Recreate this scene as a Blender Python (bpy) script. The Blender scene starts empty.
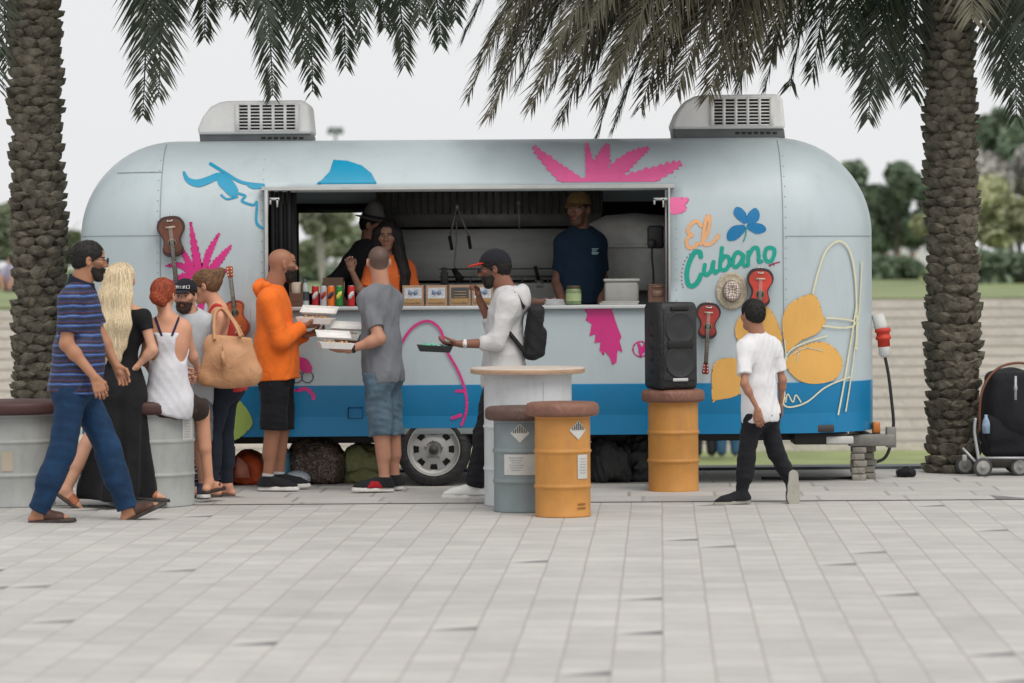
import bpy, math, random
import numpy as np
from mathutils import Vector
random.seed(7)
SC = bpy.context.scene
COL = SC.collection
PI = math.pi
F = 3400.0; HOR = 260.0; CAMZ = 1.65; ROLL = math.radians(0.38)
def unroll(px, py):
    dx, dy = px-512.0, py-341.5
    c, s = math.cos(ROLL), math.sin(ROLL)
    return 512+dx*c-dy*s, 341.5+dx*s+dy*c
def P(px, py, Z):
    """a place in the world measured from the photograph at depth Z"""
    x, y = unroll(px, py)
    return np.array([(x-512)*Z/F, Z, CAMZ-(y-HOR)*Z/F])
def GZ(px, py):
    x, y = unroll(px, py)
    return CAMZ*F/(y-HOR)
def V(*a): return np.array(a, float)
def nrm(v):
    v = np.asarray(v, float); n = np.linalg.norm(v)
    return v/n if n > 1e-9 else v
# ------------------------------------------------------------------ materials
MATS = {}
def srgb(r, g, b):
    f = lambda c: (c/255/12.92) if c/255 <= .04045 else ((c/255+.055)/1.055)**2.4
    return (f(r), f(g), f(b))
def mat(name, col=(.5, .5, .5), fold=0, rough=.6, metal=0, var=.12, vscale=6, bump=.0, bscale=60, attr=None, coat=0, spec=.5, stretch=None, emit=None, alpha=None, trans=0, dirt=0, sheen=0):
    if name in MATS: return MATS[name]
    m = bpy.data.materials.new(name); MATS[name] = m; m.use_nodes = True
    nt = m.node_tree; N = nt.nodes; L = nt.links
    b = N['Principled BSDF']
    b.inputs['Roughness'].default_value = rough; b.inputs['Metallic'].default_value = metal
    b.inputs['Specular IOR Level'].default_value = spec
    b.inputs['Coat Weight'].default_value = coat; b.inputs['Coat Roughness'].default_value = .15
    if sheen: b.inputs['Sheen Weight'].default_value = sheen
    if trans:
        b.inputs['Transmission Weight'].default_value = trans
    tc = N.new('ShaderNodeTexCoord'); mp = N.new('ShaderNodeMapping')
    L.new(tc.outputs['Object'], mp.inputs[0])
    if stretch: mp.inputs['Scale'].default_value = stretch
    nz = N.new('ShaderNodeTexNoise'); nz.inputs['Scale'].default_value = vscale; nz.inputs['Detail'].default_value = 5; nz.inputs['Roughness'].default_value = .6
    L.new(mp.outputs[0], nz.inputs['Vector'])
    mr = N.new('ShaderNodeMapRange'); mr.inputs[1].default_value = .3; mr.inputs[2].default_value = .7
    mr.inputs[3].default_value = 1-var; mr.inputs[4].default_value = 1+var
    L.new(nz.outputs[0], mr.inputs[0])
    mx = N.new('ShaderNodeMix'); mx.data_type = 'RGBA'; mx.blend_type = 'MULTIPLY'; mx.inputs[0].default_value = 1
    if attr:
        at = N.new('ShaderNodeAttribute'); at.attribute_name = attr; L.new(at.outputs['Color'], mx.inputs[6])
    else: mx.inputs[6].default_value = (*col, 1)
    L.new(mr.outputs[0], mx.inputs[7])
    out = mx.outputs[2]
    if dirt:
        n2 = N.new('ShaderNodeTexNoise'); n2.inputs['Scale'].default_value = 2.3; n2.inputs['Detail'].default_value = 8; n2.inputs['Roughness'].default_value = .7
        mp2 = N.new('ShaderNodeMapping'); mp2.inputs['Scale'].default_value = (3, 3, .8); L.new(tc.outputs['Object'], mp2.inputs[0]); L.new(mp2.outputs[0], n2.inputs['Vector'])
        r2 = N.new('ShaderNodeMapRange'); r2.inputs[1].default_value = .52; r2.inputs[2].default_value = .75; r2.inputs[3].default_value = 0; r2.inputs[4].default_value = dirt
        L.new(n2.outputs[0], r2.inputs[0])
        m2 = N.new('ShaderNodeMix'); m2.data_type = 'RGBA'; L.new(r2.outputs[0], m2.inputs[0]); L.new(out, m2.inputs[6]); m2.inputs[7].default_value = (.09, .075, .06, 1)
        out = m2.outputs[2]
    L.new(out, b.inputs['Base Color'])
    if bump:
        n3 = N.new('ShaderNodeTexNoise'); n3.inputs['Scale'].default_value = bscale; n3.inputs['Detail'].default_value = 4
        L.new(mp.outputs[0], n3.inputs['Vector'])
        bp = N.new('ShaderNodeBump'); bp.inputs['Strength'].default_value = bump; bp.inputs['Distance'].default_value = .01
        L.new(n3.outputs[0], bp.inputs['Height']); L.new(bp.outputs[0], b.inputs['Normal'])
        if fold:
            n4 = N.new('ShaderNodeTexNoise'); n4.inputs['Scale'].default_value = 8; n4.inputs['Detail'].default_value = 2.5; n4.inputs['Distortion'].default_value = 1.6; n4.inputs['Roughness'].default_value = .45
            m4 = N.new('ShaderNodeMapping'); m4.inputs['Scale'].default_value = (1, 1, .75); m4.inputs['Rotation'].default_value = (.5, .3, .2); L.new(tc.outputs['Object'], m4.inputs[0]); L.new(m4.outputs[0], n4.inputs['Vector'])
            b4 = N.new('ShaderNodeBump'); b4.inputs['Strength'].default_value = fold; b4.inputs['Distance'].default_value = .03; L.new(n4.outputs[0], b4.inputs['Height']); L.new(b4.outputs[0], bp.inputs['Normal'])
    return m
# ------------------------------------------------------------------ objects
BASE = {}
def thing(name, label, cat, base, group=None):
    o = bpy.data.objects.new(name, None); COL.objects.link(o)
    o.empty_display_size = .1
    o.location = tuple(base); BASE[o.name] = np.array(base, float)
    o['label'] = label; o['category'] = cat
    if group: o['group'] = group
    return o
def tag(o, label, cat, group=None):
    o['label'] = label; o['category'] = cat
    if group: o['group'] = group
    return o
def obj(name, vf, m, parent=None, base=None, smooth=True, bevel=0, colors=None, kind=None, auto=None):
    """vf = (verts in world space, faces); linked as ONE mesh object"""
    verts, faces = vf[0], vf[1]
    verts = np.asarray(verts, float).reshape(-1, 3)
    if parent is not None: b = BASE[parent.name]
    elif base is not None: b = np.asarray(base, float)
    else: b = np.zeros(3)
    me = bpy.data.meshes.new(name)
    fs = faces if isinstance(faces, list) else faces.tolist()
    me.from_pydata((verts-b).tolist(), [], fs)
    if smooth: me.polygons.foreach_set('use_smooth', [True]*len(me.polygons))
    if colors is not None:
        ca = me.color_attributes.new('Col', 'FLOAT_COLOR', 'POINT')
        arr = np.ones((len(verts), 4), np.float32); arr[:, :3] = colors
        ca.data.foreach_set('color', arr.ravel())
    mm = m if isinstance(m, (list, tuple)) else [m]
    for q in mm: me.materials.append(q)
    if len(vf) > 2 and vf[2] is not None: me.polygons.foreach_set('material_index', vf[2])
    me.update()
    o = bpy.data.objects.new(name, me); COL.objects.link(o)
    if parent is not None: o.parent = parent
    else: o.location = tuple(b)
    BASE[o.name] = b
    if kind: o['kind'] = kind
    if bevel:
        md = o.modifiers.new('bevel', 'BEVEL'); md.width = bevel; md.segments = 2; md.limit_method = 'ANGLE'; md.angle_limit = .6
        md.harden_normals = False
    if auto is not None:
        try:
            me.set_sharp_from_angle(angle=auto)
        except Exception: pass
    return o
class MB:
    def __init__(s): s.v = []; s.f = []; s.m = []; s.cm = 0
    def add(s, vs, fs):
        n = len(s.v); s.v += [tuple(map(float, q)) for q in vs]
        for q in fs: s.f.append([i+n for i in q]); s.m.append(s.cm)
        return s
    def box(s, c, d, R=None):
        c = np.array(c, float); d = np.array(d, float)/2; vs = []
        for x in (-1, 1):
            for y in (-1, 1):
                for z in (-1, 1):
                    q = np.array([x, y, z])*d
                    if R is not None: q = R@q
                    vs.append(c+q)
        return s.add(vs, [(0, 1, 3, 2), (4, 6, 7, 5), (0, 4, 5, 1), (2, 3, 7, 6), (0, 2, 6, 4), (1, 5, 7, 3)])
    def tube(s, pts, r, seg=10, cap=True, flat=None, fs=1):
        pts = [np.array(p, float) for p in pts]; n = len(pts)
        rr = r if hasattr(r, '__len__') else [r]*n
        vs = []; up = None
        for i, p in enumerate(pts):
            t = nrm(pts[min(i+1, n-1)]-pts[max(i-1, 0)])
            if up is None:
                a = V(0, 0, 1) if abs(t[2]) < .9 else V(1, 0, 0)
            else: a = up
            u = nrm(a-t*np.dot(a, t)); up = u; w = np.cross(t, u)
            for k in range(seg):
                an = 2*PI*k/seg; q = (u*math.cos(an)+w*math.sin(an))*rr[i]
                if flat is not None: q = q-flat*np.dot(q, flat)*(1-fs)
                vs.append(p+q)
        fs_ = []
        for i in range(n-1):
            for k in range(seg):
                a = i*seg+k; b = i*seg+(k+1) % seg
                fs_.append((a, b, b+seg, a+seg))
        if cap:
            fs_.append(tuple(reversed(range(seg)))); fs_.append(tuple(range((n-1)*seg, n*seg)))
        return s.add(vs, fs_)
    def lathe(s, prof, c, seg=48, axis=None, closed=False):
        """prof: (r, h) pairs, around the axis"""
        ax = nrm(axis) if axis is not None else V(0, 0, 1)
        a = V(1, 0, 0) if abs(ax[0]) < .9 else V(0, 1, 0)
        u = nrm(a-ax*np.dot(a, ax)); w = np.cross(ax, u); c = np.array(c, float)
        vs = []; fs_ = []
        for r, h in prof:
            for k in range(seg):
                an = 2*PI*k/seg; vs.append(c+ax*h+(u*math.cos(an)+w*math.sin(an))*max(r, 1e-4))
        for i in range(len(prof)-1):
            for k in range(seg):
                a_ = i*seg+k; b = i*seg+(k+1) % seg; fs_.append((a_, b, b+seg, a_+seg))
        return s.add(vs, fs_)
    def ell(s, c, r, seg=16, ring=10, R=None):
        vs = []; fs_ = []; c = np.array(c, float)
        for i in range(ring+1):
            th = PI*i/ring
            for k in range(seg):
                an = 2*PI*k/seg; q = np.array([math.sin(th)*math.cos(an)*r[0], math.sin(th)*math.sin(an)*r[1], math.cos(th)*r[2]])
                if R is not None: q = R@q
                vs.append(c+q)
        for i in range(ring):
            for k in range(seg):
                a = i*seg+k; b = i*seg+(k+1) % seg; fs_.append((a, a+seg, b+seg, b))
        return s.add(vs, fs_)
    def prism(s, poly, o, ux, uz, d):
        """flat polygon (list of 2D) at o in the ux, uz plane, extruded by vector d"""
        o = np.array(o, float); n = len(poly); ux = np.array(ux, float); uz = np.array(uz, float); d = np.array(d, float)
        vs = [o+ux*p[0]+uz*p[1] for p in poly]+[o+ux*p[0]+uz*p[1]+d for p in poly]
        fs_ = [tuple(range(n)), tuple(reversed(range(n, 2*n)))]+[(i, i+n, (i+1) % n+n, (i+1) % n) for i in range(n)]
        return s.add(vs, fs_)
    @property
    def vf(s): return (s.v, s.f, s.m if any(s.m) else None)
def rotz(a):
    c, s = math.cos(a), math.sin(a); return np.array([[c, -s, 0], [s, c, 0], [0, 0, 1.]])
def rotx(a):
    c, s = math.cos(a), math.sin(a); return np.array([[1., 0, 0], [0, c, -s], [0, s, c]])
def roty(a):
    c, s = math.cos(a), math.sin(a); return np.array([[c, 0, s], [0, 1., 0], [-s, 0, c]])
def catmull(pts, n=8, closed=False):
    pts = [np.array(p, float) for p in pts]; out = []; m = len(pts)
    for i in range(m if closed else m-1):
        g = lambda j: pts[j % m] if closed else pts[min(max(j, 0), m-1)]
        p0, p1, p2, p3 = g(i-1), g(i), g(i+1), g(i+2)
        for k in range(n):
            t = k/n
            out.append(.5*((2*p1)+(-p0+p2)*t+(2*p0-5*p1+4*p2-p3)*t*t+(-p0+3*p1-3*p2+p3)*t**3))
    if not closed: out.append(pts[-1])
    return out
# ------------------------------------------------------------------ signed distance modelling
def smin(a, b, k):
    if k <= 0: return np.minimum(a, b)
    h = np.maximum(k-np.abs(a-b), 0)/k
    return np.minimum(a, b)-h*h*k*.25
class Pr:
    def __init__(s, fn, c=None, R=0): s.fn = fn; s.c = c; s.R = R
    def ev(s, Q, bc, bh):
        if bc is not None and s.c is not None:
            c = s.c; d = math.sqrt((bc[0]-c[0])**2+(bc[1]-c[1])**2+(bc[2]-c[2])**2)-s.R-bh
            if d > .07: return d
        return s.fn(Q)
def bnd(*n):
    cs = [(x.c, x.R) for x in n]
    if any(c is None for c, r in cs): return None, 0
    m = np.mean([c for c, r in cs], 0); return m, max(float(np.linalg.norm(c-m))+r for c, r in cs)
def farb(s, bc, bh):
    if bc is None or s.c is None: return None
    d = math.sqrt((bc[0]-s.c[0])**2+(bc[1]-s.c[1])**2+(bc[2]-s.c[2])**2)-s.R-bh
    return d if d > .12 else None
class U:
    def __init__(s, k, *n): s.k = k; s.n = [x for x in n if x is not None]; s.c, s.R = bnd(*s.n)
    def ev(s, Q, bc, bh):
        f = farb(s, bc, bh)
        if f is not None: return f
        r = s.n[0].ev(Q, bc, bh)
        for x in s.n[1:]: r = smin(r, x.ev(Q, bc, bh), s.k)
        return r
class Limbs:
    def __init__(s, t, limbs, k): s.t = t; s.l = limbs; s.k = k; s.c, s.R = bnd(t, *limbs)
    def ev(s, Q, bc, bh):
        t = s.t.ev(Q, bc, bh); o = t
        for l in s.l: o = np.minimum(o, smin(t, l.ev(Q, bc, bh), s.k))
        return o
class Sub:
    def __init__(s, a, b, k=0): s.a = a; s.b = b; s.k = k; s.c, s.R = a.c, a.R
    def ev(s, Q, bc, bh):
        f = farb(s, bc, bh)
        if f is not None: return f
        return -smin(-s.a.ev(Q, bc, bh), s.b.ev(Q, bc, bh), s.k)
class Inter:
    def __init__(s, a, b, k=0):
        s.a = a; s.b = b; s.k = k; s.c, s.R = (a.c, a.R) if a.c is not None else (b.c, b.R)
    def ev(s, Q, bc, bh):
        f = farb(s, bc, bh)
        if f is not None: return f
        return -smin(-s.a.ev(Q, bc, bh), -s.b.ev(Q, bc, bh), s.k)
class Disp:
    def __init__(s, a, fn): s.a = a; s.f = fn; s.c, s.R = a.c, (a.R or 0)+.03
    def ev(s, Q, bc, bh):
        r = s.a.ev(Q, bc, bh)
        if np.ndim(r) == 0: return r
        return r+s.f(Q)
def plane(n, p):
    n = nrm(n).astype(np.float32); c = float(np.dot(n, p)); return Pr(lambda Q: Q@n-c)      # inside where n.Q < c
def ell(c, r, R=None):
    c = np.asarray(c, np.float32); r = np.asarray(r, np.float32)
    M = None if R is None else np.asarray(R, np.float32)
    def fn(Q):
        q = Q-c
        if M is not None: q = q@M
        a = q/r; k0 = np.sqrt((a*a).sum(-1)); b = a/r; k1 = np.sqrt((b*b).sum(-1))
        return k0*(k0-1)/np.maximum(k1, 1e-6)
    return Pr(fn, np.asarray(c, float), float(max(r)))
def cone(a, b, r1, r2, fdir=None, fs=1.0):
    a = np.asarray(a, np.float32); b = np.asarray(b, np.float32)
    fd = None if fdir is None else nrm(fdir).astype(np.float32)
    def fn(Q):
        q = Q-a; ba = b-a
        if fd is not None:
            q = q+(q@fd)[..., None]*fd*(1/fs-1); ba = ba+fd*float(ba@fd)*(1/fs-1)
        t = np.clip((q@ba)/max(float(ba@ba), 1e-9), 0, 1)
        d = q-t[..., None]*ba
        return (np.sqrt((d*d).sum(-1))-(r1+(r2-r1)*t))*((fs+1)/2 if fd is not None else 1)
    return Pr(fn, np.asarray((a+b)/2, float), float(np.linalg.norm(a-b)/2+max(r1, r2)))
def chain(pts, rs, k=.02, fdir=None, fs=1.0):
    rs = rs if hasattr(rs, '__len__') else [rs]*len(pts)
    return U(k, *[cone(pts[i], pts[i+1], rs[i], rs[i+1], fdir, fs) for i in range(len(pts)-1)])
def rbox(c, half, r, R=None):
    c = np.asarray(c, np.float32); h = np.asarray(half, np.float32)-r; M = None if R is None else np.asarray(R, np.float32)
    def fn(Q):
        q = Q-c
        if M is not None: q = q@M
        q = np.abs(q)-h
        return np.sqrt((np.maximum(q, 0)**2).sum(-1))+np.minimum(q.max(-1), 0)-r
    return Pr(fn, np.asarray(c, float), float(np.linalg.norm(half)))
def wrinkle(amp=.004, s=22, seed=0, st=(1, 1, .6)):
    """folds: warped ridges over soft waves"""
    rs = np.random.RandomState(seed+3); W = [(rs.randn(3)*np.array(st)*s*(.6+.5*i), rs.rand()*6) for i in range(4)]
    def fn(Q):
        o = 0; wp = 1.5*np.sin(Q@(W[0][0][[1, 2, 0]]*.45).astype(np.float32)+1)
        for i, (w, ph) in enumerate(W):
            v = np.sin(Q@(w*.75).astype(np.float32)+ph+wp*(1-.2*i)); o = o+(v if i == 0 else 1.5*np.abs(v)-.95)/(1+.45*i)
        return o*amp*.6
    return fn
def sn(node, lo, hi, h):
    """surface nets over a block-sparse distance grid"""
    lo = np.asarray(lo, float); hi = np.asarray(hi, float); B = 10
    nb = np.ceil((hi-lo)/(h*B)).astype(int); n = nb*B
    bs = h*B; ctr = np.stack(np.meshgrid(*[lo[i]+(np.arange(nb[i])+.5)*bs for i in range(3)], indexing='ij'), -1).astype(np.float32)
    cd = np.asarray(node.ev(ctr.reshape(-1, 3), None, 0)).reshape(nb)
    hd = bs*.5*1.7321
    D = np.repeat(np.repeat(np.repeat(cd, B, 0), B, 1), B, 2).astype(np.float32)
    D = np.pad(D, ((0, 1),)*3, mode='edge')
    loc = np.stack(np.meshgrid(*[np.arange(B+1)*h]*3, indexing='ij'), -1).astype(np.float32).reshape(-1, 3)
    for (i, j, k) in np.argwhere(np.abs(cd) < hd*1.35+.02):
        o = lo+np.array([i, j, k])*bs
        d = node.ev(loc+o.astype(np.float32), o+bs/2, hd)
        if np.ndim(d) == 0: d = np.full(len(loc), d, np.float32)
        D[i*B:i*B+B+1, j*B:j*B+B+1, k*B:k*B+B+1] = d.reshape(B+1, B+1, B+1)
    D[0] = D[-1] = 1; D[:, 0] = D[:, -1] = 1; D[:, :, 0] = D[:, :, -1] = 1
    I = D < 0
    c = np.zeros(n, np.int8)
    for dx in (0, 1):
        for dy in (0, 1):
            for dz in (0, 1): c += I[dx:dx+n[0], dy:dy+n[1], dz:dz+n[2]]
    A = np.argwhere((c > 0) & (c < 8))
    if len(A) == 0: return np.zeros((0, 3)), np.zeros((0, 4), int)
    acc = np.zeros((len(A), 3)); cnt = np.zeros(len(A))
    for ax in range(3):
        e = np.eye(3, dtype=int)[ax]; o1, o2 = [np.eye(3, dtype=int)[q] for q in range(3) if q != ax]
        for u in (0, 1):
            for v in (0, 1):
                p = A+o1*u+o2*v; q = p+e
                d0 = D[p[:, 0], p[:, 1], p[:, 2]]; d1 = D[q[:, 0], q[:, 1], q[:, 2]]
                mk = (d0 < 0) != (d1 < 0); t = np.where(mk, d0/np.where(mk, d0-d1, 1), 0)
                acc[mk] += (p+e*t[:, None])[mk]; cnt[mk] += 1
    vs = lo+acc/cnt[:, None]*h
    idx = np.full(n, -1, np.int32); idx[A[:, 0], A[:, 1], A[:, 2]] = np.arange(len(A))
    faces = []
    for ax in range(3):
        a1, a2 = [q for q in range(3) if q != ax]
        s0 = [slice(1, n[i]) for i in range(3)]; s0[ax] = slice(0, n[ax]); s1 = list(s0); s1[ax] = slice(1, n[ax]+1)
        x0 = I[tuple(s0)]; x1 = I[tuple(s1)]
        E = np.argwhere(x0 != x1); inside = x0[E[:, 0], E[:, 1], E[:, 2]]
        off = np.ones(3, int); off[ax] = 0; E = E+off
        e1 = np.eye(3, dtype=int)[a1]; e2 = np.eye(3, dtype=int)[a2]
        g = lambda q: idx[q[:, 0], q[:, 1], q[:, 2]]
        quad = np.stack([g(E-e1-e2), g(E-e2), g(E), g(E-e1)], 1)
        flip = inside if ax != 1 else ~inside
        quad[~flip] = quad[~flip][:, ::-1]
        faces.append(quad)
    Fc = np.concatenate(faces); Fc = Fc[(Fc >= 0).all(1)]
    return vs, Fc
SKIN = lambda: mat('skin', rough=.55, attr='Col', var=.05, vscale=14, spec=.35)
def cloth(name, col, **k):
    d = dict(rough=.85, var=.1, vscale=9, bump=.25, bscale=220, spec=.25, sheen=.03, fold=.3); d.update(k)
    return mat(name, col, **d)
HAIRC = {}
def hairmat(name, col, **k):
    d = dict(rough=.55, var=.3, vscale=30, stretch=(6, 6, .5), bump=.4, bscale=60, spec=.35); d.update(k)
    HAIRC[name] = np.array(col); return mat(name, col, attr='Col', **d)
def jp(Z, **k): return {a: P(v[0], v[1], Z+(v[2] if len(v) > 2 else 0)) for a, v in k.items()}
def nrm_rows(a): return a/np.maximum(np.linalg.norm(a, axis=1, keepdims=True), 1e-9)
class Person:
    """joints in world space; clothes are shells grown from the same bones"""
    def __init__(s, label, J, H=1.75, skin=(.32, .17, .11), look=(0, 0), build=1.0, depth=1.0, roll=0, male=True, hands=None, stubble=None, scalp=None, fem=0, lips=(.32, .1, .08), group='people at the food trailer', belly=0, seat=None):
        s.J = J; S = s.S = H/1.75; s.skin = np.array(skin)*1.18; s.stub = stubble; s.scalp = scalp; s.lips = lips; s.b = build
        s.hm = (J['hipL']+J['hipR'])/2; s.up = nrm(J['neck']-s.hm)
        r = (J['shR']-J['shL']); s.rt = nrm(r-s.up*np.dot(r, s.up)); s.fw = np.cross(s.up, s.rt)
        hr = J['hipR']-J['hipL']; s.hrt = nrm(hr-s.up*np.dot(hr, s.up)); s.hfw = np.cross(s.up, s.hrt)
        s.dp = depth; s.male = male; s.fem = fem; s.belly = belly
        yaw, pit = math.radians(look[0]), math.radians(look[1])
        f = V(math.sin(yaw)*math.cos(pit), math.cos(yaw)*math.cos(pit), -math.sin(pit)); ry = nrm(np.cross(f, V(0, 0, 1)))
        u = np.cross(ry, f); ro = math.radians(roll); ry2 = ry*math.cos(ro)+u*math.sin(ro); u = np.cross(ry2, f)
        s.HR = np.stack([ry2, f, u], 1)     # columns: right, forward, up
        s.Sh = S*(1.0 if H > 1.5 else 1.08)
        fy = min(J['anL'][2], J['anR'][2]); base = (J['anL']+J['anR'])/2; base = V(base[0], base[1], max(0, fy-.09) if seat is None else seat)
        s.base = base
        s.root = thing('person', label, 'person', base, group)
        s.hands = hands or {}
    def hl(s, p): return s.J['head']+s.HR@(np.asarray(p, float)*s.Sh)         # head space to world
    def he(s, c, r, R=None):
        return ell(s.hl(c), np.array(r)*s.Sh, s.HR if R is None else s.HR@R)
    def hc(s, a, b, r1, r2, fs=None, fd=(0, 1, 0)):
        return cone(s.hl(a), s.hl(b), r1*s.Sh, r2*s.Sh, None if fs is None else s.HR@np.array(fd, float), fs or 1)
    def tors(s, e=0, pelvis=True, k=.05):
        J, S, b = s.J, s.S, s.b; hm, up = s.hm, s.up; L = np.linalg.norm(J['neck']-hm); R = np.stack([s.rt, s.fw, up], 1); R2 = np.stack([s.hrt, s.hfw, up], 1)
        dp = s.dp
        n = [ell(hm+up*.70*L+s.fw*.005, (.155*S*b+e, .108*S*dp+e, .185*S+e), R),
             ell(hm+up*.34*L, ((.132 if s.male else .115)*S*b+e, .10*S*dp+e, .17*S+e), R),
             cone(J['shL']+(J['neck']-J['shL'])*.12-up*.02, J['shR']+(J['neck']-J['shR'])*.12-up*.02, .056*S+e, .056*S+e),
             cone(J['neck']-up*.01, J['shL']*.75+J['neck']*.25, .05*S+e*.6, .045*S+e*.8), cone(J['neck']-up*.01, J['shR']*.75+J['neck']*.25, .05*S+e*.6, .045*S+e*.8)]
        if pelvis: n += [ell(hm+up*.02, ((.15 if s.male else .16)*S*b+e, .108*S*dp+e, .12*S+e), R2),
                         ell(hm-s.hfw*.045*S+s.hrt*.065*S-up*.03, (.085*S+e, .085*S*dp+e, .095*S+e), R2), ell(hm-s.hfw*.045*S-s.hrt*.065*S-up*.03, (.085*S+e, .085*S*dp+e, .095*S+e), R2)]
        if s.belly: n.append(ell(hm+up*.3*L+s.fw*s.belly, (.13*S*b+e, .10*S*dp+e, .16*S+e), R))
        if s.fem: n += [ell(hm+up*.66*L+s.fw*.085*S+s.rt*q*.07*S, (.06*S+e, .055*S*s.fem+e, .06*S+e), R) for q in (-1, 1)]
        return U(k, *n)
    def arm(s, q, e=0, upto=1.0, e2=None, st=0):
        J, S = s.J, s.S; a, b, c = J['sh'+q], J['el'+q], J['wr'+q]; e2 = e if e2 is None else e2; m = 1 if s.male else .82
        if s.S < .85: m = .72
        A = U(.03, cone(a, b, .05*S*m+e, .04*S*m+e2), *( [cone(b, c, .041*S*m+e2, .026*S*m+e2), ell(b+(c-b)*.28, (.041*S*m+e2,)*3)] if upto > .5 else []))
        if st: A = U(.0, A)
        return A
    def leg(s, q, e=0, e2=None, e3=None):
        J, S = s.J, s.S; a, b, c = J['hip'+q], J['kn'+q], J['an'+q]; e2 = e if e2 is None else e2; e3 = e2 if e3 is None else e3
        m = 1 if S > .85 else .82
        sh = nrm(c-b); bk = s.kneeback(q)
        return U(.03, cone(a, b, .083*S*m+e, .055*S*m+e2), cone(b, c, .052*S*m+e2, .036*S*m+e3), cone(b+(c-b)*.12+bk*.012*S, b+(c-b)*.5+bk*.016*S, .048*S*m+e2, .044*S*m+e2*.5+e3*.5))
    def kneeback(s, q):
        J = s.J; t = J['toe'+q]-J['an'+q]; sh = nrm(J['an'+q]-J['kn'+q]); t = t-sh*np.dot(t, sh); return -nrm(t)
    def foot(s, q, e=0):
        J, S = s.J, s.S; a, t = J['an'+q], J['toe'+q]; m = s.ff(q)
        f, r, u, heel = m
        ball = heel+f*.165*S
        fr = .9 if s.male else .82
        return U(.025, cone(a, heel+u*.035*S+f*.008*S, .036*S*fr+e, .030*S*fr+e), cone(heel+u*.033*S+f*.008*S, ball+u*.034*S, .030*S*fr+e, .038*S*fr+e, u, .75), cone(ball+u*.031*S, heel+f*.212*S+u*.028*S, .037*S*fr+e, .025*S*fr+e, u, .6), cone(a+u*.0, ball+u*.03*S, .036*S*fr+e, .026*S+e))
    def ff(s, q):
        """foot frame: forward, right, up, heel bottom point"""
        J, S = s.J, s.S; a, t = J['an'+q], J['toe'+q]
        # sole plane passes .075 under the ankle; toe given at sole level
        f = nrm(t-(a-V(0, 0, .0)))
        d = t-a; L = np.linalg.norm(d); h = .078*S
        # rotate so that toe sits on the sole plane
        ang = math.asin(min(.95, h/max(L, .09)))
        side = s.J.get('side'+q)
        if side is None:
            hz = nrm(V(d[0], d[1], 0)); side = np.cross(hz, V(0, 0, 1))
        side = nrm(side-f*np.dot(side, f))
        u0 = np.cross(side, f)
        f2 = nrm(f*math.cos(ang)+u0*math.sin(ang)); u = np.cross(side, f2)
        heel = a-u*h-f2*.045*S
        return f2, side, u, heel
    def hand(s, q):
        J, S = s.J, s.S*(1 if s.male else .92); w, e = J['wr'+q], J['el'+q]; h = s.hands.get(q, {})
        d = nrm(h.get('d', w-e)); n = h.get('n', None)
        if n is None: n = -s.rt if q == 'R' else s.rt
        n = nrm(n-d*np.dot(n, d)); sd = np.cross(d, n)*(1 if q == 'R' else -1)     # towards the thumb
        curl = h.get('curl', 22); sp = h.get('spread', .08)
        out = []; A = w+d*.01
        for i, (off, L, ml) in enumerate([(.030, .074, .088), (.010, .082, .09), (-.010, .076, .086), (-.029, .06, .08)]):
            k = w+d*ml*S+sd*off*S; out.append(cone(w+sd*off*.5*S+d*.012, k, .0165*S, .0115*S, n, .85))
            p = k; dd = nrm(d+sd*off/.03*sp); an = 0
            for j, fr in enumerate((.45, .31, .24)):
                an += math.radians(curl*(1.0 if j else .7)); v = nrm(dd*math.cos(an)+n*math.sin(an)); p2 = p+v*L*fr*S
                out.append(cone(p, p2, (.0088, .0082, .0076)[j]*S, (.0082, .0076, .0065)[j]*S)); p = p2
        palm = U(.012, *[out[i] for i in (0, 4, 8, 12)], ell(w+d*.05*S+n*.006, (.02*S,)*3))
        fingers = [U(.006, *out[i:i+3]) for i in (1, 5, 9, 13)]
        t0 = w+d*.022*S+sd*.02*S; tc = h.get('thumb', 35); v = nrm(d*.75+sd*.62+n*.28); t1 = t0+v*.045*S
        v2 = nrm(d*.9+sd*(.35-tc/140)+n*(.15+tc/90)); t2 = t1+v2*.034*S; t3 = t2+nrm(v2+n*.2)*.026*S
        th = U(.008, cone(t0, t1, .0155*S, .0115*S), cone(t1, t2, .0105*S, .0095*S), cone(t2, t3, .0092*S, .0075*S))
        s.palm = getattr(s, 'palm', {}); s.palm[q] = w+d*.09*S+n*.03*S
        return U(.004, U(.012, palm, th), *fingers)
    def headsdf(s):
        e = s.he; m = s.male
        base = U(.03, e((0, -.014, .036), (.075, .094, .082)), e((0, .022, -.03), (.058 if m else .055, .068, .07)), s.hc((-.03, .05, -.085), (.03, .05, -.085), .02, .02) if m else e((0, .05, -.08), (.03, .03, .025)),
                 e((0, .062, -.094), (.024, .022, .02)), e((-.042, .052, -.012), (.026, .028, .024)), e((.042, .052, -.012), (.026, .028, .024)))
        base = U(.012, base, s.hc((-.034, .079, .03), (.034, .079, .03), .0125, .0125), e((0, .06, .055), (.05, .03, .03)))
        base = Sub(base, U(.004, e((-.031, .099, .011), (.019, .017, .0125)), e((.031, .099, .011), (.019, .017, .0125))), .014)
        base = U(.003, base, e((-.031, .0745, .011), (.0125,)*3), e((.031, .0745, .011), (.0125,)*3))
        nose = U(.01, s.hc((0, .084, .018), (0, .111, -.018), .008, .0125), e((-.011, .098, -.023), (.0095, .012, .008)), e((.011, .098, -.023), (.0095, .012, .008)))
        base = U(.012, base, nose)
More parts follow.
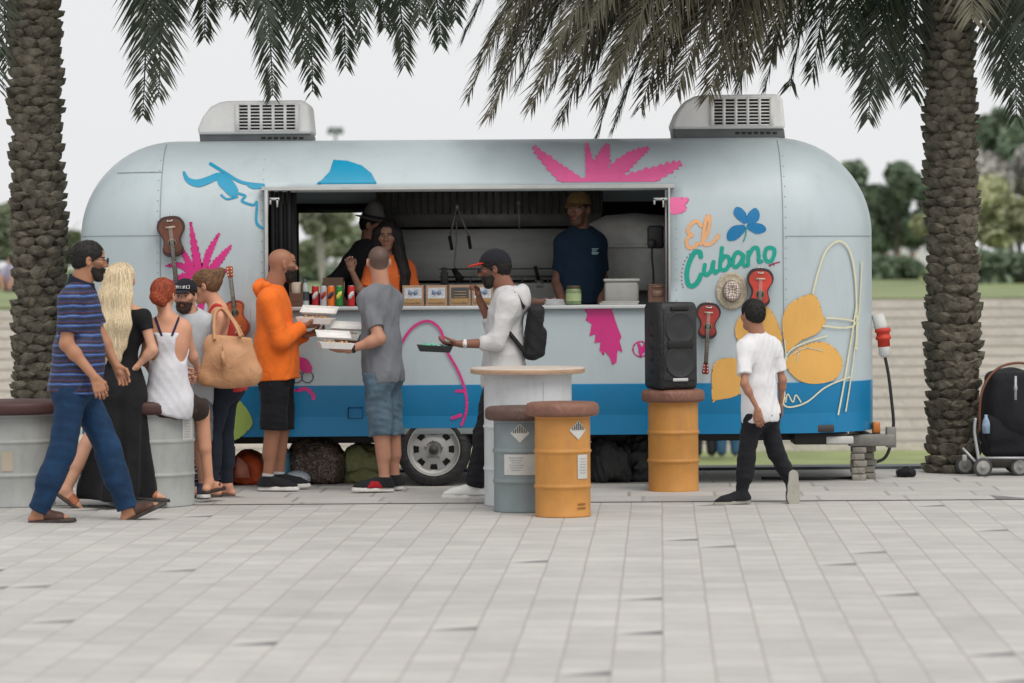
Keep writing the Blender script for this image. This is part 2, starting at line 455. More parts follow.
        base = U(.006, base, s.hc((-.019, .083, -.053), (0, .0935, -.0515), .0055, .0075), s.hc((.019, .083, -.053), (0, .0935, -.0515), .0055, .0075), s.hc((-.016, .084, -.062), (0, .092, -.062), .006, .0085), s.hc((.016, .084, -.062), (0, .092, -.062), .006, .0085))
        ears = []
        for q in (-1, 1):
            R = rotz(q*.35); ea = Sub(s.he((q*.078, -.012, .002), (.011, .02, .031), R), s.he((q*.09, -.008, .004), (.008, .012, .02), R), .006)
            ears.append(ea)
        base = U(.008, base, *ears)
        nk = s.J['neck']; r = (.057 if m else .046)*s.S
        neck = U(.02, cone(s.hl((0, -.022, -.04)), nk-s.up*.03, r, r*1.12), cone(s.hl((0, -.03, -.03)), nk-s.fw*.02, r*.9, r))
        return U(.03, base, neck)
    def colour(s, Pp):
        """skin tones: lips, eyes, brows, stubble and scalp in head space"""
        q = (Pp-s.J['head'])@s.HR/s.Sh; c = np.tile(s.skin, (len(Pp), 1))
        def mix(mask, col, a=1.0):
            m = (np.clip(mask, 0, 1)*a)[:, None]; c[:] = c*(1-m)+np.array(col)*m
        near = (np.abs(q).max(1) < .16)
        red = np.exp(-((np.abs(q[:, 0])-.045)**2+(q[:, 1]-.075)**2+(q[:, 2]+.018)**2)/.0006); mix(red*near, s.skin*V(1.12, .8, .75), .5)
        if s.stub is not None:
            a = (np.clip((-.03-q[:, 2]+.9*np.clip(np.abs(q[:, 0])-.035, 0, 1))/.01, 0, 1))*np.clip((q[:, 1]+.0+.2*q[:, 2])/.015, 0, 1)*near*(q[:, 2] > -.125); mix(a, s.stub, .55)
        l = np.clip(1.4-np.sqrt((q[:, 0]/.02)**2+((q[:, 2]+.057)/.0085)**2), 0, 1)*(q[:, 1] > .078); mix(l*3, s.lips, .7)
        for sg in (-1, 1):
            d = np.sqrt(((q[:, 0]-sg*.031)/.0125)**2+((q[:, 2]-.011)/.0062)**2); f = (q[:, 1] > .076)
            mix((d < 1.0)*f, (.5, .46, .42)); d2 = np.sqrt((q[:, 0]-sg*.031)**2+(q[:, 2]-.011)**2); mix((d2 < .0066)*f, (.02, .012, .008))
            mix(((d > .85) & (d < 1.35) & (q[:, 2] > .011))*f, (.03, .02, .015), .8)
            b = np.abs(q[:, 2]-(.031-18*(np.abs(q[:, 0])-.03)**2*.4)) < .0042; mix(b*(np.abs(np.abs(q[:, 0])-.032) < .019)*(q[:, 1] > .06), (.025, .015, .01), .85)
        if s.scalp is not None:
            a = np.clip((.6*-q[:, 1]+.8*q[:, 2]-.004)/.008, 0, 1)*near*(np.abs(q[:, 0]) < .2)
            nb = ((np.abs(q[:, 0]) > .068) & (q[:, 2] < .03)); mix(a*(~nb), s.scalp[:3], s.scalp[3] if len(s.scalp) > 3 else .8)
        # knuckles and elbows slightly redder
        return c
    def bounds(s, pad=.17):
        A = np.array([v for k, v in s.J.items() if not k.startswith('side')]); return A.min(0)-pad, A.max(0)+pad
    def body(s, h=.005):
        lo, hi = s.bounds()
        t = s.tors(); limbs = []
        for q in 'LR':
            limbs.append(U(.012, s.arm(q), s.hand(q))); limbs.append(U(.02, s.leg(q), s.foot(q)))
        n = Limbs(U(.02, t, s.headsdf()), limbs, .035)
        v, f = sn(n, lo, hi, h)
        s.bodyobj = obj('body', (v, f), SKIN(), s.root, colors=s.colour(v))
        return s
    def add(s, name, node, m, h=.006, lo=None, hi=None, parent=None, colors=None, zc=None):
        l, g = s.bounds()
        if zc is not None: l = l.copy(); g = g.copy(); l[2] = max(l[2], zc[0]); g[2] = min(g[2], zc[1])
        v, f = sn(node, l if lo is None else lo, g if hi is None else hi, h)
        if len(v) == 0: print('EMPTY', name, s.root['label']); return None
        return obj(name, (v, f), m, parent or s.root, colors=None if colors is None else colors(v))
    def hair(s, name, node, m, n=600, L=.07, w=.0032, field=None, lift=.003, h=.005, lo=None, hi=None, seed=1, seg=5, tone=.45):
        """hair: a base mass with combed locks laid over it, one mesh"""
        l, g = s.hairbox(); v, f = sn(node, l if lo is None else lo, g if hi is None else hi, h)
        if len(v) == 0: print('EMPTY', name); return None
        col = HAIRC[m.name]; rs = np.random.RandomState(seed); hd = s.J['head']; top = s.hl((0, -.05, .125))
        ev = lambda Q: np.asarray(node.ev(Q.astype(np.float32), None, 0), float)
        def grad(Q):
            e = .003; d0 = ev(Q); return d0, nrm_rows(np.stack([ev(Q+V(e, 0, 0))-d0, ev(Q+V(0, e, 0))-d0, ev(Q+V(0, 0, e))-d0], 1))
        if field is None: field = lambda Q: (Q-top)*V(1, 1, .8)*6+V(0, 0, -.5)
        Q = v[rs.randint(0, len(v), n)].copy(); lf = lift*rs.uniform(.2, 1.3, n)[:, None]; rings = []; Ls = L*rs.uniform(.5, 1.3, n)[:, None]; jit = rs.randn(n, 3)*.18
        for k in range(seg+1):
            d, N_ = grad(Q); lk = lf*(1 if k < seg else -.3) if k else -lf; Q = Q-N_*(d[:, None]-lk); fd = nrm_rows(nrm_rows(field(Q))+jit); fd = nrm_rows(fd-N_*(fd*N_).sum(1)[:, None]); sd = np.cross(fd, N_)
            ww = w*(1, 1, 1, .9, .7, .25)[min(5, int(k*5/seg))]; rings.append((Q-sd*ww, Q+sd*ww, Q+N_*w*.6)); Q = Q+fd*Ls/seg
        R_ = np.stack([np.stack(r, 1) for r in rings], 1); vs = R_.reshape(-1, 3); b0 = (np.arange(n)*(seg+1)*3)[:, None]+len(v)
        fs = []
        for k in range(seg):
            o = b0+k*3; fs.append(np.concatenate([o, o+2, o+5, o+3], 1)); fs.append(np.concatenate([o+2, o+1, o+4, o+5], 1))
        F_ = np.concatenate([f]+fs); br = np.repeat(rs.uniform(1-tone, 1+tone, n), (seg+1)*3)
        c = np.concatenate([np.tile(col*.75, (len(v), 1)), col[None]*br[:, None]])
        return obj(name, (np.concatenate([v, vs]), F_), m, s.root, colors=c)
    # ---- clothes
    def top(s, m, e=.016, hem=.08, sleeve=.55, cuff=None, name='shirt', es=.016, collar=.0, wr=.004, neck_drop=.0, extra=(), flare=.0, ws=20, seed=1, low=None):
        J, S = s.J, s.S; hm, up = s.hm, s.up
        t = s.tors(e, k=.07); L = np.linalg.norm(J['neck']-hm)
        sk = U(.06, cone(hm+up*.35*L-s.rt*.04, hm-up*(hem+.05)-s.hrt*.04, .115*S*s.b*s.dp+e, .118*S*s.b*s.dp+e+flare), cone(hm+up*.35*L+s.rt*.04, hm-up*(hem+.05)+s.hrt*.04, .115*S*s.b*s.dp+e, .118*S*s.b*s.dp+e+flare))
        t = U(.05, t, sk, *extra)
        t = Inter(t, plane(-up, hm-up*hem), .01)
        sl = []
        for q in 'LR':
            if not sleeve: continue
            a, b, c = J['sh'+q], J['el'+q], J['wr'+q]
            if sleeve <= .6:
                A = s.arm(q, es, upto=.4, e2=es+.008); p = a+(b-a)*(sleeve/.5*.6+.12); A = Inter(A, plane(b-a, p), .006)
            else:
                p = b+(c-b)*min(.97, (sleeve-.5)*2); A = U(.03, cone(a, b, .05*S+es, .042*S+es), cone(b, p, .042*S+es, .032*S+es*.9)); A = Inter(A, U(0, plane(c-b, p), ell(b, (.12,)*3)), .006)
            sl.append(A)
        n = Limbs(t, sl, .04) if sl else t
        nk = J['neck']; r = (.058 if s.male else .052)*S+.006
        n = Sub(n, cone(nk+up*(.02-neck_drop)+s.fw*.012, nk+up*.3+s.fw*.06, r, r*1.5), .008)
        if neck_drop: n = Sub(n, cone(nk+s.fw*.09-up*neck_drop, nk+s.fw*.15+up*.1, r*.8, r*1.4), .01)
        n = Disp(n, wrinkle(wr, ws, seed))
        if collar: n = U(.01, n, Inter(Sub(cone(nk-up*.01, nk+up*.05+s.fw*.0, r+.016, r+.010), cone(nk-up*.02, nk+up*.09, r+.003, r+.001), .003), plane(up, nk+up*(.035)), .003))
        return s.add(name, n, m, zc=(s.hm[2]-hem-.22, 9))
    def pants(s, m, e=.016, e2=.02, e3=.02, end=1.0, rise=.10, name='trousers', wr=.004, ws=26, seed=2, k=.05):
        """end: 1 = to the ankle, .5 = to the knee"""
        J, S = s.J, s.S; up = s.up; legs = []
        ep = min(e, .010)
        t = U(.05, ell(s.hm+up*.0, (.15*S*s.b+ep, .108*S*s.dp+ep, .12*S+ep), np.stack([s.hrt, s.hfw, up], 1)), *[ell(s.hm-s.hfw*.045*S+s.hrt*.065*S*g-up*.03, (.085*S+ep, .085*S*s.dp+ep, .09*S+ep)) for g in (-1, 1)])
        if s.belly: t = U(.05, t, ell(s.hm+up*.04+s.hfw*s.belly*.2, (.14*S*s.b+ep, .1*S*s.dp+ep, .10*S+ep), np.stack([s.hrt, s.hfw, up], 1)))
        for q in 'LR':
            a, b, c = J['hip'+q], J['kn'+q], J['an'+q]; A = s.leg(q, e, e2, e3)
            if end <= .55:
                p = a+(b-a)*end*2; A = U(.03, cone(a, a+(b-a)*end*2.1, .083*S+e, .06*S+e2)); A = Inter(A, plane(b-a, p), .008)
            else:
                p = b+(c-b)*((end-.5)*2); A = Inter(A, U(0, plane(c-b, p), ell(b, (.16,)*3)), .008)
            legs.append(A)
        n = Limbs(t, legs, k); n = Inter(n, plane(up, s.hm+up*rise), .01)
        return s.add(name, Disp(n, wrinkle(wr, ws, seed, (1, 1, 1))), m, zc=(-9, s.hm[2]+rise+.15))
    def shoe(s, q, m, sole, S2=1.0, kind='sneaker', accent=None):
        f, r, u, heel = s.ff(q); S = s.S*S2; R = np.stack([r, f, u], 1)
        L = .285*S; o = heel-f*.012*S
        def outl(w, z0, z1, toe=1.0):
            return U(.03, cone(o+f*.024*S+u*z0, o+f*.12*S+u*z0, .036*S+w, .037*S+w), cone(o+f*.12*S+u*z0, o+f*.20*S+r*0+u*z0, .036*S+w, .043*S+w), cone(o+f*.20*S+u*z0, o+f*(L/S-.035)*S+u*z0, .043*S+w, .032*S+w))
        slab = Inter(Inter(outl(.004, .0, 0), plane(u, o+u*(.030 if kind == 'sneaker' else .022)*S), .004), plane(-u, o-u*.002), .003)
        lo = np.minimum(o, o+f*L)-.14; hi = np.maximum(o, o+f*L)+.2
        if kind == 'sneaker':
            a = s.J['an'+q]
            up_ = U(.03, cone(a+u*.012-f*.004, o+f*.030*S+u*.040*S, .045*S, .041*S), cone(o+f*.028*S+u*.03*S, o+f*.08*S+u*.03*S, .040*S, .040*S), cone(a, o+f*.19*S+u*.04*S, .038*S, .03*S), cone(o+f*.06*S+u*.035*S, o+f*.2*S+u*.03*S, .036*S, .042*S, u, .8), cone(o+f*.19*S+u*.028*S, o+f*(L/S-.04)*S+u*.026*S, .042*S, .03*S, u, .7))
            up_ = Inter(Inter(up_, plane(-u, o+u*.024*S), .003), plane(u, a+u*.022), .006)
            sh = s.add('shoe', Disp(up_, wrinkle(.0012, 60, 3)), m, .004, lo, hi)
            s.add('sole', slab, sole, .004, lo, hi, parent=sh)
            lc = MB()
            for i in range(5):
                c = o+f*(.115+.018*i)*S+u*(.083-.0085*i)*S; lc.tube([c-r*.022, c+u*.003, c+r*.022], .0028, 6)
            obj('lace', lc.vf, sole, sh)
            if accent is not None:
                st = Inter(Inter(Disp(up_, lambda Q: -.0025+0*Q[..., 0]), Inter(plane(nrm(f+u*.8), o+f*.19*S+u*.03), plane(-nrm(f-u*.7), o+f*.075*S+u*.02)), .002), plane(u, o+u*.072), .002)
                s.add('side_panel', st, accent, .004, lo, hi, parent=sh)
        else:
            so = s.add('sandal', slab, sole, .004, lo, hi)
            ft = s.foot(q, .004)
            def band(x0, x1, sk=0): return Inter(plane(nrm(f+r*sk), o+f*x1*S), plane(-nrm(f+r*sk), o+f*x0*S), .002)
            ft = Inter(ft, plane(-u, o+u*.004), .002)
            if kind == 'sandal': st = [band(.10, .145, .25), band(.165, .21, -.25), band(.125, .18, 0)]
            elif kind == 'flip': st = [cone(o+f*.215*S+u*.05, o+f*.12*S+r*.06+u*.04, .009, .009), cone(o+f*.215*S+u*.05, o+f*.12*S-r*.06+u*.04, .009, .009)]
            else: st = [band(.15, .185), band(.125, .165, .4)]
            s.add('strap', Inter(ft, U(0, *st), .002), m, .004, lo, hi, parent=so)
    def hairbox(s, pad=.19, down=0):
        h = s.J['head']; return h-np.array([pad, pad, pad+down]), h+np.array([pad, pad, pad])
    def shorthair(s, m, t=.010, plane_t=.0, wr=.003, name='hair', extra=(), side=None, n=700, L=.025, field=None):
        t = t*.8; c = U(.02, s.he((0, -.016, .038), (.0755+t, .093+t, .083+t)), s.he((0, -.047, .0), (.063+t*.6, .060+t*.6, .055+t)), *extra)
        R = s.HR; hn = R@nrm(V(0, .6, -.8))
        c = Inter(c, plane(hn, s.hl((0, 0, 0))+hn*plane_t), .006)
        for g in (-1, 1): c = Sub(c, s.he((g*.088, -.008, -.002), (.022, .022, .033)), .005)
        return s.hair(name, c, m, n, L, .003, field, .0025, .0045)
    def beard(s, m, t=.007, full=True, name='beard'):
        b = U(.02, s.he((0, .024, -.038), (.058+t, .068+t, .066+t)), s.hc((-.03, .05, -.085), (.03, .05, -.085), .021+t, .021+t), s.he((0, .064, -.096), (.026+t, .024+t, .022+t)), s.he((0, .075, -.045), (.03, .022+t*.6, .018)))
        b = Inter(b, plane(s.HR@nrm(V(0, -1, .25)), s.hl((0, .0, 0))), .004)                # only in front of the ears
        b = Sub(b, s.he((0, .085, .0), (.052, .06, .04)), .006)                              # cheeks and nose stay bare
        b = Inter(b, plane(s.HR@V(0, 0, 1), s.hl((0, 0, .012))), .003)
        b = Sub(b, s.he((0, .105, -.057), (.019, .02, .0075)), .002)
        return s.hair(name, b, m, 350, .014, .002, lambda Q: V(0, 0, -1)+(Q-s.J['head'])*2, .002, .0045)
    def glasses(s, m, lens, sun=False):
        M = MB()
        for g in (-1, 1):
            c = s.hl((g*.032, .112, .010)); pts = []
            for k in range(17):
                a = 2*PI*k/16; pts.append(c+s.HR@(np.array([math.cos(a)*.025, 0, math.sin(a)*.018])*s.Sh))
            M.tube(pts, .0023, 6)
            M.tube([s.hl((g*.057, .111, .014)), s.hl((g*.078, .085, .014)), s.hl((g*.083, .0, .012)), s.hl((g*.08, -.02, -.002))], .0024, 6)
        M.tube([s.hl((-.008, .114, .014)), s.hl((.008, .114, .014))], .0023, 6)
        g = obj('glasses', M.vf, m, s.root)
        Ln = MB()
        for q in (-1, 1): Ln.lathe([(.0001, 0), (.022*s.Sh, 0.0005), (.022*s.Sh, .0015), (.0001, .002)], s.hl((q*.032, .1115, .010)), 16, s.HR@V(0, 1, 0))
        obj('lens', Ln.vf, lens, g)
    def cap(s, m, brim, yaw=0, t=.016, tilt=0, name='cap'):
        R = rotz(yaw)@rotx(tilt)
        c = s.he((0, -.012, .045), (.078+t, .097+t, .085+t)); un = s.HR@R@nrm(V(0, .12, -1)); c = Inter(c, plane(un, s.hl((0, 0, .045))), .004)
        lo, hi = s.hairbox(.25); o = s.add(name, c, m, .004, lo, hi)
        b = cone(s.hl(R@V(0, .06, .052)), s.hl(R@V(0, .145, .040)), .07*s.Sh, .045*s.Sh, s.HR@R@nrm(V(0, .14, 1)), .17)
        b = Sub(b, s.he((0, -.012, .045), (.076, .095, .085)), .0)
        s.add('brim', b, brim, .003, lo, hi, parent=o)
        return o
BLK = lambda: mat('black_rubber', (.02, .02, .021), .6)
WHT = lambda: mat('white_rubber', (.62, .61, .58), .6)
def stripes():
    m = mat('striped_jersey', (.05, .1, .4), .85, bump=.25, bscale=200, var=.1, sheen=.03); nt = m.node_tree; N = nt.nodes; L = nt.links
    if 'st' in N: return m
    tc = [n for n in N if n.type == 'TEX_COORD'][0]; sx = N.new('ShaderNodeSeparateXYZ'); sx.name = 'st'; L.new(tc.outputs['Object'], sx.inputs[0])
    nz = N.new('ShaderNodeTexNoise'); nz.inputs['Scale'].default_value = 5; L.new(tc.outputs['Object'], nz.inputs['Vector'])
    a = N.new('ShaderNodeMath'); a.operation = 'MULTIPLY_ADD'; L.new(nz.outputs[0], a.inputs[0]); a.inputs[1].default_value = .03; L.new(sx.outputs[2], a.inputs[2])
    b = N.new('ShaderNodeMath'); b.operation = 'MULTIPLY'; L.new(a.outputs[0], b.inputs[0]); b.inputs[1].default_value = 1/.062
    c = N.new('ShaderNodeMath'); c.operation = 'FRACT'; L.new(b.outputs[0], c.inputs[0])
    r = N.new('ShaderNodeValToRGB'); r.color_ramp.interpolation = 'CONSTANT'; e = r.color_ramp.elements
    cols = [(0, (.010, .012, .026)), (.30, (.016, .058, .26)), (.44, (.16, .25, .36)), (.50, (.016, .058, .26)), (.60, (.010, .012, .026)), (.76, (.085, .018, .035)), (.86, (.012, .03, .13))]
    e[0].position = 0; e[0].color = (*cols[0][1], 1); e[1].position = cols[1][0]; e[1].color = (*cols[1][1], 1)
    for p, q in cols[2:]: k = e.new(p); k.color = (*q, 1)
    L.new(c.outputs[0], r.inputs[0])
    mx = [n for n in N if n.type == 'MIX'][0]; L.new(r.outputs[0], mx.inputs[6]); return m
def plaid():
    m = mat('plaid_cotton', (.2, .2, .22), .9, var=.1); return m
def label_box(M, c, R, w, h): pass
# ------- man in striped polo, walking right
def striped_man():
    Z = GZ(88, 521)
    J = jp(Z, head=(89, 261.5, 0), neck=(80, 289, 0), shR=(70, 301, -.16), shL=(84, 299, .17), elR=(66, 344, -.20), wrR=(94, 377, -.22), elL=(100, 336, .20), wrL=(116, 366, .16),
           hipR=(72, 386, -.09), hipL=(78, 386, .09), knR=(62, 452, -.10), anR=(38, 511, -.09), toeR=(64, 522, -.11), knL=(108, 449, .09), anL=(127, 509, .10), toeL=(158, 508, .10))
    p = Person('man in navy striped polo and blue jeans striding past the grey drums', J, 1.80, (.34, .165, .095), (78, 4), build=1.0, depth=1.12, stubble=(.03, .02, .015), belly=.05,
               hands={'R': dict(curl=30, d=nrm(V(.35, 0, -.9)), n=V(-.3, 1, 0)), 'L': dict(curl=30)})
    p.body(); p.shorthair(hairmat('black_hair', (.012, .01, .009)), .014, .006); p.beard(hairmat('black_beard', (.02, .014, .011)), .005)
    p.glasses(BLK(), mat('sunglass_lens', (.02, .02, .025), .15, spec=.6))
    p.pants(cloth('blue_jeans', (.010, .036, .088), var=.35, vscale=5), .018, .028, .034, 1.0, .0, wr=.0045, ws=20, name='jeans')
    p.top(stripes(), .015, .05, .52, name='polo_shirt', es=.022, collar=0, wr=.006, flare=.01)
    nk = p.J['neck']; c = Sub(cone(nk-p.up*.025, nk+p.up*.085, .100, .078), cone(nk-p.up*.06, nk+p.up*.12, .076, .064), .003)
    p.add('collar', Inter(c, plane(nrm(p.up*1.0+p.fw*.35), nk+p.up*.068), .004), cloth('navy_collar', (.012, .013, .028)), .004, nk-.2, nk+.2)
    for q in 'LR': p.shoe(q, mat('brown_leather', (.06, .022, .014), .5), mat('dark_sole', (.03, .02, .017), .7), 1.03, 'sandal')
# ------- blonde woman in the long black dress
def blonde():
    Z = GZ(110, 508)
    J = jp(Z, head=(122, 280, 0), neck=(122, 306, 0), shL=(104, 317, .04), shR=(143, 317, -.07), elL=(100, 352, .05), wrL=(108, 380, .18), elR=(152, 350, -.10), wrR=(137, 366, -.08),
           hipL=(112, 388, .05), hipR=(128, 388, -.04), knL=(90, 440, .02), anL=(66, 489, .02), toeL=(74, 508, .02), knR=(136, 440, .0), anR=(140, 488, -.06), toeR=(160, 501, -.05))
    p = Person('long haired blonde woman in a long black dress beside the grey drum', J, 1.63, (.50, .27, .18), (25, 0), male=False, fem=.9, build=.95)
    p.body()
    dr = cloth('black_dress', (.010, .010, .012), var=.3)
    up, hm = p.up, p.hm; b = P(116, 500, Z+.03)
    sk = U(.05, cone(hm+up*.1, hm-up*.05, .13, .17), cone(hm, P(112, 494, Z), .165, .20), cone(hm, P(132, 488, Z-.0), .15, .16), cone(hm-up*.3, P(96, 494, Z+.14), .16, .15))
    def fold(Q):
        a = np.arctan2(Q[..., 0]-b[0], Q[..., 1]-b[1]); w = np.clip((hm[2]-Q[..., 2])/.8, 0, 1.2); return .028*w*np.sin(a*9+3*Q[..., 2])+.012*w*np.sin(a*17+1+4*Q[..., 2])
    sk = Inter(Disp(sk, fold), plane(V(0, 0, -1), V(0, 0, .055)), .01)
    sk = Sub(sk, cone(P(85, 446, Z-.18), P(58, 500, Z-.2), .16, .27), .05)
    t = p.tors(.012); bod = Inter(U(.04, t, ), plane(up, p.J['neck']-up*.02), .01)
    n = U(.05, bod, sk); nk = p.J['neck']
    sl = [Inter(p.arm(q, .012, .4, .016), plane(p.J['el'+q]-p.J['sh'+q], p.J['sh'+q]*.6+p.J['el'+q]*.4), .006) for q in 'LR']
    n = Limbs(n, sl, .03); lo, hi = p.bounds(.32)
    p.add('dress', Disp(n, wrinkle(.004, 18, 4)), dr, .007, lo, hi)
    hm_ = hairmat('blonde_hair', (.68, .55, .36), )
    h0 = p.he((0, -.018, .035), (.088, .106, .096)); n = V(0, .6, -.8)
    top = Inter(h0, plane(p.HR@nrm(n), p.hl((0, 0, 0))+p.HR@nrm(n)*.02), .01)
    bk = -p.HR@V(0, 1, 0); bk[2] = 0
    st = [top]
    for i, off in enumerate(np.linspace(-.075, .075, 7)):
        r = p.HR@V(1, 0, 0); a = p.hl((off, -.06-.02*math.cos(off*12), .03)); b1 = p.hl((off*1.1, -.10, -.12)); c1 = nk+r*off*1.25+bk*.13-V(0, 0, .12); e1 = P(121+off*200, 352-abs(off)*90+(i % 3)*6, Z)+bk*.16
        st.append(chain([a, b1, c1, e1], [.036, .034, .032, .012], .05))
    hr = U(.045, *st); tp0 = p.hl((0, .0, .13))
    def fld(Q):
        up_ = np.clip((Q[:, 2:3]-(p.J['head'][2]+.02))/.06, 0, 1); o = (Q-tp0)*V(1, 1, 0)*8; return o*up_+V(0, 0, -1.3)*(1-up_*.6)+(V(p.J['head'][0], 0, 0)-Q*V(1, 0, 0))*.6*(1-up_)
    p.hair('hair', hr, hm_, 2600, .28, .0024, fld, .004, .006, *[p.hairbox(.3)[0]-V(0, 0, .5), p.hairbox(.3)[1]], seg=12, tone=.22)
    for q in 'LR': p.shoe(q, mat('tan_leather', (.35, .12, .05), .5), mat('dark_sole', (.03, .02, .017), .7), .98, 'strap')
# ------- red haired woman sitting on the drum
def redhead():
    Z = GZ(151, 505)-.20
    J = jp(Z, head=(163, 296, .03), neck=(167, 318, 0), shL=(149, 328, .02), shR=(184, 328, .03), elL=(144, 358, .02), wrL=(150, 371, .24), elR=(192, 356, .14), wrR=(196, 366, .34),
           hipL=(158, 400, .02), hipR=(178, 401, .04), knL=(150, 408, .42), anL=(152, 466, .46), toeL=(148, 476, .62), knR=(201, 411, .30), anR=(208, 482, .36), toeR=(218, 490, .48))
    p = Person('red haired woman in a white racerback vest sitting on the grey drum', J, 1.64, (.50, .25, .16), (15, 4), male=False, fem=.9, build=.98, seat=.78)
    p.body()
    bl = p.tors(.012); nk, up = p.J['neck'], p.up
    sk = cone(p.hm+up*.2, p.hm-up*.08, .115, .15); n = U(.06, bl, sk); n = Inter(n, plane(up, nk-up*.09), .01); n = Inter(n, plane(nrm(-up-p.rt*.25), p.hm-up*.09), .02)
    str_ = U(0, cone(nk-up*.11-p.fw*.1+p.rt*.035, nk+up*.02-p.fw*.03+p.rt*.085, .008, .008), cone(nk-up*.11-p.fw*.1-p.rt*.035, nk+up*.02-p.fw*.03-p.rt*.085, .008, .008))
    n2 = Inter(p.tors(.012), U(0, str_), .002); n = Sub(n, U(0, *[ell(p.J['sh'+q]-up*.13-p.fw*.09+p.rt*g*-.0, (.062, .09, .10)) for q, g in (('L', -1), ('R', 1))]), .015)
    n = Sub(n, U(0, *[ell(p.J['sh'+q]-up*.03, (.075, .075, .11)) for q in 'LR']), .02)
    p.add('vest', Disp(U(.004, n), wrinkle(.006, 18, 6)), cloth('white_jersey', (.62, .62, .66)))
    o = p.add('strap', Inter(p.tors(.015), str_, .002), cloth('dark_trim', (.02, .02, .06)), .005)
    p.pants(cloth('brown_shorts', (.035, .022, .018)), .02, .022, .02, .46, .06, name='shorts')
    m = hairmat('red_hair', (.30, .055, .02))
    bn = p.hl((0, -.13, -.03)); p.shorthair(m, .014, .012, .004, L=.05, n=800, field=lambda Q: bn-Q, extra=[p.he((0, -.125, -.03), (.042, .036, .04)), p.he((.035, -.10, -.055), (.03, .03, .028)), p.he((-.03, -.115, -.01), (.03, .03, .03))])
    for q in 'LR': p.shoe(q, mat('brown_leather', (.06, .022, .014), .5), mat('dark_sole', (.03, .02, .017), .7), .95, 'flip')
# ------- bearded man in the black cap
def cap_man():
    Z = 23.72
    J = jp(Z, head=(184.5, 297, -.03), neck=(190, 317, 0), shR=(177, 326, .04), shL=(206, 325, -.0), elR=(174, 356, .05), wrR=(184, 371, -.16), elL=(206, 358, .05), wrL=(196, 374, -.16),
           hipR=(184, 390, .08), hipL=(199, 390, .06), knR=(184, 442, .02), knL=(200, 440, -.02), anR=(186, 488, .1), anL=(203, 486, .06), toeR=(184, 498, -.1), toeL=(203, 498, -.14))
    p = Person('bearded man in a black cap and pale grey shirt facing out between the two women', J, 1.60, (.42, .22, .15), (190, 2), stubble=(.05, .03, .02))
    p.body(); p.shorthair(hairmat('brown_hair', (.05, .025, .015)), .008); p.beard(hairmat('brown_beard', (.055, .028, .018)), .005)
    c = p.cap(cloth('black_cap', (.012, .012, .018)), cloth('black_cap', (.012, .012, .018)), 0, .014)
    M = MB()
    # white embroidered letters across the front panel
    x0 = -.055
    for k, g in enumerate(('C', 'U', 'B', 'A', 'N', 'O')):
        pts = {'C': [[(1, 1), (0, 1), (0, 0), (1, 0)]], 'U': [[(0, 1), (0, 0), (1, 0), (1, 1)]], 'B': [[(0, 0), (0, 1), (1, .8), (0, .5), (1, .2), (0, 0)]], 'A': [[(0, 0), (.5, 1), (1, 0)]], 'N': [[(0, 0), (0, 1), (1, 0), (1, 1)]], 'O': [[(0, 0), (0, 1), (1, 1), (1, 0), (0, 0)]]}[g]
        for ln in pts:
            q = []
            for (a, b) in ln:
                X = -(x0+k*.0195+a*.012); zz = .068+b*.022; yy = -.012+.1115*math.sqrt(max(0, 1-(X/.092)**2-((zz-.045)/.099)**2)); q.append(p.hl((-X, yy+.004, zz)))
            M.tube(q, .0022, 6)
    obj('lettering', M.vf, mat('white_thread', (.7, .7, .7), .8), c)
    p.pants(cloth('grey_check_shorts', (.14, .15, .16), var=.5, vscale=40), .02, .03, .03, .52, .06, name='shorts')
    p.top(cloth('pale_grey_shirt', (.44, .46, .49)), .018, .10, .52, wr=.007)
    for q in 'LR': p.shoe(q, cloth('navy_canvas', (.02, .03, .06)), WHT())
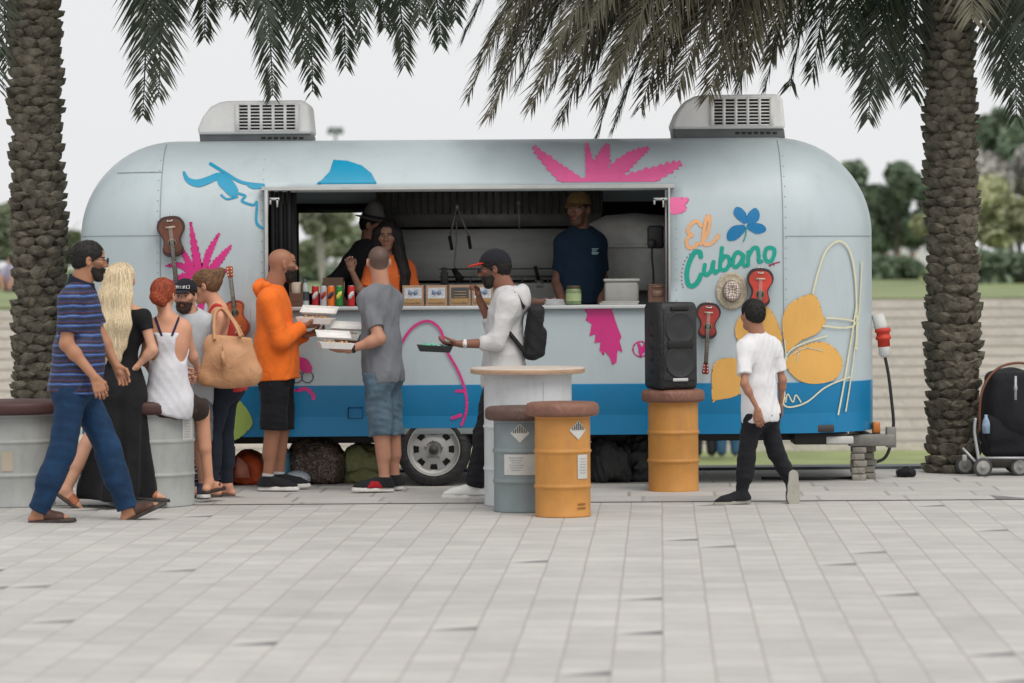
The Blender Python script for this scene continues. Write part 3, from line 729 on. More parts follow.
# ------- woman with the tan shoulder bag
def bag_woman():
    Z = GZ(212, 497)
    J = jp(Z, head=(204, 287, .0), neck=(217, 308, .0), shL=(220, 318, -.15), shR=(224, 317, .16), elL=(209, 351, -.19), wrL=(186, 346, -.10), elR=(206, 348, .14), wrR=(190, 345, .05),
           hipL=(223, 384, -.08), hipR=(227, 384, .08), knL=(212, 438, -.06), anL=(212, 487, -.07), toeL=(196, 498, -.1), knR=(224, 438, .08), anR=(227, 486, .07), toeR=(212, 495, .06))
    p = Person('woman in a red tank top and dark leggings carrying a tan shoulder bag', J, 1.66, (.52, .26, .17), (-82, 12), male=False, fem=.9, build=.95,
               hands={'L': dict(curl=35, n=V(.2, 1, .1)), 'R': dict(curl=35)})
    p.body()
    p.pants(cloth('navy_leggings', (.015, .02, .033), var=.15), .006, .006, .006, .97, .07, name='leggings', wr=.002)
    nk, up = p.J['neck'], p.up
    n = Inter(U(.05, p.tors(.010), cone(p.hm+up*.15, p.hm-up*.02, .12, .145, p.rt, .95)), plane(up, nk-up*.11), .01); n = Inter(n, plane(-up, p.hm-up*.06), .01)
    n = Sub(n, U(0, *[ell(p.J['sh'+q]-up*.04, (.07, .07, .12)) for q in 'LR']), .02)
    sp = Inter(p.tors(.012), U(0, *[cone(nk-up*.14+p.rt*g*.08-p.fw*.12, nk-up*.15+p.rt*g*.08+p.fw*.15, .016, .016) for g in (-1, 1)], *[chain([nk-up*.15+p.rt*g*.08-p.fw*.13, nk+up*.05+p.rt*g*.08, nk-up*.15+p.rt*g*.08+p.fw*.15], .016) for g in (-1, 1)]), .002)
    p.add('tank_top', Disp(U(.003, n, sp), wrinkle(.005, 20, 9)), cloth('red_jersey', (.42, .035, .03)))
    m = hairmat('light_brown_hair', (.17, .085, .04))
    bn = p.hl((0, -.13, .075)); p.shorthair(m, .013, .008, .004, L=.05, n=800, field=lambda Q: bn-Q, extra=[p.he((0, -.115, .065), (.05, .045, .045)), p.he((.02, -.14, .085), (.03, .03, .03)), p.he((-.015, -.105, .02), (.045, .035, .04))])
    p.glasses(BLK(), mat('sunglass_lens', (.02, .02, .025), .15, spec=.6))
    for q in 'LR': p.shoe(q, mat('pink_sandal', (.20, .08, .07), .6), mat('dark_sole', (.03, .02, .017), .7), .95, 'flip')
    # the bag
    b = thing('handbag', 'tan leather tote bag with a tassel hanging from the shoulder of the woman in leggings', 'handbag', P(228, 385, Z-.30))
    tan = mat('tan_bag_leather', (.50, .26, .13), .5, var=.12, bump=.2, bscale=90)
    y0 = Z-.31; cs = [P(x, y, y0) for x, y in ((207, 336), (246, 331), (257, 378), (208, 391), (199, 372))]
    c = P(228, 363, y0); 
    nd = U(.03, cone(P(209, 380, y0), P(249, 374, y0), .085, .085, V(0, 1, 0), .8), cone(P(212, 345, y0), P(241, 340, y0), .06, .06, V(0, 1, 0), .55), cone(P(208, 378, y0), P(214, 342, y0), .07, .055, V(0, 1, 0), .7), cone(P(249, 372, y0), P(242, 338, y0), .075, .05, V(0, 1, 0), .7), ell(c, (.16, .09, .15)))
    nd = Inter(nd, plane(nrm(V(.12, 0, 1)), P(228, 336, y0)), .01); nd = Inter(nd, plane(V(-.15, 0, -1), P(228, 390, y0)), .02)
    nd = Disp(nd, wrinkle(.007, 16, 12)); v, f = sn(nd, c-.3, c+.3, .006); obj('bag_body', (v, f), tan, b)
    M = MB(); sh = p.J['shL']; 
    for k, (a, bb) in enumerate(((P(214, 340, y0-.05), P(240, 337, y0-.05)), (P(216, 339, y0+.06), P(242, 336, y0+.06)))):
        topp = sh+V(0, -.01+.03*k, .062); M.tube(catmull([a, a*.5+topp*.5+V(-.02, -.05, 0), topp+V(-.03, -.03, -.02), topp+V(.02, 0, 0), bb*.5+topp*.5+V(.03, -.05, 0), bb], 6), .012, 8, flat=V(0, 0, 1), fs=.9)
    obj('handle', M.vf, tan, b)
    M = MB(); M.tube([P(222, 340, y0-.10), P(222, 352, y0-.115)], .004, 6); M.tube([P(222, 351, y0-.115), P(223, 366, y0-.12)], [.012, .018], 10); obj('tassel', M.vf, tan, b)
# ------- man in the orange hoodie
def orange_man():
    Z = GZ(276, 491)
    J = jp(Z, head=(282, 265.5, 0), neck=(271, 290, 0), shR=(268, 301, -.17), shL=(275, 300, .17), elR=(281, 341, -.19), wrR=(303, 326, -.06), elL=(290, 341, .16), wrL=(305, 335, .06),
           hipR=(275, 372, -.09), hipL=(279, 372, .09), knR=(273, 430, -.09), anR=(267, 479, -.09), toeR=(293, 490, -.12), knL=(281, 430, .09), anL=(278, 477, .09), toeL=(302, 487, .10))
    p = Person('bald bearded man in an orange hoodie and black shorts at the counter', J, 1.75, (.27, .125, .075), (66, 2), depth=.98, stubble=(.03, .02, .015),
               hands={'R': dict(curl=28, d=V(1, .2, .1), n=V(0, .5, 1)), 'L': dict(curl=32, d=V(1, -.1, .1), n=V(0, -.2, 1))}, belly=.03)
    p.body(); p.beard(hairmat('black_beard', (.02, .014, .011)), .006)
    p.pants(cloth('black_shorts', (.010, .010, .013)), .022, .036, .038, .50, -.02, name='shorts')
    og = cloth('orange_fleece', (.80, .165, .02), var=.10, fold=.45)
    J = p.J; nk = J['neck']; up, fw, rt = p.up, p.fw, p.rt
    hood = [ell(nk-fw*.075+up*.01, (.10, .055, .085), np.stack([rt, fw, up], 1)), chain([nk-fw*.09+rt*.06+up*.03, nk-rt*.10+up*.03-fw*.02, nk+fw*.07-rt*.045-up*.03], .032), chain([nk-fw*.09-rt*.06+up*.03, nk+rt*.10+up*.03-fw*.02, nk+fw*.07+rt*.045-up*.03], .032)]
    p.top(og, .020, .055, .96, name='hoodie', es=.017, wr=.008, ws=17, flare=.018); p.add('hood', Disp(U(.035, *hood), wrinkle(.006, 20, 31)), og, .006, nk-.3, nk+.3)
    for q in 'LR':
        w, e_ = p.J['wr'+q], p.J['el'+q]; d = nrm(w-e_); M = MB(); L_ = np.linalg.norm(w-e_)
        M.lathe([(.044, L_*.80), (.043, L_*.82), (.0405, L_*.93), (.0395, L_*.945), (.030, L_*.94)], e_, 28, d); obj('rib_cuff', M.vf, cloth('orange_rib', (.66, .12, .015)), p.root)
    for q in 'LR': p.shoe(q, cloth('black_mesh', (.014, .015, .018)), WHT(), 1.02)
    for q in 'LR':
        M = MB(); a = p.J['an'+q]; k = p.J['kn'+q]; M.lathe([(.042, -.02), (.043, .035), (.041, .04)], a, 20, nrm(k-a)); obj('sock', M.vf, cloth('grey_sock', (.45, .45, .45)), p.root)
    hd = (p.palm['R']+p.palm['L'])/2
    tray('white foam lunch box in the hands of the man in orange', P(315, 321, Z-.02), .27, .15, -8)
def tray(lab, c, w, d, ang, col=(.72, .71, .69), name='takeaway_box', dark=False):
    t = thing(name, lab, 'food tray', c-V(0, 0, .02)); R = rotz(math.radians(ang))@roty(math.radians(3)); h = .045
    m = mat('foam_card_'+('dark' if dark else 'light'), col, .6)
    def shell(o, w, d, h, R, lidt=.0):
        M = MB(); w0, d0 = w*.42, d*.42; w1, d1 = w/2, d/2; t_ = .004
        ring = [[(-w0, -d0, 0), (w0, -d0, 0), (w0, d0, 0), (-w0, d0, 0)], [(-w1, -d1, h), (w1, -d1, h), (w1, d1, h), (-w1, d1, h)], [(-w1+t_, -d1+t_, h), (w1-t_, -d1+t_, h), (w1-t_, d1-t_, h), (-w1+t_, d1-t_, h)], [(-w0+t_, -d0+t_, t_), (w0-t_, -d0+t_, t_), (w0-t_, d0-t_, t_), (-w0+t_, d0-t_, t_)]]
        vs = [o+R@np.array(q) for r in ring for q in r]; fs = [(3, 2, 1, 0)]
        for i in range(3):
            for k in range(4): a = i*4+k; b = i*4+(k+1) % 4; fs.append((a, b, b+4, a+4))
        fs.append((12, 13, 14, 15)); return M.add(vs, fs)
    obj('base', shell(c-V(0, 0, .02), w, d, h, R).vf, m, t, smooth=False, bevel=.004)
    R2 = R@rotx(math.radians(-68)); hinge = c+R@V(0, d/2, h-.02)
    if not dark:
        # lid half folded back over the far edge
        obj('lid', shell(hinge+R@V(0, .0, .005)+R2@V(0, -.0, 0)+R@V(0, .055, .035), w, d*.8, .02, R@rotx(math.radians(25))).vf, m, t, smooth=False, bevel=.003)
    fd = MB(); rs = np.random.RandomState(int(c[0]*100) % 99)
    for i in range(16):
        fd.ell(c+R@V(rs.uniform(-w*.33, w*.33), rs.uniform(-d*.3, d*.3), .008+rs.uniform(0, .015)), rs.uniform(.012, .024, 3), 8, 6)
    obj('food', fd.vf, mat('food_mix' if not dark else 'green_wrap', (.45, .28, .12) if not dark else (.1, .45, .3), .7, var=.5, vscale=40), t)
    return t
# ------- man in the grey t-shirt
def grey_man():
    Z = GZ(380, 492)-.02
    J = jp(Z, head=(378, 263, .02), neck=(380, 289, 0), shL=(366, 300, -.09), shR=(392, 300, .12), elL=(379, 339, -.20), wrL=(348, 350, -.22), elR=(384, 338, .26), wrR=(354, 343, .16),
           hipL=(376, 372, -.07), hipR=(386, 372, .08), knL=(380, 432, -.07), anL=(384, 480, -.07), toeL=(354, 491, -.14), knR=(391, 431, .08), anR=(394, 478, .08), toeR=(372, 489, .16))
    p = Person('man with cropped hair in a grey t-shirt and denim shorts at the counter', J, 1.76, (.38, .19, .125), (-8, 3), build=.86, depth=.95, stubble=(.06, .045, .04), scalp=(.05, .043, .04, .85),
               hands={'L': dict(curl=25, d=V(-1, .1, -.05), n=V(0, .2, 1), thumb=20), 'R': dict(curl=25, d=V(-1, -.3, 0), n=V(0, 0, 1))})
    p.body()
    p.pants(cloth('washed_denim', (.095, .15, .20), var=.35, vscale=7), .016, .026, .028, .53, .0, name='denim_shorts', wr=.007)
    p.top(cloth('heather_grey', (.17, .18, .20), var=.12), .017, .07, .52, name='t_shirt', wr=.008, ws=18, seed=5)
    rd = cloth('red_mesh', (.35, .012, .02))
    for q in 'LR': p.shoe(q, cloth('black_mesh', (.014, .015, .018)), WHT(), 1.05, accent=rd)
    M = MB(); w = p.J['wrL']; e = p.J['elL']; d = nrm(e-w); M.lathe([(.030, 0), (.033, .002), (.033, .022), (.030, .024)], w+d*.02, 20, d); M.ell(w+d*.032+V(0, -.03, .012), (.018, .01, .018)); obj('wristwatch', M.vf, BLK(), p.root)
    tray('lower white lunch box in the left hand of the man in grey', P(335, 346, Z-.22), .25, .15, 12)
    t = tray('upper white lunch box held near the counter by the man in grey', P(344, 337, Z+.05), .24, .15, -6)
# ------- man in the white hoodie
def white_man():
    Z = 23.72
    J = jp(Z, head=(494, 269.5, 0), neck=(507, 294, 0), shL=(508, 305, -.17), shR=(514, 304, .17), elL=(496, 343, -.20), wrL=(460, 344, -.20), elR=(494, 330, .17), wrR=(479, 300, .09),
           hipL=(500, 375, -.09), hipR=(506, 375, .09), knL=(486, 434, -.08), anL=(474, 487, -.08), toeL=(448, 498, -.1), knR=(496, 434, .08), anR=(490, 487, .10), toeR=(464, 496, .1))
    p = Person('bearded man in a white hoodie and red brimmed cap carrying a black tray', J, 1.75, (.19, .085, .055), (-84, 10), depth=1.0, stubble=(.02, .012, .01),
               hands={'L': dict(curl=26, d=V(-1, 0, .02), n=V(0, .25, 1), thumb=15), 'R': dict(curl=60, d=V(-.2, -.2, 1), n=V(-.8, -.3, 0))})
    p.body(); p.shorthair(hairmat('black_hair', (.012, .01, .009)), .018, .008, .004); p.beard(hairmat('black_beard', (.02, .014, .011)), .006)
    p.glasses(BLK(), mat('clear_lens', (.12, .12, .13), .1, spec=.6))
    p.cap(cloth('black_cap', (.012, .012, .018)), cloth('red_brim', (.6, .04, .02)), 0, .016, .1)
    p.pants(cloth('black_trousers', (.012, .012, .015)), .022, .032, .03, 1.0, .0, wr=.007)
    J = p.J; nk = J['neck']; up, fw, rt = p.up, p.fw, p.rt
    hood = [ell(nk-fw*.105-up*.035, (.11, .065, .115), np.stack([rt, fw, up], 1)), chain([nk-fw*.09+rt*.06+up*.01, nk-rt*.10+up*.02-fw*.02, nk+fw*.07-rt*.045-up*.03], .03), chain([nk-fw*.09-rt*.06+up*.01, nk+rt*.10+up*.02-fw*.02, nk+fw*.07+rt*.045-up*.03], .03)]
    p.top(cloth('white_fleece', (.54, .54, .545), var=.07), .018, .09, .66, name='hoodie', es=.018, wr=.009, ws=18, seed=11); p.add('hood', Disp(U(.035, *hood), wrinkle(.006, 20, 33)), cloth('white_fleece', (.54, .54, .545)), .006, nk-.3, nk+.3)
    for q in 'LR': p.shoe(q, cloth('white_leather', (.66, .66, .64), rough=.5), WHT(), 1.02)
    M = MB(); w = J['wrL']; d = nrm(J['elL']-w); M.lathe([(.029, 0), (.032, .002), (.032, .02), (.029, .022)], w+d*.02, 20, d); M.box(w+d*.03+V(0, -.032, .0), (.03, .012, .03)); obj('wristwatch', M.vf, mat('white_strap', (.6, .6, .6), .5), p.root)
    # chest print on the sleeve
    b = thing('backpack', 'black backpack worn by the man in the white hoodie', 'backpack', P(533, 360, Z))
    c = P(533, 332, Z-.0); R = roty(math.radians(8))
    nd = U(.03, rbox(c, (.062, .14, .20), .055, R), rbox(c+V(.035, 0, -.07), (.055, .11, .11), .045, R)); nd = Sub(nd, U(0, cone(c+V(.03, -.2, .10), c+V(.09, .2, .08), .006, .006)), .006)
    v, f = sn(Disp(nd, wrinkle(.008, 15, 3)), c-.35, c+.35, .006); bk = cloth('black_nylon', (.012, .012, .014), rough=.6); obj('bag_body', (v, f), bk, b)
    M = MB()
    for g in (-1, 1): M.tube(catmull([c+V(-.06, g*.1, .17), J['sh'+('L' if g < 0 else 'R')]+up*.075+V(.02, -g*.04, 0), J['sh'+('L' if g < 0 else 'R')]+fw*.10-up*.05-V(0, g*.04, 0), p.hm+up*.33-fw*.0+V(0, g*.19, 0), c+V(-.05, g*.11, -.15)], 8), .022, 8, flat=fw, fs=.4)
    obj('shoulder_strap', M.vf, bk, b)
    tray('black food tray with green wrapper held by the man in the white hoodie', P(434, 349, Z-.2), .24, .17, 6, (.02, .02, .022), 'food_tray', True)
# ------- the boy
def boy():
    Z = GZ(757, 504)
    J = jp(Z, head=(752, 315.5, .0), neck=(757, 339, 0), shL=(744, 349, -.07), shR=(773, 347, .06), elL=(744, 384, -.18), wrL=(757, 409, -.17), elR=(782, 380, .06), wrR=(780, 404, .14),
           hipL=(752, 412, -.03), hipR=(766, 412, .04), knL=(746, 456, -.03), anL=(741, 494, -.02), toeL=(721, 505, -.04), knR=(775, 452, .05), anR=(790, 480, .08), toeR=(793, 507, -.02))
    J['sideR'] = V(.95, .3, 0)
    p = Person('dark haired boy in a white t-shirt and black trousers walking towards the trailer', J, 1.40, (.30, .145, .09), (-28, 0), build=.76,
               hands={'L': dict(curl=25, d=V(.15, -.1, -1), n=V(.4, .8, 0)), 'R': dict(curl=25)})
    p.body(); p.shorthair(hairmat('black_hair', (.012, .01, .009)), .014, .0, .003)
    p.pants(cloth('black_jeans', (.012, .013, .017)), .014, .020, .020, 1.0, .0, wr=.005)
    p.top(cloth('white_tee', (.70, .70, .72), var=.05), .015, .07, .52, name='t_shirt', wr=.007, ws=20, seed=21, es=.02)
    for q in 'LR': p.shoe(q, cloth('black_mesh', (.014, .015, .018)), mat('grey_sole', (.30, .29, .25), .7), 1.08)
# ------- the three people working inside
def vendors():
    Z = 25.35
    J = jp(Z, head=(387, 236, -.05), neck=(389, 260, 0), shR=(372, 271, -.02), shL=(407, 271, .02), elR=(362, 296, -.14), wrR=(351, 270, -.28), elL=(416, 300, -.05), wrL=(400, 309, -.25),
           hipR=(380, 345, 0), hipL=(398, 345, .0), knR=(380, 390, .0), knL=(398, 390, .0), anR=(380, 400, .03), anL=(398, 400, .03), toeR=(378, 406, -.1), toeL=(399, 406, -.1))
    for q in 'LR': J['kn'+q] = V(J['hip'+q][0], Z, .92); J['an'+q] = V(J['hip'+q][0], Z+.02, .56); J['toe'+q] = V(J['hip'+q][0], Z-.14, .50)
    for q in 'LR': J['hip'+q][2] = 1.30
    p = Person('long haired woman in an orange t-shirt serving at the hatch', J, 1.60, (.24, .13, .09), (186, 8), male=False, fem=.9, hands={'R': dict(curl=40, d=V(-.2, -.3, 1), n=V(0, -1, 0))})
    p.body(.0065); bh = hairmat('long_black_hair', (.010, .008, .008)); nk = p.J['neck']; r = p.HR@V(1, 0, 0)
    st = [Sub(p.he((0, -.02, .035), (.088, .104, .098)), p.he((0, .10, -.015), (.052, .08, .085)), .01)]
    for off in np.linspace(-.085, .085, 9):
        bkk = -.08 if abs(off) < .06 else .0
        st.append(chain([p.hl((off, bkk+.02, .03)), p.hl((off*1.15, bkk+.01, -.1)), nk+r*off*1.3-V(0, -bkk*.8+.02 if 0 else 0, .10)+p.fw*(.10 if abs(off) > .06 else -.12), nk+r*off*1.3-V(0, 0, .26)+p.fw*(.13 if abs(off) > .06 else -.12)], [.032, .03, .028, .012], .02))
    p.hair('hair', U(.03, *st), bh, 500, .2, .004, None, .004, .006, p.hairbox(.3)[0]-V(0, 0, .3), p.hairbox(.3)[1], seg=8)
    p.pants(cloth('black_trousers', (.012, .012, .015)), .018, .02, .02, .9, .05)
    p.top(cloth('orange_tee', (.62, .13, .03)), .014, .06, .5, name='t_shirt', wr=.005)
    for q in 'LR': p.shoe(q, cloth('black_mesh', (.014, .015, .018)), BLK())
    Z = 25.95
    J = jp(Z, head=(373, 226, -.0), neck=(366, 250, 0), shL=(350, 264, -.1), shR=(372, 262, .14), elL=(330, 285, -.22), wrL=(345, 304, -.3), elR=(392, 290, .1), wrR=(404, 305, -.1), hipL=(360, 330, -.06), hipR=(370, 330, .08), knL=(0, 0), knR=(0, 0), anL=(0, 0), anR=(0, 0), toeL=(0, 0), toeR=(0, 0))
    for q in 'LR': h = J['hip'+q]; h[2] = 1.38; J['kn'+q] = V(h[0], h[1], .97); J['an'+q] = V(h[0], h[1]+.02, .56); J['toe'+q] = V(h[0]+.15, h[1], .50)
    p = Person('man in a grey trilby hat and dark shirt bending over behind the canned drinks', J, 1.72, (.28, .14, .09), (110, 12), hands={'L': dict(curl=40, d=V(.5, -.3, -.5))})
    p.body(.0065); p.shorthair(hairmat('black_hair', (.012, .01, .009)), .010)
    p.pants(cloth('black_trousers', (.012, .012, .015)), .018, .02, .02, .9, .05)
    p.top(cloth('charcoal_shirt', (.03, .03, .034)), .02, .08, .8, wr=.007)
    for q in 'LR': p.shoe(q, cloth('black_mesh', (.014, .015, .018)), BLK())
    fh = cloth('grey_felt', (.13, .125, .12)); hx = hat_node(p); 
    lo, hi = p.hairbox(.3); o = p.add('hat', hx[0], fh, .005, lo, hi); p.add('hat_band', hx[1], cloth('black_band', (.015, .015, .015)), .005, lo, hi, parent=o)
    Z = 25.65
    J = jp(Z, head=(578, 210, -.03), neck=(581, 234, 0), shR=(563, 244, -.02), shL=(597, 244, .04), elR=(557, 282, .0), wrR=(563, 306, -.18), elL=(602, 282, .05), wrL=(600, 308, -.15), hipR=(572, 320, .0), hipL=(590, 320, .02), knL=(0, 0), knR=(0, 0), anL=(0, 0), anR=(0, 0), toeL=(0, 0), toeR=(0, 0))
    for q in 'LR': h = J['hip'+q]; h[2] = 1.40; J['kn'+q] = V(h[0], h[1], .98); J['an'+q] = V(h[0], h[1]+.02, .56); J['toe'+q] = V(h[0]-.02, h[1]-.15, .50)
    p = Person('man in a navy t-shirt and mustard cap standing inside the trailer', J, 1.74, (.20, .10, .07), (205, 6), stubble=(.03, .02, .015))
    p.body(.0065); p.shorthair(hairmat('black_hair', (.012, .01, .009)), .008)
    p.cap(cloth('mustard_cap', (.16, .10, .035)), cloth('mustard_cap', (.16, .10, .035)), 0, .014)
    p.pants(cloth('black_trousers', (.012, .012, .015)), .018, .02, .02, .9, .05)
    t = p.top(cloth('navy_tee', (.012, .030, .058)), .020, .08, .5, name='t_shirt', wr=.006)
    M = MB(); c = p.J['neck']-p.up*.13+p.rt*-.07+p.fw*.14
    for k, (dx, dz, w) in enumerate(((0, .02, .05), (-.005, .006, .035), (.0, -.008, .055), (.0, -.018, .045))): M.box(c+V(dx, -.006-.001*k, dz), (w, .004, .007))
    obj('chest_logo', M.vf, mat('pale_print', (.35, .55, .6), .8), p.root)
    for q in 'LR': p.shoe(q, cloth('black_mesh', (.014, .015, .018)), BLK())
def hat_node(p):
    cr = U(.01, cone(p.hl((0, -.012, .055)), p.hl((0, -.018, .125)), .098*p.Sh, .075*p.Sh, p.HR@V(1, 0, 0), .86)); cr = Sub(cr, cone(p.hl((0, -.09, .165)), p.hl((0, .07, .165)), .026, .026), .02)
    cr = Inter(cr, plane(p.HR@V(0, 0, -1), p.hl((0, 0, .05))), .002)
    br = cone(p.hl((0, -.03, .056)), p.hl((0, .012, .052)), .135*p.Sh, .135*p.Sh, p.HR@V(0, 0, 1), .06)
    bd = Inter(cone(p.hl((0, -.012, .055)), p.hl((0, -.018, .125)), .1015*p.Sh, .0785*p.Sh, p.HR@V(1, 0, 0), .86), U(0, Inter(plane(p.HR@V(0, 0, -1), p.hl((0, 0, .062))), plane(p.HR@V(0, 0, 1), p.hl((0, 0, .085))))), 0)
    return U(.012, cr, br), bd
ALL_PEOPLE = [striped_man, blonde, redhead, cap_man, bag_woman, orange_man, grey_man, white_man, boy, vendors]
# ------------------------------------------------------------------ the trailer
TZ = 24.78                      # depth of its flat front face
def TX(px): return P(px, 300, TZ)[0]
def tpt(px, py):                # picture place on the front face -> (x, z) of the trailer
    q = P(px, py, TZ); return np.array([q[0], q[2]])
TL, TR = P(78, 300, TZ+.5)[0], P(874, 300, TZ+.5)[0]
TW = 1.02; TC = TZ+TW; RR = .72; ZT = 2.555; ZB = .385
def F_surf(x, z):
    """front face depth and outward normal"""
    x = np.asarray(x, float); z = np.asarray(z, float)
    q = np.maximum(np.maximum(TL+RR-x, x-(TR-RR)), 0); sg = np.where(x > 0, 1, -1); p = np.maximum(z-(ZT-RR), 0)
    d = np.sqrt(np.maximum(RR*RR-q*q-p*p, 1e-4)); n = np.stack([sg*q, -d, p], -1)/RR
    n = n/np.linalg.norm(n, axis=-1, keepdims=True)
    return TC-(TW-RR)-d, n
def paintmat(name, col, **k):
    return mat(name, col, rough=.42, var=.06, vscale=3, coat=.15, spec=.4, dirt=k.pop('dirt', .12), **k)
def decal(name, sdf, bb, m, parent, res=.006, off=.004):
    """flat shape -> fine sheet laid on the curved front"""
    x0, z0, x1, z1 = bb; nx = int((x1-x0)/res)+2; nz = int((z1-z0)/res)+2
    gx, gz = np.meshgrid(x0+np.arange(nx)*res, z0+np.arange(nz)*res, indexing='ij')
    Q = np.stack([gx, gz], -1); d = sdf(Q)
    g = np.stack(np.gradient(d, res), -1)
    ln = np.maximum(np.linalg.norm(g, axis=-1, keepdims=True), .5)
    cd = (d[1:, 1:]+d[:-1, 1:]+d[1:, :-1]+d[:-1, :-1])/4; keep = cd < 0
    near = (np.abs(d) < res*1.0)
    Q = np.where(near[..., None], Q-g/ln**2*d[..., None], Q)
    y, n = F_surf(Q[..., 0], Q[..., 1])
    ok = (Q[..., 1] < ZT-.03); okc = ok[1:, 1:] & ok[:-1, :-1]; keep &= okc
    Pt = np.stack([Q[..., 0], y, Q[..., 1]], -1)+n*off
    idx = np.full((nx, nz), -1); C = np.argwhere(keep)
    if len(C) == 0: print('empty decal', name); return
    used = np.zeros((nx, nz), bool)
    for a, b in ((0, 0), (1, 0), (0, 1), (1, 1)): used[C[:, 0]+a, C[:, 1]+b] = True
    U_ = np.argwhere(used); idx[U_[:, 0], U_[:, 1]] = np.arange(len(U_)); vs = Pt[U_[:, 0], U_[:, 1]]
    fs = np.stack([idx[C[:, 0], C[:, 1]], idx[C[:, 0]+1, C[:, 1]], idx[C[:, 0]+1, C[:, 1]+1], idx[C[:, 0], C[:, 1]+1]], 1)
    return obj(name, (vs, fs), m, parent)
def poly2(pts):
    pts = np.array(pts); a = pts; b = np.roll(pts, -1, 0)
    def fn(Q):
        d = np.full(Q.shape[:-1], 1e9); s = np.zeros(Q.shape[:-1], bool)
        for p, q in zip(a, b):
            e = q-p; w = Q-p; t = np.clip((w@e)/max(e@e, 1e-12), 0, 1); dd = w-t[..., None]*e; d = np.minimum(d, (dd**2).sum(-1))
            c = ((p[1] <= Q[..., 1]) != (q[1] <= Q[..., 1])) & (Q[..., 0] < (q[0]-p[0])*(Q[..., 1]-p[1])/((q[1]-p[1]) or 1e-9)+p[0]); s ^= c
        return np.where(s, -1, 1)*np.sqrt(d)
    return fn
def stroke2(pts, w):
    pts = np.array(pts); w = np.broadcast_to(w, len(pts))
    def fn(Q):
        d = np.full(Q.shape[:-1], 1e9)
        for i in range(len(pts)-1):
            p, q = pts[i], pts[i+1]; e = q-p; v = Q-p; t = np.clip((v@e)/max(e@e, 1e-12), 0, 1); dd = v-t[..., None]*e
            d = np.minimum(d, np.sqrt((dd**2).sum(-1))-(w[i]+(w[i+1]-w[i])*t))
        return d
    return fn
def uni(*f): return lambda Q: np.minimum.reduce([g(Q) for g in f])
def cut(f, g): return lambda Q: np.maximum(f(Q), -g(Q))
def isec(f, g): return lambda Q: np.maximum(f(Q), g(Q))
PXM = TZ/F
def tp(L): return [tpt(*q) for q in L]
def smooth_poly(L, n=6): return poly2(catmull(tp(L), n, True))
def line(L, wpx, n=8, taper=False):
    c = catmull(tp(L), n); w = np.full(len(c), wpx/2*PXM)
    if taper: w = w*np.interp(np.linspace(0, 1, len(c)), [0, .3, .8, 1], [.3, 1, .8, .25])
    return stroke2(c, w)
def bbpx(x0, y0, x1, y1, pad=3):
    a = tpt(x0-pad, y1+pad); b = tpt(x1+pad, y0-pad); return (a[0], a[1], b[0], b[1])
def leaf(base, mid, tip, w, jag=1.5, seed=0):
    """feathered leaf: spine in pixels, width in pixels, torn edges"""
    rs = np.random.RandomState(seed); c = catmull([base, mid, tip], 12); L = []; R = []; n = len(c)
    for i, p in enumerate(c):
        t = i/(n-1); a = c[min(i+1, n-1)]-c[max(i-1, 0)]; a = a/np.linalg.norm(a); nn = np.array([-a[1], a[0]]); ww = w*(math.sin(PI*min(1, t*1.02)**.75)*.9+.1)*.5
        j1 = (1 if i % 2 else -.2)*jag*rs.uniform(.5, 1.5); j2 = (1 if i % 2 else -.2)*jag*rs.uniform(.5, 1.5)
        L.append(p+nn*(ww+j1)+a*(jag if i % 2 else 0)); R.append(p-nn*(ww+j2)+a*(jag if i % 2 else 0))
    return poly2(tp(L+R[::-1]))
WX0, WX1 = TX(268), TX(668); WZ0, WZ1 = tpt(468, 306)[1], tpt(468, 189)[1]
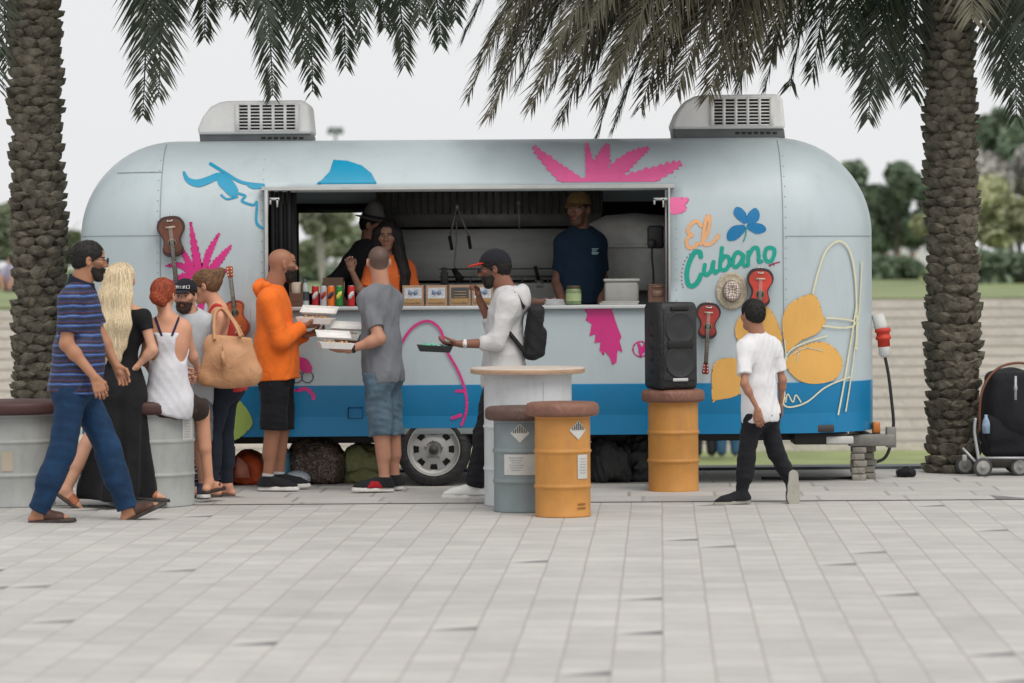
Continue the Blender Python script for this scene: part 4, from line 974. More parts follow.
def build_trailer():
    T = thing('food_trailer', 'pale blue rounded food trailer with a serving hatch and painted flowers', 'food trailer', (0.0+(TL+TR)/2, TC, 0))
    pale = mat('trailer_paint', (.45, .525, .555), rough=.48, var=.035, vscale=2.2, coat=.12, spec=.5, dirt=.10, bump=.05, bscale=7)
    # ---- shell
    zs_arc = [PI/2*i/16 for i in range(17)]
    tw = math.asin(min(1, (WZ1-(ZT-RR))/RR)); zs_arc = sorted(set([a for a in zs_arc if abs(a-tw) > .04]+[tw]))
    zwall = sorted(set([ZB, .5, .62, .8, 1.0, 1.2, WZ0, 1.5, 1.7]))
    xs = [TL+RR-RR*math.cos(a) for a in np.linspace(0.02, PI/2, 16)]; xe = [TR-RR+RR*math.cos(a) for a in np.linspace(PI/2, 0.02, 16)]
    mid = sorted(set(list(np.linspace(TL+RR, TR-RR, 26))+[WX0, WX1])); mid = [m for m in mid if min(abs(m-WX0), abs(m-WX1)) > .03 or m in (WX0, WX1)]
    X = sorted(set(xs+mid+xe)); V_ = []; rings = []
    nb = 14
    def ring(x):
        q = max(TL+RR-x, x-(TR-RR), 0); r = math.sqrt(max(RR*RR-q*q, 1e-5)); pts = []
        for z in zwall: pts.append((TC-(TW-RR)-r, z))
        for a in zs_arc: pts.append((TC-(TW-RR)-r*math.cos(a), (ZT-RR)+r*math.sin(a)))
        for k in range(1, 6): pts.append((TC-(TW-RR)+2*(TW-RR)*k/6, ZT-RR+r))
        for a in reversed(zs_arc): pts.append((TC+(TW-RR)+r*math.cos(a), (ZT-RR)+r*math.sin(a)))
        for z in reversed(zwall): pts.append((TC+(TW-RR)+r, z))
        return [(x, y, z) for y, z in pts]
    for x in X: rings.append(ring(x))
    n = len(rings[0]); vs = [p for r in rings for p in r]; fs = []
    bw0, bw1 = P(297, 300, TZ+2*TW)[0], P(376, 300, TZ+2*TW)[0]; bz0, bz1 = P(340, 296, TZ+2*TW)[2], 2.06
    for i in range(len(X)-1):
        xm = (X[i]+X[i+1])/2
        for k in range(n-1):
            a = rings[i][k]; b = rings[i][k+1]; zm = (a[2]+b[2])/2; front = k < len(zwall)+len(zs_arc)-1
            if front and WX0 < xm < WX1 and WZ0 < zm < WZ1: continue
            if not front and k > n-len(zwall)-12 and a[1] > TC+.7 and bw0-.1 < xm < bw1+.1 and WZ0-.05 < zm < 2.12: continue
            fs.append((i*n+k, (i+1)*n+k, (i+1)*n+k+1, i*n+k+1))
    # closing end pieces
    fs.append(tuple(range(n))); fs.append(tuple(reversed(range((len(X)-1)*n, len(X)*n))))
    sh = obj('shell', (vs, fs), pale, T)
    sd = sh.modifiers.new('thick', 'SOLIDIFY'); sd.thickness = .03; sd.offset = -1 
    # floor pan
    M = MB(); M.box(((TL+TR)/2, TC, ZB+.02), (TR-TL-.7, 2*TW-.08, .05)); obj('floor', M.vf, mat('floor_pan', (.05, .05, .05), .8), T)
    # ---- blue band round the bottom
    blue = paintmat('blue_band', (.0, .185, .40), dirt=.1); zb1 = tpt(500, 385)[1]; arch0, arch1 = TX(401), TX(478)
    vs = []; fs = []; o = .006
    XB = sorted(set(X+[arch0, arch1]))
    for x in XB:
        q = max(TL+RR-x, x-(TR-RR), 0); r = math.sqrt(max(RR*RR-q*q, 1e-5)); y = TC-(TW-RR)-r-o
        zl = ZB-.012 if not (arch0 <= x <= arch1) else tpt(440, 428)[1]
        vs += [(x, y, zl), (x, y, .515), (x, y, .52), (x, y-.004, .53), (x, y-.004, zb1), (x, y+.004, zb1+.004)]
    for i in range(len(XB)-1):
        for k in range(5): fs.append((i*6+k, (i+1)*6+k, (i+1)*6+k+1, i*6+k+1))
    # arch step: repair by duplicating is not needed, the lip is a few pixels wide
    obj('blue_band', (vs, fs), blue, T, auto=.5)
    vb = []
    # back and end band
    # ---- seams
    seam = mat('seam', (.22, .255, .275), .5)
    def ribbon_x(x, z0, z1, w=.006):
        zz = np.linspace(z0, z1, 40); M = MB(); v = []; 
        for z in zz:
            for dx in (-w/2, w/2):
                y, nn = F_surf(x+dx, z); v.append(np.array([x+dx, float(y), z])+nn*.0035)
        return M.add(v, [(2*i, 2*i+1, 2*i+3, 2*i+2) for i in range(len(zz)-1)])
    def ribbon_z(z, x0, x1, w=.006):
        xx = np.linspace(x0, x1, 40); M = MB(); v = []
        for x in xx:
            for dz in (-w/2, w/2):
                y, nn = F_surf(x, z+dz); v.append(np.array([x, float(y), z+dz])+nn*.0035)
        return M.add(v, [(2*i, 2*i+2, 2*i+3, 2*i+1) for i in range(len(xx)-1)])
    for x in (TX(160), TX(783)): obj('seam', ribbon_x(x, zb1+.01, ZT-.03).vf, seam, T)
    for x in (TX(250), TX(690)): obj('seam', ribbon_x(x, WZ0-.01, zb1+.01, .003).vf, mat('fine_seam', (.30, .35, .37), .5), T)
    obj('seam', ribbon_z(tpt(100, 236)[1], TL+.02, TX(160), .005).vf, seam, T); obj('seam', ribbon_z(tpt(820, 236)[1], TX(785), TR-.02, .005).vf, seam, T)
    obj('seam', ribbon_z(tpt(100, 172)[1], TX(112), TX(160), .005).vf, seam, T)
    # rivets beside the seams
    M = MB()
    for z in np.arange(.9, 2.45, .075):
        for x in (TX(160)-.02, TX(783)+.02, TX(262), TX(676)):
            y, nn = F_surf(x, z); M.ell(np.array([x, float(y), z])+nn*.002, (.0045, .003, .0045), 6, 4)
    obj('rivets', M.vf, mat('rivet', (.33, .38, .4), .4), T)['kind'] = 'stuff'
    # ---- hatch surround
    alu = mat('hatch_aluminium', (.50, .51, .50), .35, metal=.6, var=.1); dk = mat('black_trim', (.016, .016, .018), .5)
    y0 = TZ-.012; yt = float(F_surf(0, WZ1)[0])
    M = MB(); M.box(((WX0+WX1)/2, yt-.02, WZ1+.012), (WX1-WX0+.10, .055, .030)); M.box(((WX0+WX1)/2, yt-.055, WZ1+.004), (WX1-WX0+.12, .02, .012)); obj('hatch_rail', M.vf, alu, T, bevel=.003)
    M = MB(); M.box((WX0-.012, TZ+.01, (WZ0+WZ1)/2), (.024, .06, WZ1-WZ0)); obj('hatch_frame', M.vf, alu, T, bevel=.003)
    M = MB(); M.box((WX1+.008, TZ+.01, (WZ0+WZ1)/2), (.014, .06, WZ1-WZ0)); obj('hatch_frame', M.vf, alu, T, bevel=.003)
    M = MB(); M.box((TX(666), TZ+.015, (WZ0+WZ1)/2), (.012, .03, WZ1-WZ0-.03)); obj('gas_strut', M.vf, mat('steel_strut', (.35, .35, .36), .3, metal=.8), T)
    M = MB(); c = P(660, 199, TZ-.02); M.box(c, (.10, .012, .018)); M.box(c+V(-.045, 0, -.02), (.012, .012, .04)); M.box(c+V(.02, 0, -.03), (.012, .012, .06)); obj('hatch_latch', M.vf, mat('pale_latch', (.45, .47, .45), .4), T)
    M = MB(); c = P(274, 199, TZ-.02); M.box(c, (.07, .012, .018)); M.box(c+V(-.03, 0, -.02), (.012, .012, .04)); M.box(c+V(.02, 0, -.03), (.012, .012, .06)); obj('hatch_latch', M.vf, mat('pale_latch', (.45, .47, .45), .4), T)
    # counter shelf
    M = MB(); M.box(((WX0+WX1)/2, TZ+.15, WZ0-.012), (WX1-WX0+.02, .40, .026)); obj('counter', M.vf, mat('counter_steel', (.52, .54, .55), .38, metal=.35, var=.1), T, bevel=.004)
    # ---- inside
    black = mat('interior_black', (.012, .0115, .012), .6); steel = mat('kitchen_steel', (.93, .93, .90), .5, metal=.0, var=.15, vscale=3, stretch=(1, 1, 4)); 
    yb = TZ+2*TW-.07; xl, xr = TX(262), TX(676)+.12
    M = MB()
    for k in range(5): M.box((TX(269)+.02+.030*k, TZ+.10+.02*(k % 2), (WZ0+WZ1)/2), (.024, .02, WZ1-WZ0)); 
    M.box((P(293, 300, TZ+.25)[0]-.0, TZ+.3, (WZ0+WZ1)/2), (.03, .3, WZ1-WZ0+.1))
    obj('side_curtain', M.vf, cloth('black_curtain', (.012, .012, .013)), T)
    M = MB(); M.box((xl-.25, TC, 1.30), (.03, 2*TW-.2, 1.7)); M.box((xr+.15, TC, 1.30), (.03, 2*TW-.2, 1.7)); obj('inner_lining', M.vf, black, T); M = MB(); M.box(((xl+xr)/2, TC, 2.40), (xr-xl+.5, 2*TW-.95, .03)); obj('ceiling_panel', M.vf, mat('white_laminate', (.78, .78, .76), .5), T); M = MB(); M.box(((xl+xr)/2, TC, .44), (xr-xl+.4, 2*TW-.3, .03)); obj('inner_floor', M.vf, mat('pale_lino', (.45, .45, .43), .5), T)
    # back wall with a window hole
    M = MB(); 
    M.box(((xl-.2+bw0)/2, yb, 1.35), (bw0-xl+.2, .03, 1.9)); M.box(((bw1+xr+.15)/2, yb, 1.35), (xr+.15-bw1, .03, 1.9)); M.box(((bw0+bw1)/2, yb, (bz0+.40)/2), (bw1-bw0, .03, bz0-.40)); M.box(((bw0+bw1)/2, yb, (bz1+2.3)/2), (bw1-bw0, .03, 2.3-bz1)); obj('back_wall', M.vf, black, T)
    M = MB()
    for a, b, c_, d in ((bw0, bw1, bz0, bz0+.025), (bw0, bw1, bz1-.03, bz1), (bw0, bw0+.02, bz0, bz1), (bw1-.02, bw1, bz0, bz1)): M.box(((a+b)/2, yb-.02, (c_+d)/2), (b-a, .02, d-c_))
    obj('window_frame', M.vf, mat('dark_alloy', (.05, .05, .05), .4), T)
    zz = lambda py: P(500, py, yb-.05)[2]; xx = lambda px: P(px, 260, yb-.05)[0]
    M = MB(); M.box(((xx(400)+xx(570))/2, yb-.03, (zz(229)+zz(280))/2), (xx(570)-xx(400), .02, zz(229)-zz(280))); obj('splashback', M.vf, steel, T)
    # extractor hood with hanging louvres
    M = MB(); hz0, hz1 = P(500, 226, yb-.45)[2], P(500, 214, yb-.45)[2]
    M.prism([(0, hz0), (.42, hz0), (.42, hz0+.45), (.12, hz0+.45), (0, hz1)], (xx(378), yb-.46, 0), (0, 1, 0), (0, 0, 1), (xx(600)-xx(378), 0, 0)); obj('extractor_hood', M.vf, mat('hood_steel', (.20, .20, .19), .4, metal=.4, var=.3), T)
    M = MB()
    for k in range(32): 
        x = xx(380)+k*(xx(600)-xx(380))/31; M.box((x, yb-.52-.004*(k % 3), P(500, 203, yb-.5)[2]), (.018, .015, .17))
    obj('louvres', M.vf, mat('louvre_dark', (.04, .038, .035), .5), T)
    # cooking counter along the back
    cz = P(500, 283, yb-.4)[2]
    M = MB(); M.box(((xx(376)+xr)/2, yb-.30, (cz+.45)/2), (xr-xx(376), .55, cz-.45)); obj('back_counter', M.vf, mat('range_steel', (.45, .45, .43), .4, metal=.4, var=.2), T, bevel=.006)
    M = MB(); M.box(((xx(440)+xx(560))/2, yb-.52, cz+.05), (xx(560)-xx(440), .05, .015))
    for k in range(9): M.box((xx(445)+k*.1, yb-.52, cz+.025), (.012, .05, .05))
    M.box(((xx(440)+xx(560))/2, yb-.55, cz+.11), (xx(560)-xx(440), .02, .012)); obj('pot_rail', M.vf, mat('rail_steel', (.25, .25, .24), .35, metal=.6), T)
    # ---- wheels
    tyre = mat('tyre_rubber', (.018, .018, .019), .75, bump=.3, bscale=40); rimm = mat('rim_alloy', (.42, .42, .41), .35, metal=.55, var=.12)
    wc = P(433.5, 452.4, TZ+.10); wx = wc[0]; 
    for sgn in (-1, 1):
        cy = (TZ+.075) if sgn < 0 else (TZ+2*TW-.075); Rr = .272; c = V(wx, cy, Rr); ax = V(0, sgn, 0)
        ty = MB(); ty.lathe([(.188, .075-.16), (.20, .085-.165), (.23, .078-.16+.0), (.258, .06-.15), (Rr, -.03-.02), (Rr, .0), (Rr, .03), (.262, .055), (.24, .072), (.212, .080), (.195, .074), (.186, .06), (.186, -.085), (.188, -.085)], c, 64, ax)
        w = obj('wheel', ty.vf, tyre, T); 
        r = MB(); r.lathe([(.186, -.08), (.188, .066), (.194, .075), (.192, .080), (.184, .078), (.176, .055), (.160, .045)], c, 64, ax)
        # disc with eight openings: ring segments between holes
        N_ = 8; sp = .30
        for k in range(N_):
            a0 = 2*PI*(k+.5)/N_; u = lambda a, rr, h: c+V(math.cos(a)*rr, 0, math.sin(a)*rr)+ax*h
            g = PI/N_
            # spoke
            r.add([u(a0-.20, .085, .058), u(a0+.20, .085, .058), u(a0+.19, .145, .050), u(a0+.30, .162, .045), u(a0-.30, .162, .045), u(a0-.19, .145, .050)], [(0, 1, 2, 3, 4, 5)])
            r.add([u(a0-.20, .085, .058), u(a0-.19, .145, .050), u(a0-.19, .145, .02), u(a0-.20, .085, .02)], [(0, 1, 2, 3)]); r.add([u(a0+.20, .085, .058), u(a0+.19, .145, .050), u(a0+.19, .145, .02), u(a0+.20, .085, .02)], [(0, 3, 2, 1)])
        r.lathe([(.162, .046), (.150, .040), (.148, .02)], c, 64, ax); r.lathe([(.11, .03), (.108, .052), (.085, .06), (.062, .064), (.055, .055), (.05, .052), (.0001, .052)], c, 48, ax)
        obj('rim', r.vf, rimm, w, auto=.6)
        b = MB(); b.lathe([(.155, .012), (.0001, .010)], c, 32, ax); obj('brake_drum', b.vf, mat('brake_black', (.02, .02, .02), .6), w)
        h = MB(); h.lathe([(.036, .05), (.036, .085), (.030, .09), (.0001, .09)], c, 24, ax); h.lathe([(.020, .09), (.018, .10), (.0001, .101)], c, 16, ax); obj('hub_cap', h.vf, mat('hub_dark', (.08, .075, .07), .4, metal=.5), w)
        nt = MB()
        for k in range(5):
            a = 2*PI*k/5+.3; nt.lathe([(.011, .052), (.011, .072), (.0001, .074)], c+V(math.cos(a)*.062, 0, math.sin(a)*.062), 6, ax)
        obj('wheel_nuts', nt.vf, mat('nut_steel', (.3, .3, .3), .3, metal=.8), w)
    M = MB(); M.tube([(wx, TZ+.12, .272), (wx, TZ+2*TW-.12, .272)], .04, 12); obj('axle', M.vf, mat('chassis_black', (.02, .02, .02), .7), T)
    M = MB(); M.lathe([(.33, -.0), (.33, -.02)], (wx, TZ+.02, .30), 32, V(0, -1, 0))
    M = MB()
    for sgn in (0, 1): M.box(((TL+TR)/2, TC-.55+1.1*sgn, ZB-.045), (TR-TL-.6, .06, .08))
    for x in np.linspace(TL+.6, TR-.6, 7): M.box((x, TC, ZB-.03), (.05, 1.3, .05))
    obj('chassis', M.vf, mat('chassis_black', (.02, .02, .02), .7), T, bevel=.004)
    # hitch end: steel drawbar, blocks, lamp, step box
    M = MB(); y = TC-.62; zc = P(870, 440, y)[2]; x0, x1 = P(848, 440, y)[0], P(893, 440, y)[0]
    M.box(((x0+x1)/2, y, zc), (x1-x0, .12, .085)); M.box((P(868, 440, y)[0], TC-.1, zc-.0), (.09, 1.0, .08)); M.box((x1-.02, y, zc+.02), (.07, .10, .15)); obj('drawbar', M.vf, mat('galvanised', (.22, .22, .20), .55, metal=.4, var=.3, dirt=.4), T, bevel=.006)
    M = MB()
    M.box((P(818, 443, y)[0], TZ+.35, ZB-.06), (.40, .35, .09)); obj('underfloor_box', M.vf, mat('chassis_black', (.02, .02, .02), .7), T, bevel=.01)
    M = MB(); c = P(839, 440, TZ+.18); M.box(c, (.20, .06, .055)); obj('number_plate', M.vf, mat('plate_white', (.55, .55, .53), .5), T, bevel=.008)
    M = MB(); c = P(875.5, 427.5, TZ+.50); M.box(c, (.055, .09, .085)); o = obj('side_marker', M.vf, mat('amber_lens', (.55, .16, .02), .3, coat=.4), T, bevel=.012)
    M = MB(); M.box(c+V(-.0, 0, -.05), (.06, .10, .018)); obj('marker_base', M.vf, black, o)
    # outlined panel on the band
    fr = lambda Q: np.abs(np.maximum(np.abs(Q[..., 0]-tpt(355, 413)[0])-.052, np.abs(Q[..., 1]-tpt(355, 413)[1])-.038))-.0035
    decal('service_flap', fr, bbpx(345, 404, 366, 422), mat('flap_line', (.0, .08, .22), .4), T, .003, .013)
    return T
def murals(T):
    pk = paintmat('pink_paint_sunlit', (.82, .14, .36)); pk2 = paintmat('magenta_paint', (.62, .025, .22)); cy = paintmat('cyan_paint', (.0, .27, .46)); bl = paintmat('flower_blue', (.0, .17, .40)); oc = paintmat('ochre_paint', (.72, .40, .10)); cr = paintmat('cream_paint', (.66, .64, .46)); te = paintmat('teal_paint', (.0, .34, .26)); pe = paintmat('peach_paint', (.80, .42, .20)); gn = paintmat('lime_paint', (.30, .42, .10))  # lighter pink is the mural pink with sunlight painted in, near the roof
    top = lambda Q: -(Q[..., 1]-(WZ1+.045))       # keep above the hatch rail
    # big pink palm over the hatch
    f = uni(leaf((592, 192), (560, 172), (533, 145), 15, 1.6, 1), leaf((590, 192), (590, 168), (587, 138), 9, .8, 2), leaf((594, 192), (601, 165), (609, 142), 16, 1.8, 3), leaf((597, 192), (625, 163), (650, 146), 15, 1.6, 4), leaf((602, 190), (645, 178), (682, 162), 17, 2, 5), leaf((590, 194), (555, 190), (535, 186), 8, 1, 6), smooth_poly([(575, 192), (582, 178), (602, 176), (625, 188), (612, 197), (585, 198)]))
    decal('palm_motif', isec(f, top), bbpx(528, 135, 688, 190), pk, T)
    f = uni(leaf((668, 200), (678, 203), (688, 199), 10, 1.5, 7), leaf((668, 208), (676, 209), (686, 208), 10, 1.5, 8)); g = lambda Q: (WX1+.017)-Q[..., 0]
    decal('palm_motif', isec(f, g), bbpx(666, 190, 692, 224), pk, T)
    # pink palm by the guitars
    f = uni(leaf((200, 280), (196, 258), (190, 222), 8, 1.0, 11), leaf((202, 279), (208, 254), (219, 233), 6.5, 1.0, 12), leaf((203, 281), (217, 262), (231, 245), 7.5, 1.0, 13), leaf((198, 279), (187, 260), (178, 244), 6, .9, 14), leaf((198, 282), (182, 266), (165, 266), 6, .9, 15), leaf((199, 285), (184, 276), (169, 284), 6, .9, 16), leaf((204, 284), (216, 274), (228, 270), 6, .9, 19), line([(200, 280), (202, 292), (200, 308)], 7))
    decal('palm_motif', f, bbpx(160, 216, 236, 332), pk2, T)
    # torn pink leaf under the hatch
    f = poly2(tp([(583, 308), (611, 308), (614, 318), (617, 327), (621, 337), (619, 341), (622, 352), (617, 350), (616, 362), (612, 365), (609, 357), (604, 351), (603, 356), (599, 350), (600, 342), (594, 343), (595, 334), (589, 336), (591, 324), (585, 320), (587, 314)]))
    decal('torn_leaf_motif', f, bbpx(580, 306, 624, 368), pk2, T, .005)
    # cyan swirl at the left and the blade over the hatch
    f = uni(line([(181, 172), (186, 180), (196, 183), (206, 180), (216, 176), (224, 180), (231, 190), (236, 194)], 8, taper=True), smooth_poly([(214, 174), (222, 173), (232, 182), (237, 192), (231, 197), (222, 190), (216, 183)]), line([(207, 163), (222, 172), (240, 182), (262, 185)], 3), line([(236, 193), (244, 196), (241, 201), (252, 205), (256, 203), (256, 222), (262, 228)], 2.4), line([(220, 195), (226, 199), (236, 197)], 2), smooth_poly([(245, 184), (258, 184), (266, 187), (252, 189)]), line([(262, 228), (268, 228), (270, 224)], 2))
    g = lambda Q: Q[..., 0]-(WX0-.03)
    decal('swirl_motif', isec(f, g), bbpx(176, 158, 268, 232), cy, T, .004)
    f = poly2(tp([(311, 186), (320, 180), (328, 171), (331, 159), (345, 160), (360, 165), (370, 173), (376, 184), (376, 187), (311, 187)]))
    decal('blade_motif', isec(f, top), bbpx(306, 152, 380, 190), cy, T)
    # curling pink lines low on the front
    f = uni(line([(398, 352), (404, 338), (414, 326), (428, 321), (440, 330), (446, 350), (458, 372), (465, 392), (466, 410), (461, 425)], 2.6), line([(456, 391), (464, 391)], 3.2), line([(452, 418), (460, 415)], 3.5))
    decal('curl_motif', f, bbpx(394, 316, 472, 430), pk2, T, .0035, .014)
    f = uni(smooth_poly([(297, 358), (306, 359), (312, 368), (309, 373), (300, 370)]), line([(298, 390), (306, 389), (312, 394), (313, 398)], 4), line([(280, 395), (290, 391), (300, 390)], 2))
    decal('curl_motif', f, bbpx(276, 354, 318, 402), pk2, T, .005, .014)
    gr = mat('grey_print', (.12, .13, .15), .5)
    f = uni(*[(lambda c, r: (lambda Q: np.abs(np.linalg.norm(Q-c, axis=-1)-r)-.0045))(tpt(a, 377), .042) for a in (307, 296)]); decal('ring_print', f, bbpx(288, 368, 316, 386), gr, T, .003)
    c0 = tpt(640, 349); f = uni(lambda Q: np.abs(np.linalg.norm(Q-c0, axis=-1)-.055)-.004, leaf((640, 356), (640, 349), (637, 342), 4, .5, 2), leaf((640, 354), (643, 349), (644, 343), 4, .5, 3)); decal('round_stamp', f, bbpx(630, 338, 650, 360), pk2, T, .003)
    # lime shape at the left
    f = smooth_poly([(232, 398), (240, 401), (249, 413), (252, 424), (244, 434), (233, 440), (226, 430), (225, 410)]); decal('lime_motif', f, bbpx(222, 394, 256, 444), gn, T, .006, .014)
    # ochre flower on the right
    f = uni(smooth_poly([(810, 294), (818, 301), (822, 314), (825, 322), (817, 333), (800, 341), (786, 352), (783, 340), (782, 318), (790, 303)]), smooth_poly([(785, 362), (800, 347), (822, 342), (838, 352), (843, 366), (834, 380), (812, 384), (795, 378)]), smooth_poly([(768, 308), (775, 318), (781, 335), (780, 347), (768, 350), (752, 344), (737, 340), (735, 325), (744, 311), (757, 306)]), smooth_poly([(712, 402), (711, 385), (713, 365), (724, 358), (740, 360), (752, 370), (748, 388), (732, 397), (716, 400)]))
    decal('flower_petals', f, bbpx(708, 290, 848, 406), oc, T, .006, .012)
    f = uni(line([(812, 293), (818, 270), (826, 250), (839, 241), (850, 250), (856, 275), (858, 310), (858, 350)], 1.98), line([(858, 305), (852, 340), (843, 390), (838, 415)], 1.86), line([(864, 262), (861, 310), (853, 370), (846, 412)], 1.49), line([(822, 326), (840, 328), (853, 327), (855, 322), (840, 319), (826, 318)], 1.86), line([(783, 362), (790, 350), (806, 342), (826, 336)], 1.49), line([(786, 358), (782, 372), (784, 395), (783, 404), (790, 407), (806, 402), (824, 388), (843, 380), (850, 378)], 1.61), line([(784, 340), (786, 360)], 1.24), line([(792, 354), (804, 348), (814, 349), (822, 351)], 0.99), line([(798, 352), (796, 362)], 0.87), line([(785, 402), (787, 394), (792, 402), (795, 395), (800, 402)], 1.24))
    decal('flower_outline', f, bbpx(778, 238, 868, 418), cr, T, .0026, .016)
    # blue clover
    f = uni(smooth_poly([(745, 224), (737, 219), (733, 213), (736, 207), (742, 209), (746, 215)]), smooth_poly([(746, 222), (748, 213), (755, 208), (759, 213), (758, 220), (751, 224)]), smooth_poly([(743, 225), (733, 226), (727, 232), (727, 240), (735, 240), (743, 233), (745, 228)]), smooth_poly([(748, 224), (757, 223), (764, 226), (765, 231), (757, 234), (750, 231), (746, 227)]))
    decal('clover', f, bbpx(722, 203, 769, 245), bl, T, .004)
    decal('clover_stem', line([(746, 227), (745, 235), (743, 241)], 1.2), bbpx(740, 224, 748, 243), te, T, .003, .008)
    # the name
    s = 911/140.
    z = lambda L: [(660+x/s, 195+y/s) for x, y in L]
    EL = [[(265, 200), (235, 170), (195, 195), (178, 235), (205, 262), (190, 265), (170, 300), (180, 340), (215, 340), (240, 315)], [(262, 320), (300, 260), (318, 190), (318, 140), (300, 150), (284, 220), (276, 290), (290, 322), (330, 315), (358, 290), (378, 262)]]
    f = uni(*[line(z(L), 3.6) for L in EL]); decal('lettering_el', f, bbpx(682, 212, 722, 252), pe, T, .003)
    CU = [([(262, 400), (255, 372), (225, 372), (195, 420), (175, 480), (172, 540), (185, 585), (215, 590), (245, 560), (262, 520)], 4.8),
          ([(288, 455), (284, 500), (300, 520), (330, 490), (342, 440)], 4.0), ([(345, 435), (342, 480), (355, 505), (372, 495)], 4.0),
          ([(400, 345), (394, 400), (388, 470), (400, 488), (430, 480), (450, 440), (442, 405), (415, 400), (396, 430)], 4.0),
          ([(530, 385), (500, 372), (478, 400), (470, 450), (490, 468), (520, 440), (540, 395), (535, 440), (548, 462)], 4.0),
          ([(572, 372), (570, 420), (570, 455)], 4.0), ([(572, 400), (600, 350), (628, 345), (638, 380), (640, 430), (655, 432)], 4.0),
          ([(715, 342), (690, 350), (678, 390), (690, 428), (718, 430), (738, 395), (740, 355), (715, 342)], 4.0)]
    f = uni(*[line(z(L), w) for L, w in CU]); decal('lettering_cubano', f, bbpx(682, 242, 778, 292), te, T, .003)
    f = uni(line(z([(705, 458), (735, 446), (775, 436)]), 1.2), line(z([(715, 462), (725, 450), (740, 456)]), 1.0)); decal('small_script', f, bbpx(686, 210, 784, 270), mat('dark_red_print', (.30, .02, .08), .5), T, .002)
    f = uni(*[(lambda c: (lambda Q: np.linalg.norm(Q-c, axis=-1)-.0052))(tpt(*z([q])[0])) for q in [(190, 385), (172, 405), (158, 428), (148, 452), (142, 478), (138, 504), (137, 530), (138, 556), (141, 580), (147, 598)]]); decal('dotted_print', f, bbpx(676, 250, 694, 292), gr, T, .002)
    # yellow reflection-free patch label by the hatch
def ac_unit(px0, px1, py0, py1, flip, lab, T):
    Z = TC; a = thing('roof_air_conditioner', lab, 'air conditioner', P((px0+px1)/2, py1, Z))
    q = lambda x, y: P(px0+x*(px1-px0), py0+y*(py1-py0), Z-.33)
    w = lambda L: [(q(x, y)[0], q(x, y)[2]) for x, y in L]
    body = [(.012, .80), (.01, .66), (.05, .40), (.12, .16), (.20, .05), (.27, .02), (.93, .0), (.975, .10), (1.0, .78)]
    M = MB(); M.prism(w(body), (0, Z-.33, 0), (1, 0, 0), (0, 0, 1), (0, .66, 0)); m = mat('ac_shell', (.84, .84, .83), .4, var=.06, dirt=.12); obj('housing', M.vf, m, a, bevel=.022, auto=.5)
    M = MB(); M.prism(w([(.02, .78), (.99, .78), (1.0, 1.0), (.03, 1.02)]), (0, Z-.30, 0), (1, 0, 0), (0, 0, 1), (0, .6, 0)); o = obj('base_pan', M.vf, mat('ac_base', (.13, .14, .14), .6), a, bevel=.006)
    M = MB(); 
    for k in range(7): M.box(q(.58+.055*k, .88)+V(0, .028, 0), (.030, .01, .014))
    obj('vent_slots', M.vf, mat('vent_black', (.015, .015, .015), .7), o)
    A, B = q(.355, .11), q(.875, .70); M = MB(); M.box(((A[0]+B[0])/2, Z-.334, (A[2]+B[2])/2), (B[0]-A[0], .012, A[2]-B[2])); g = obj('grille', M.vf, mat('vent_black', (.015, .015, .015), .7), a)
    M = MB(); n = 5; W = (B[0]-A[0]); H = A[2]-B[2]
    for k in range(n+1): M.box((A[0]+W*k/n, Z-.343, (A[2]+B[2])/2), (.022 if 0 < k < n else .03, .014, H+.01))
    for k in range(9): M.box(((A[0]+B[0])/2, Z-.344, B[2]+H*k/8), (W+.012, .009, .0085))
    obj('grille_bars', M.vf, m, g)
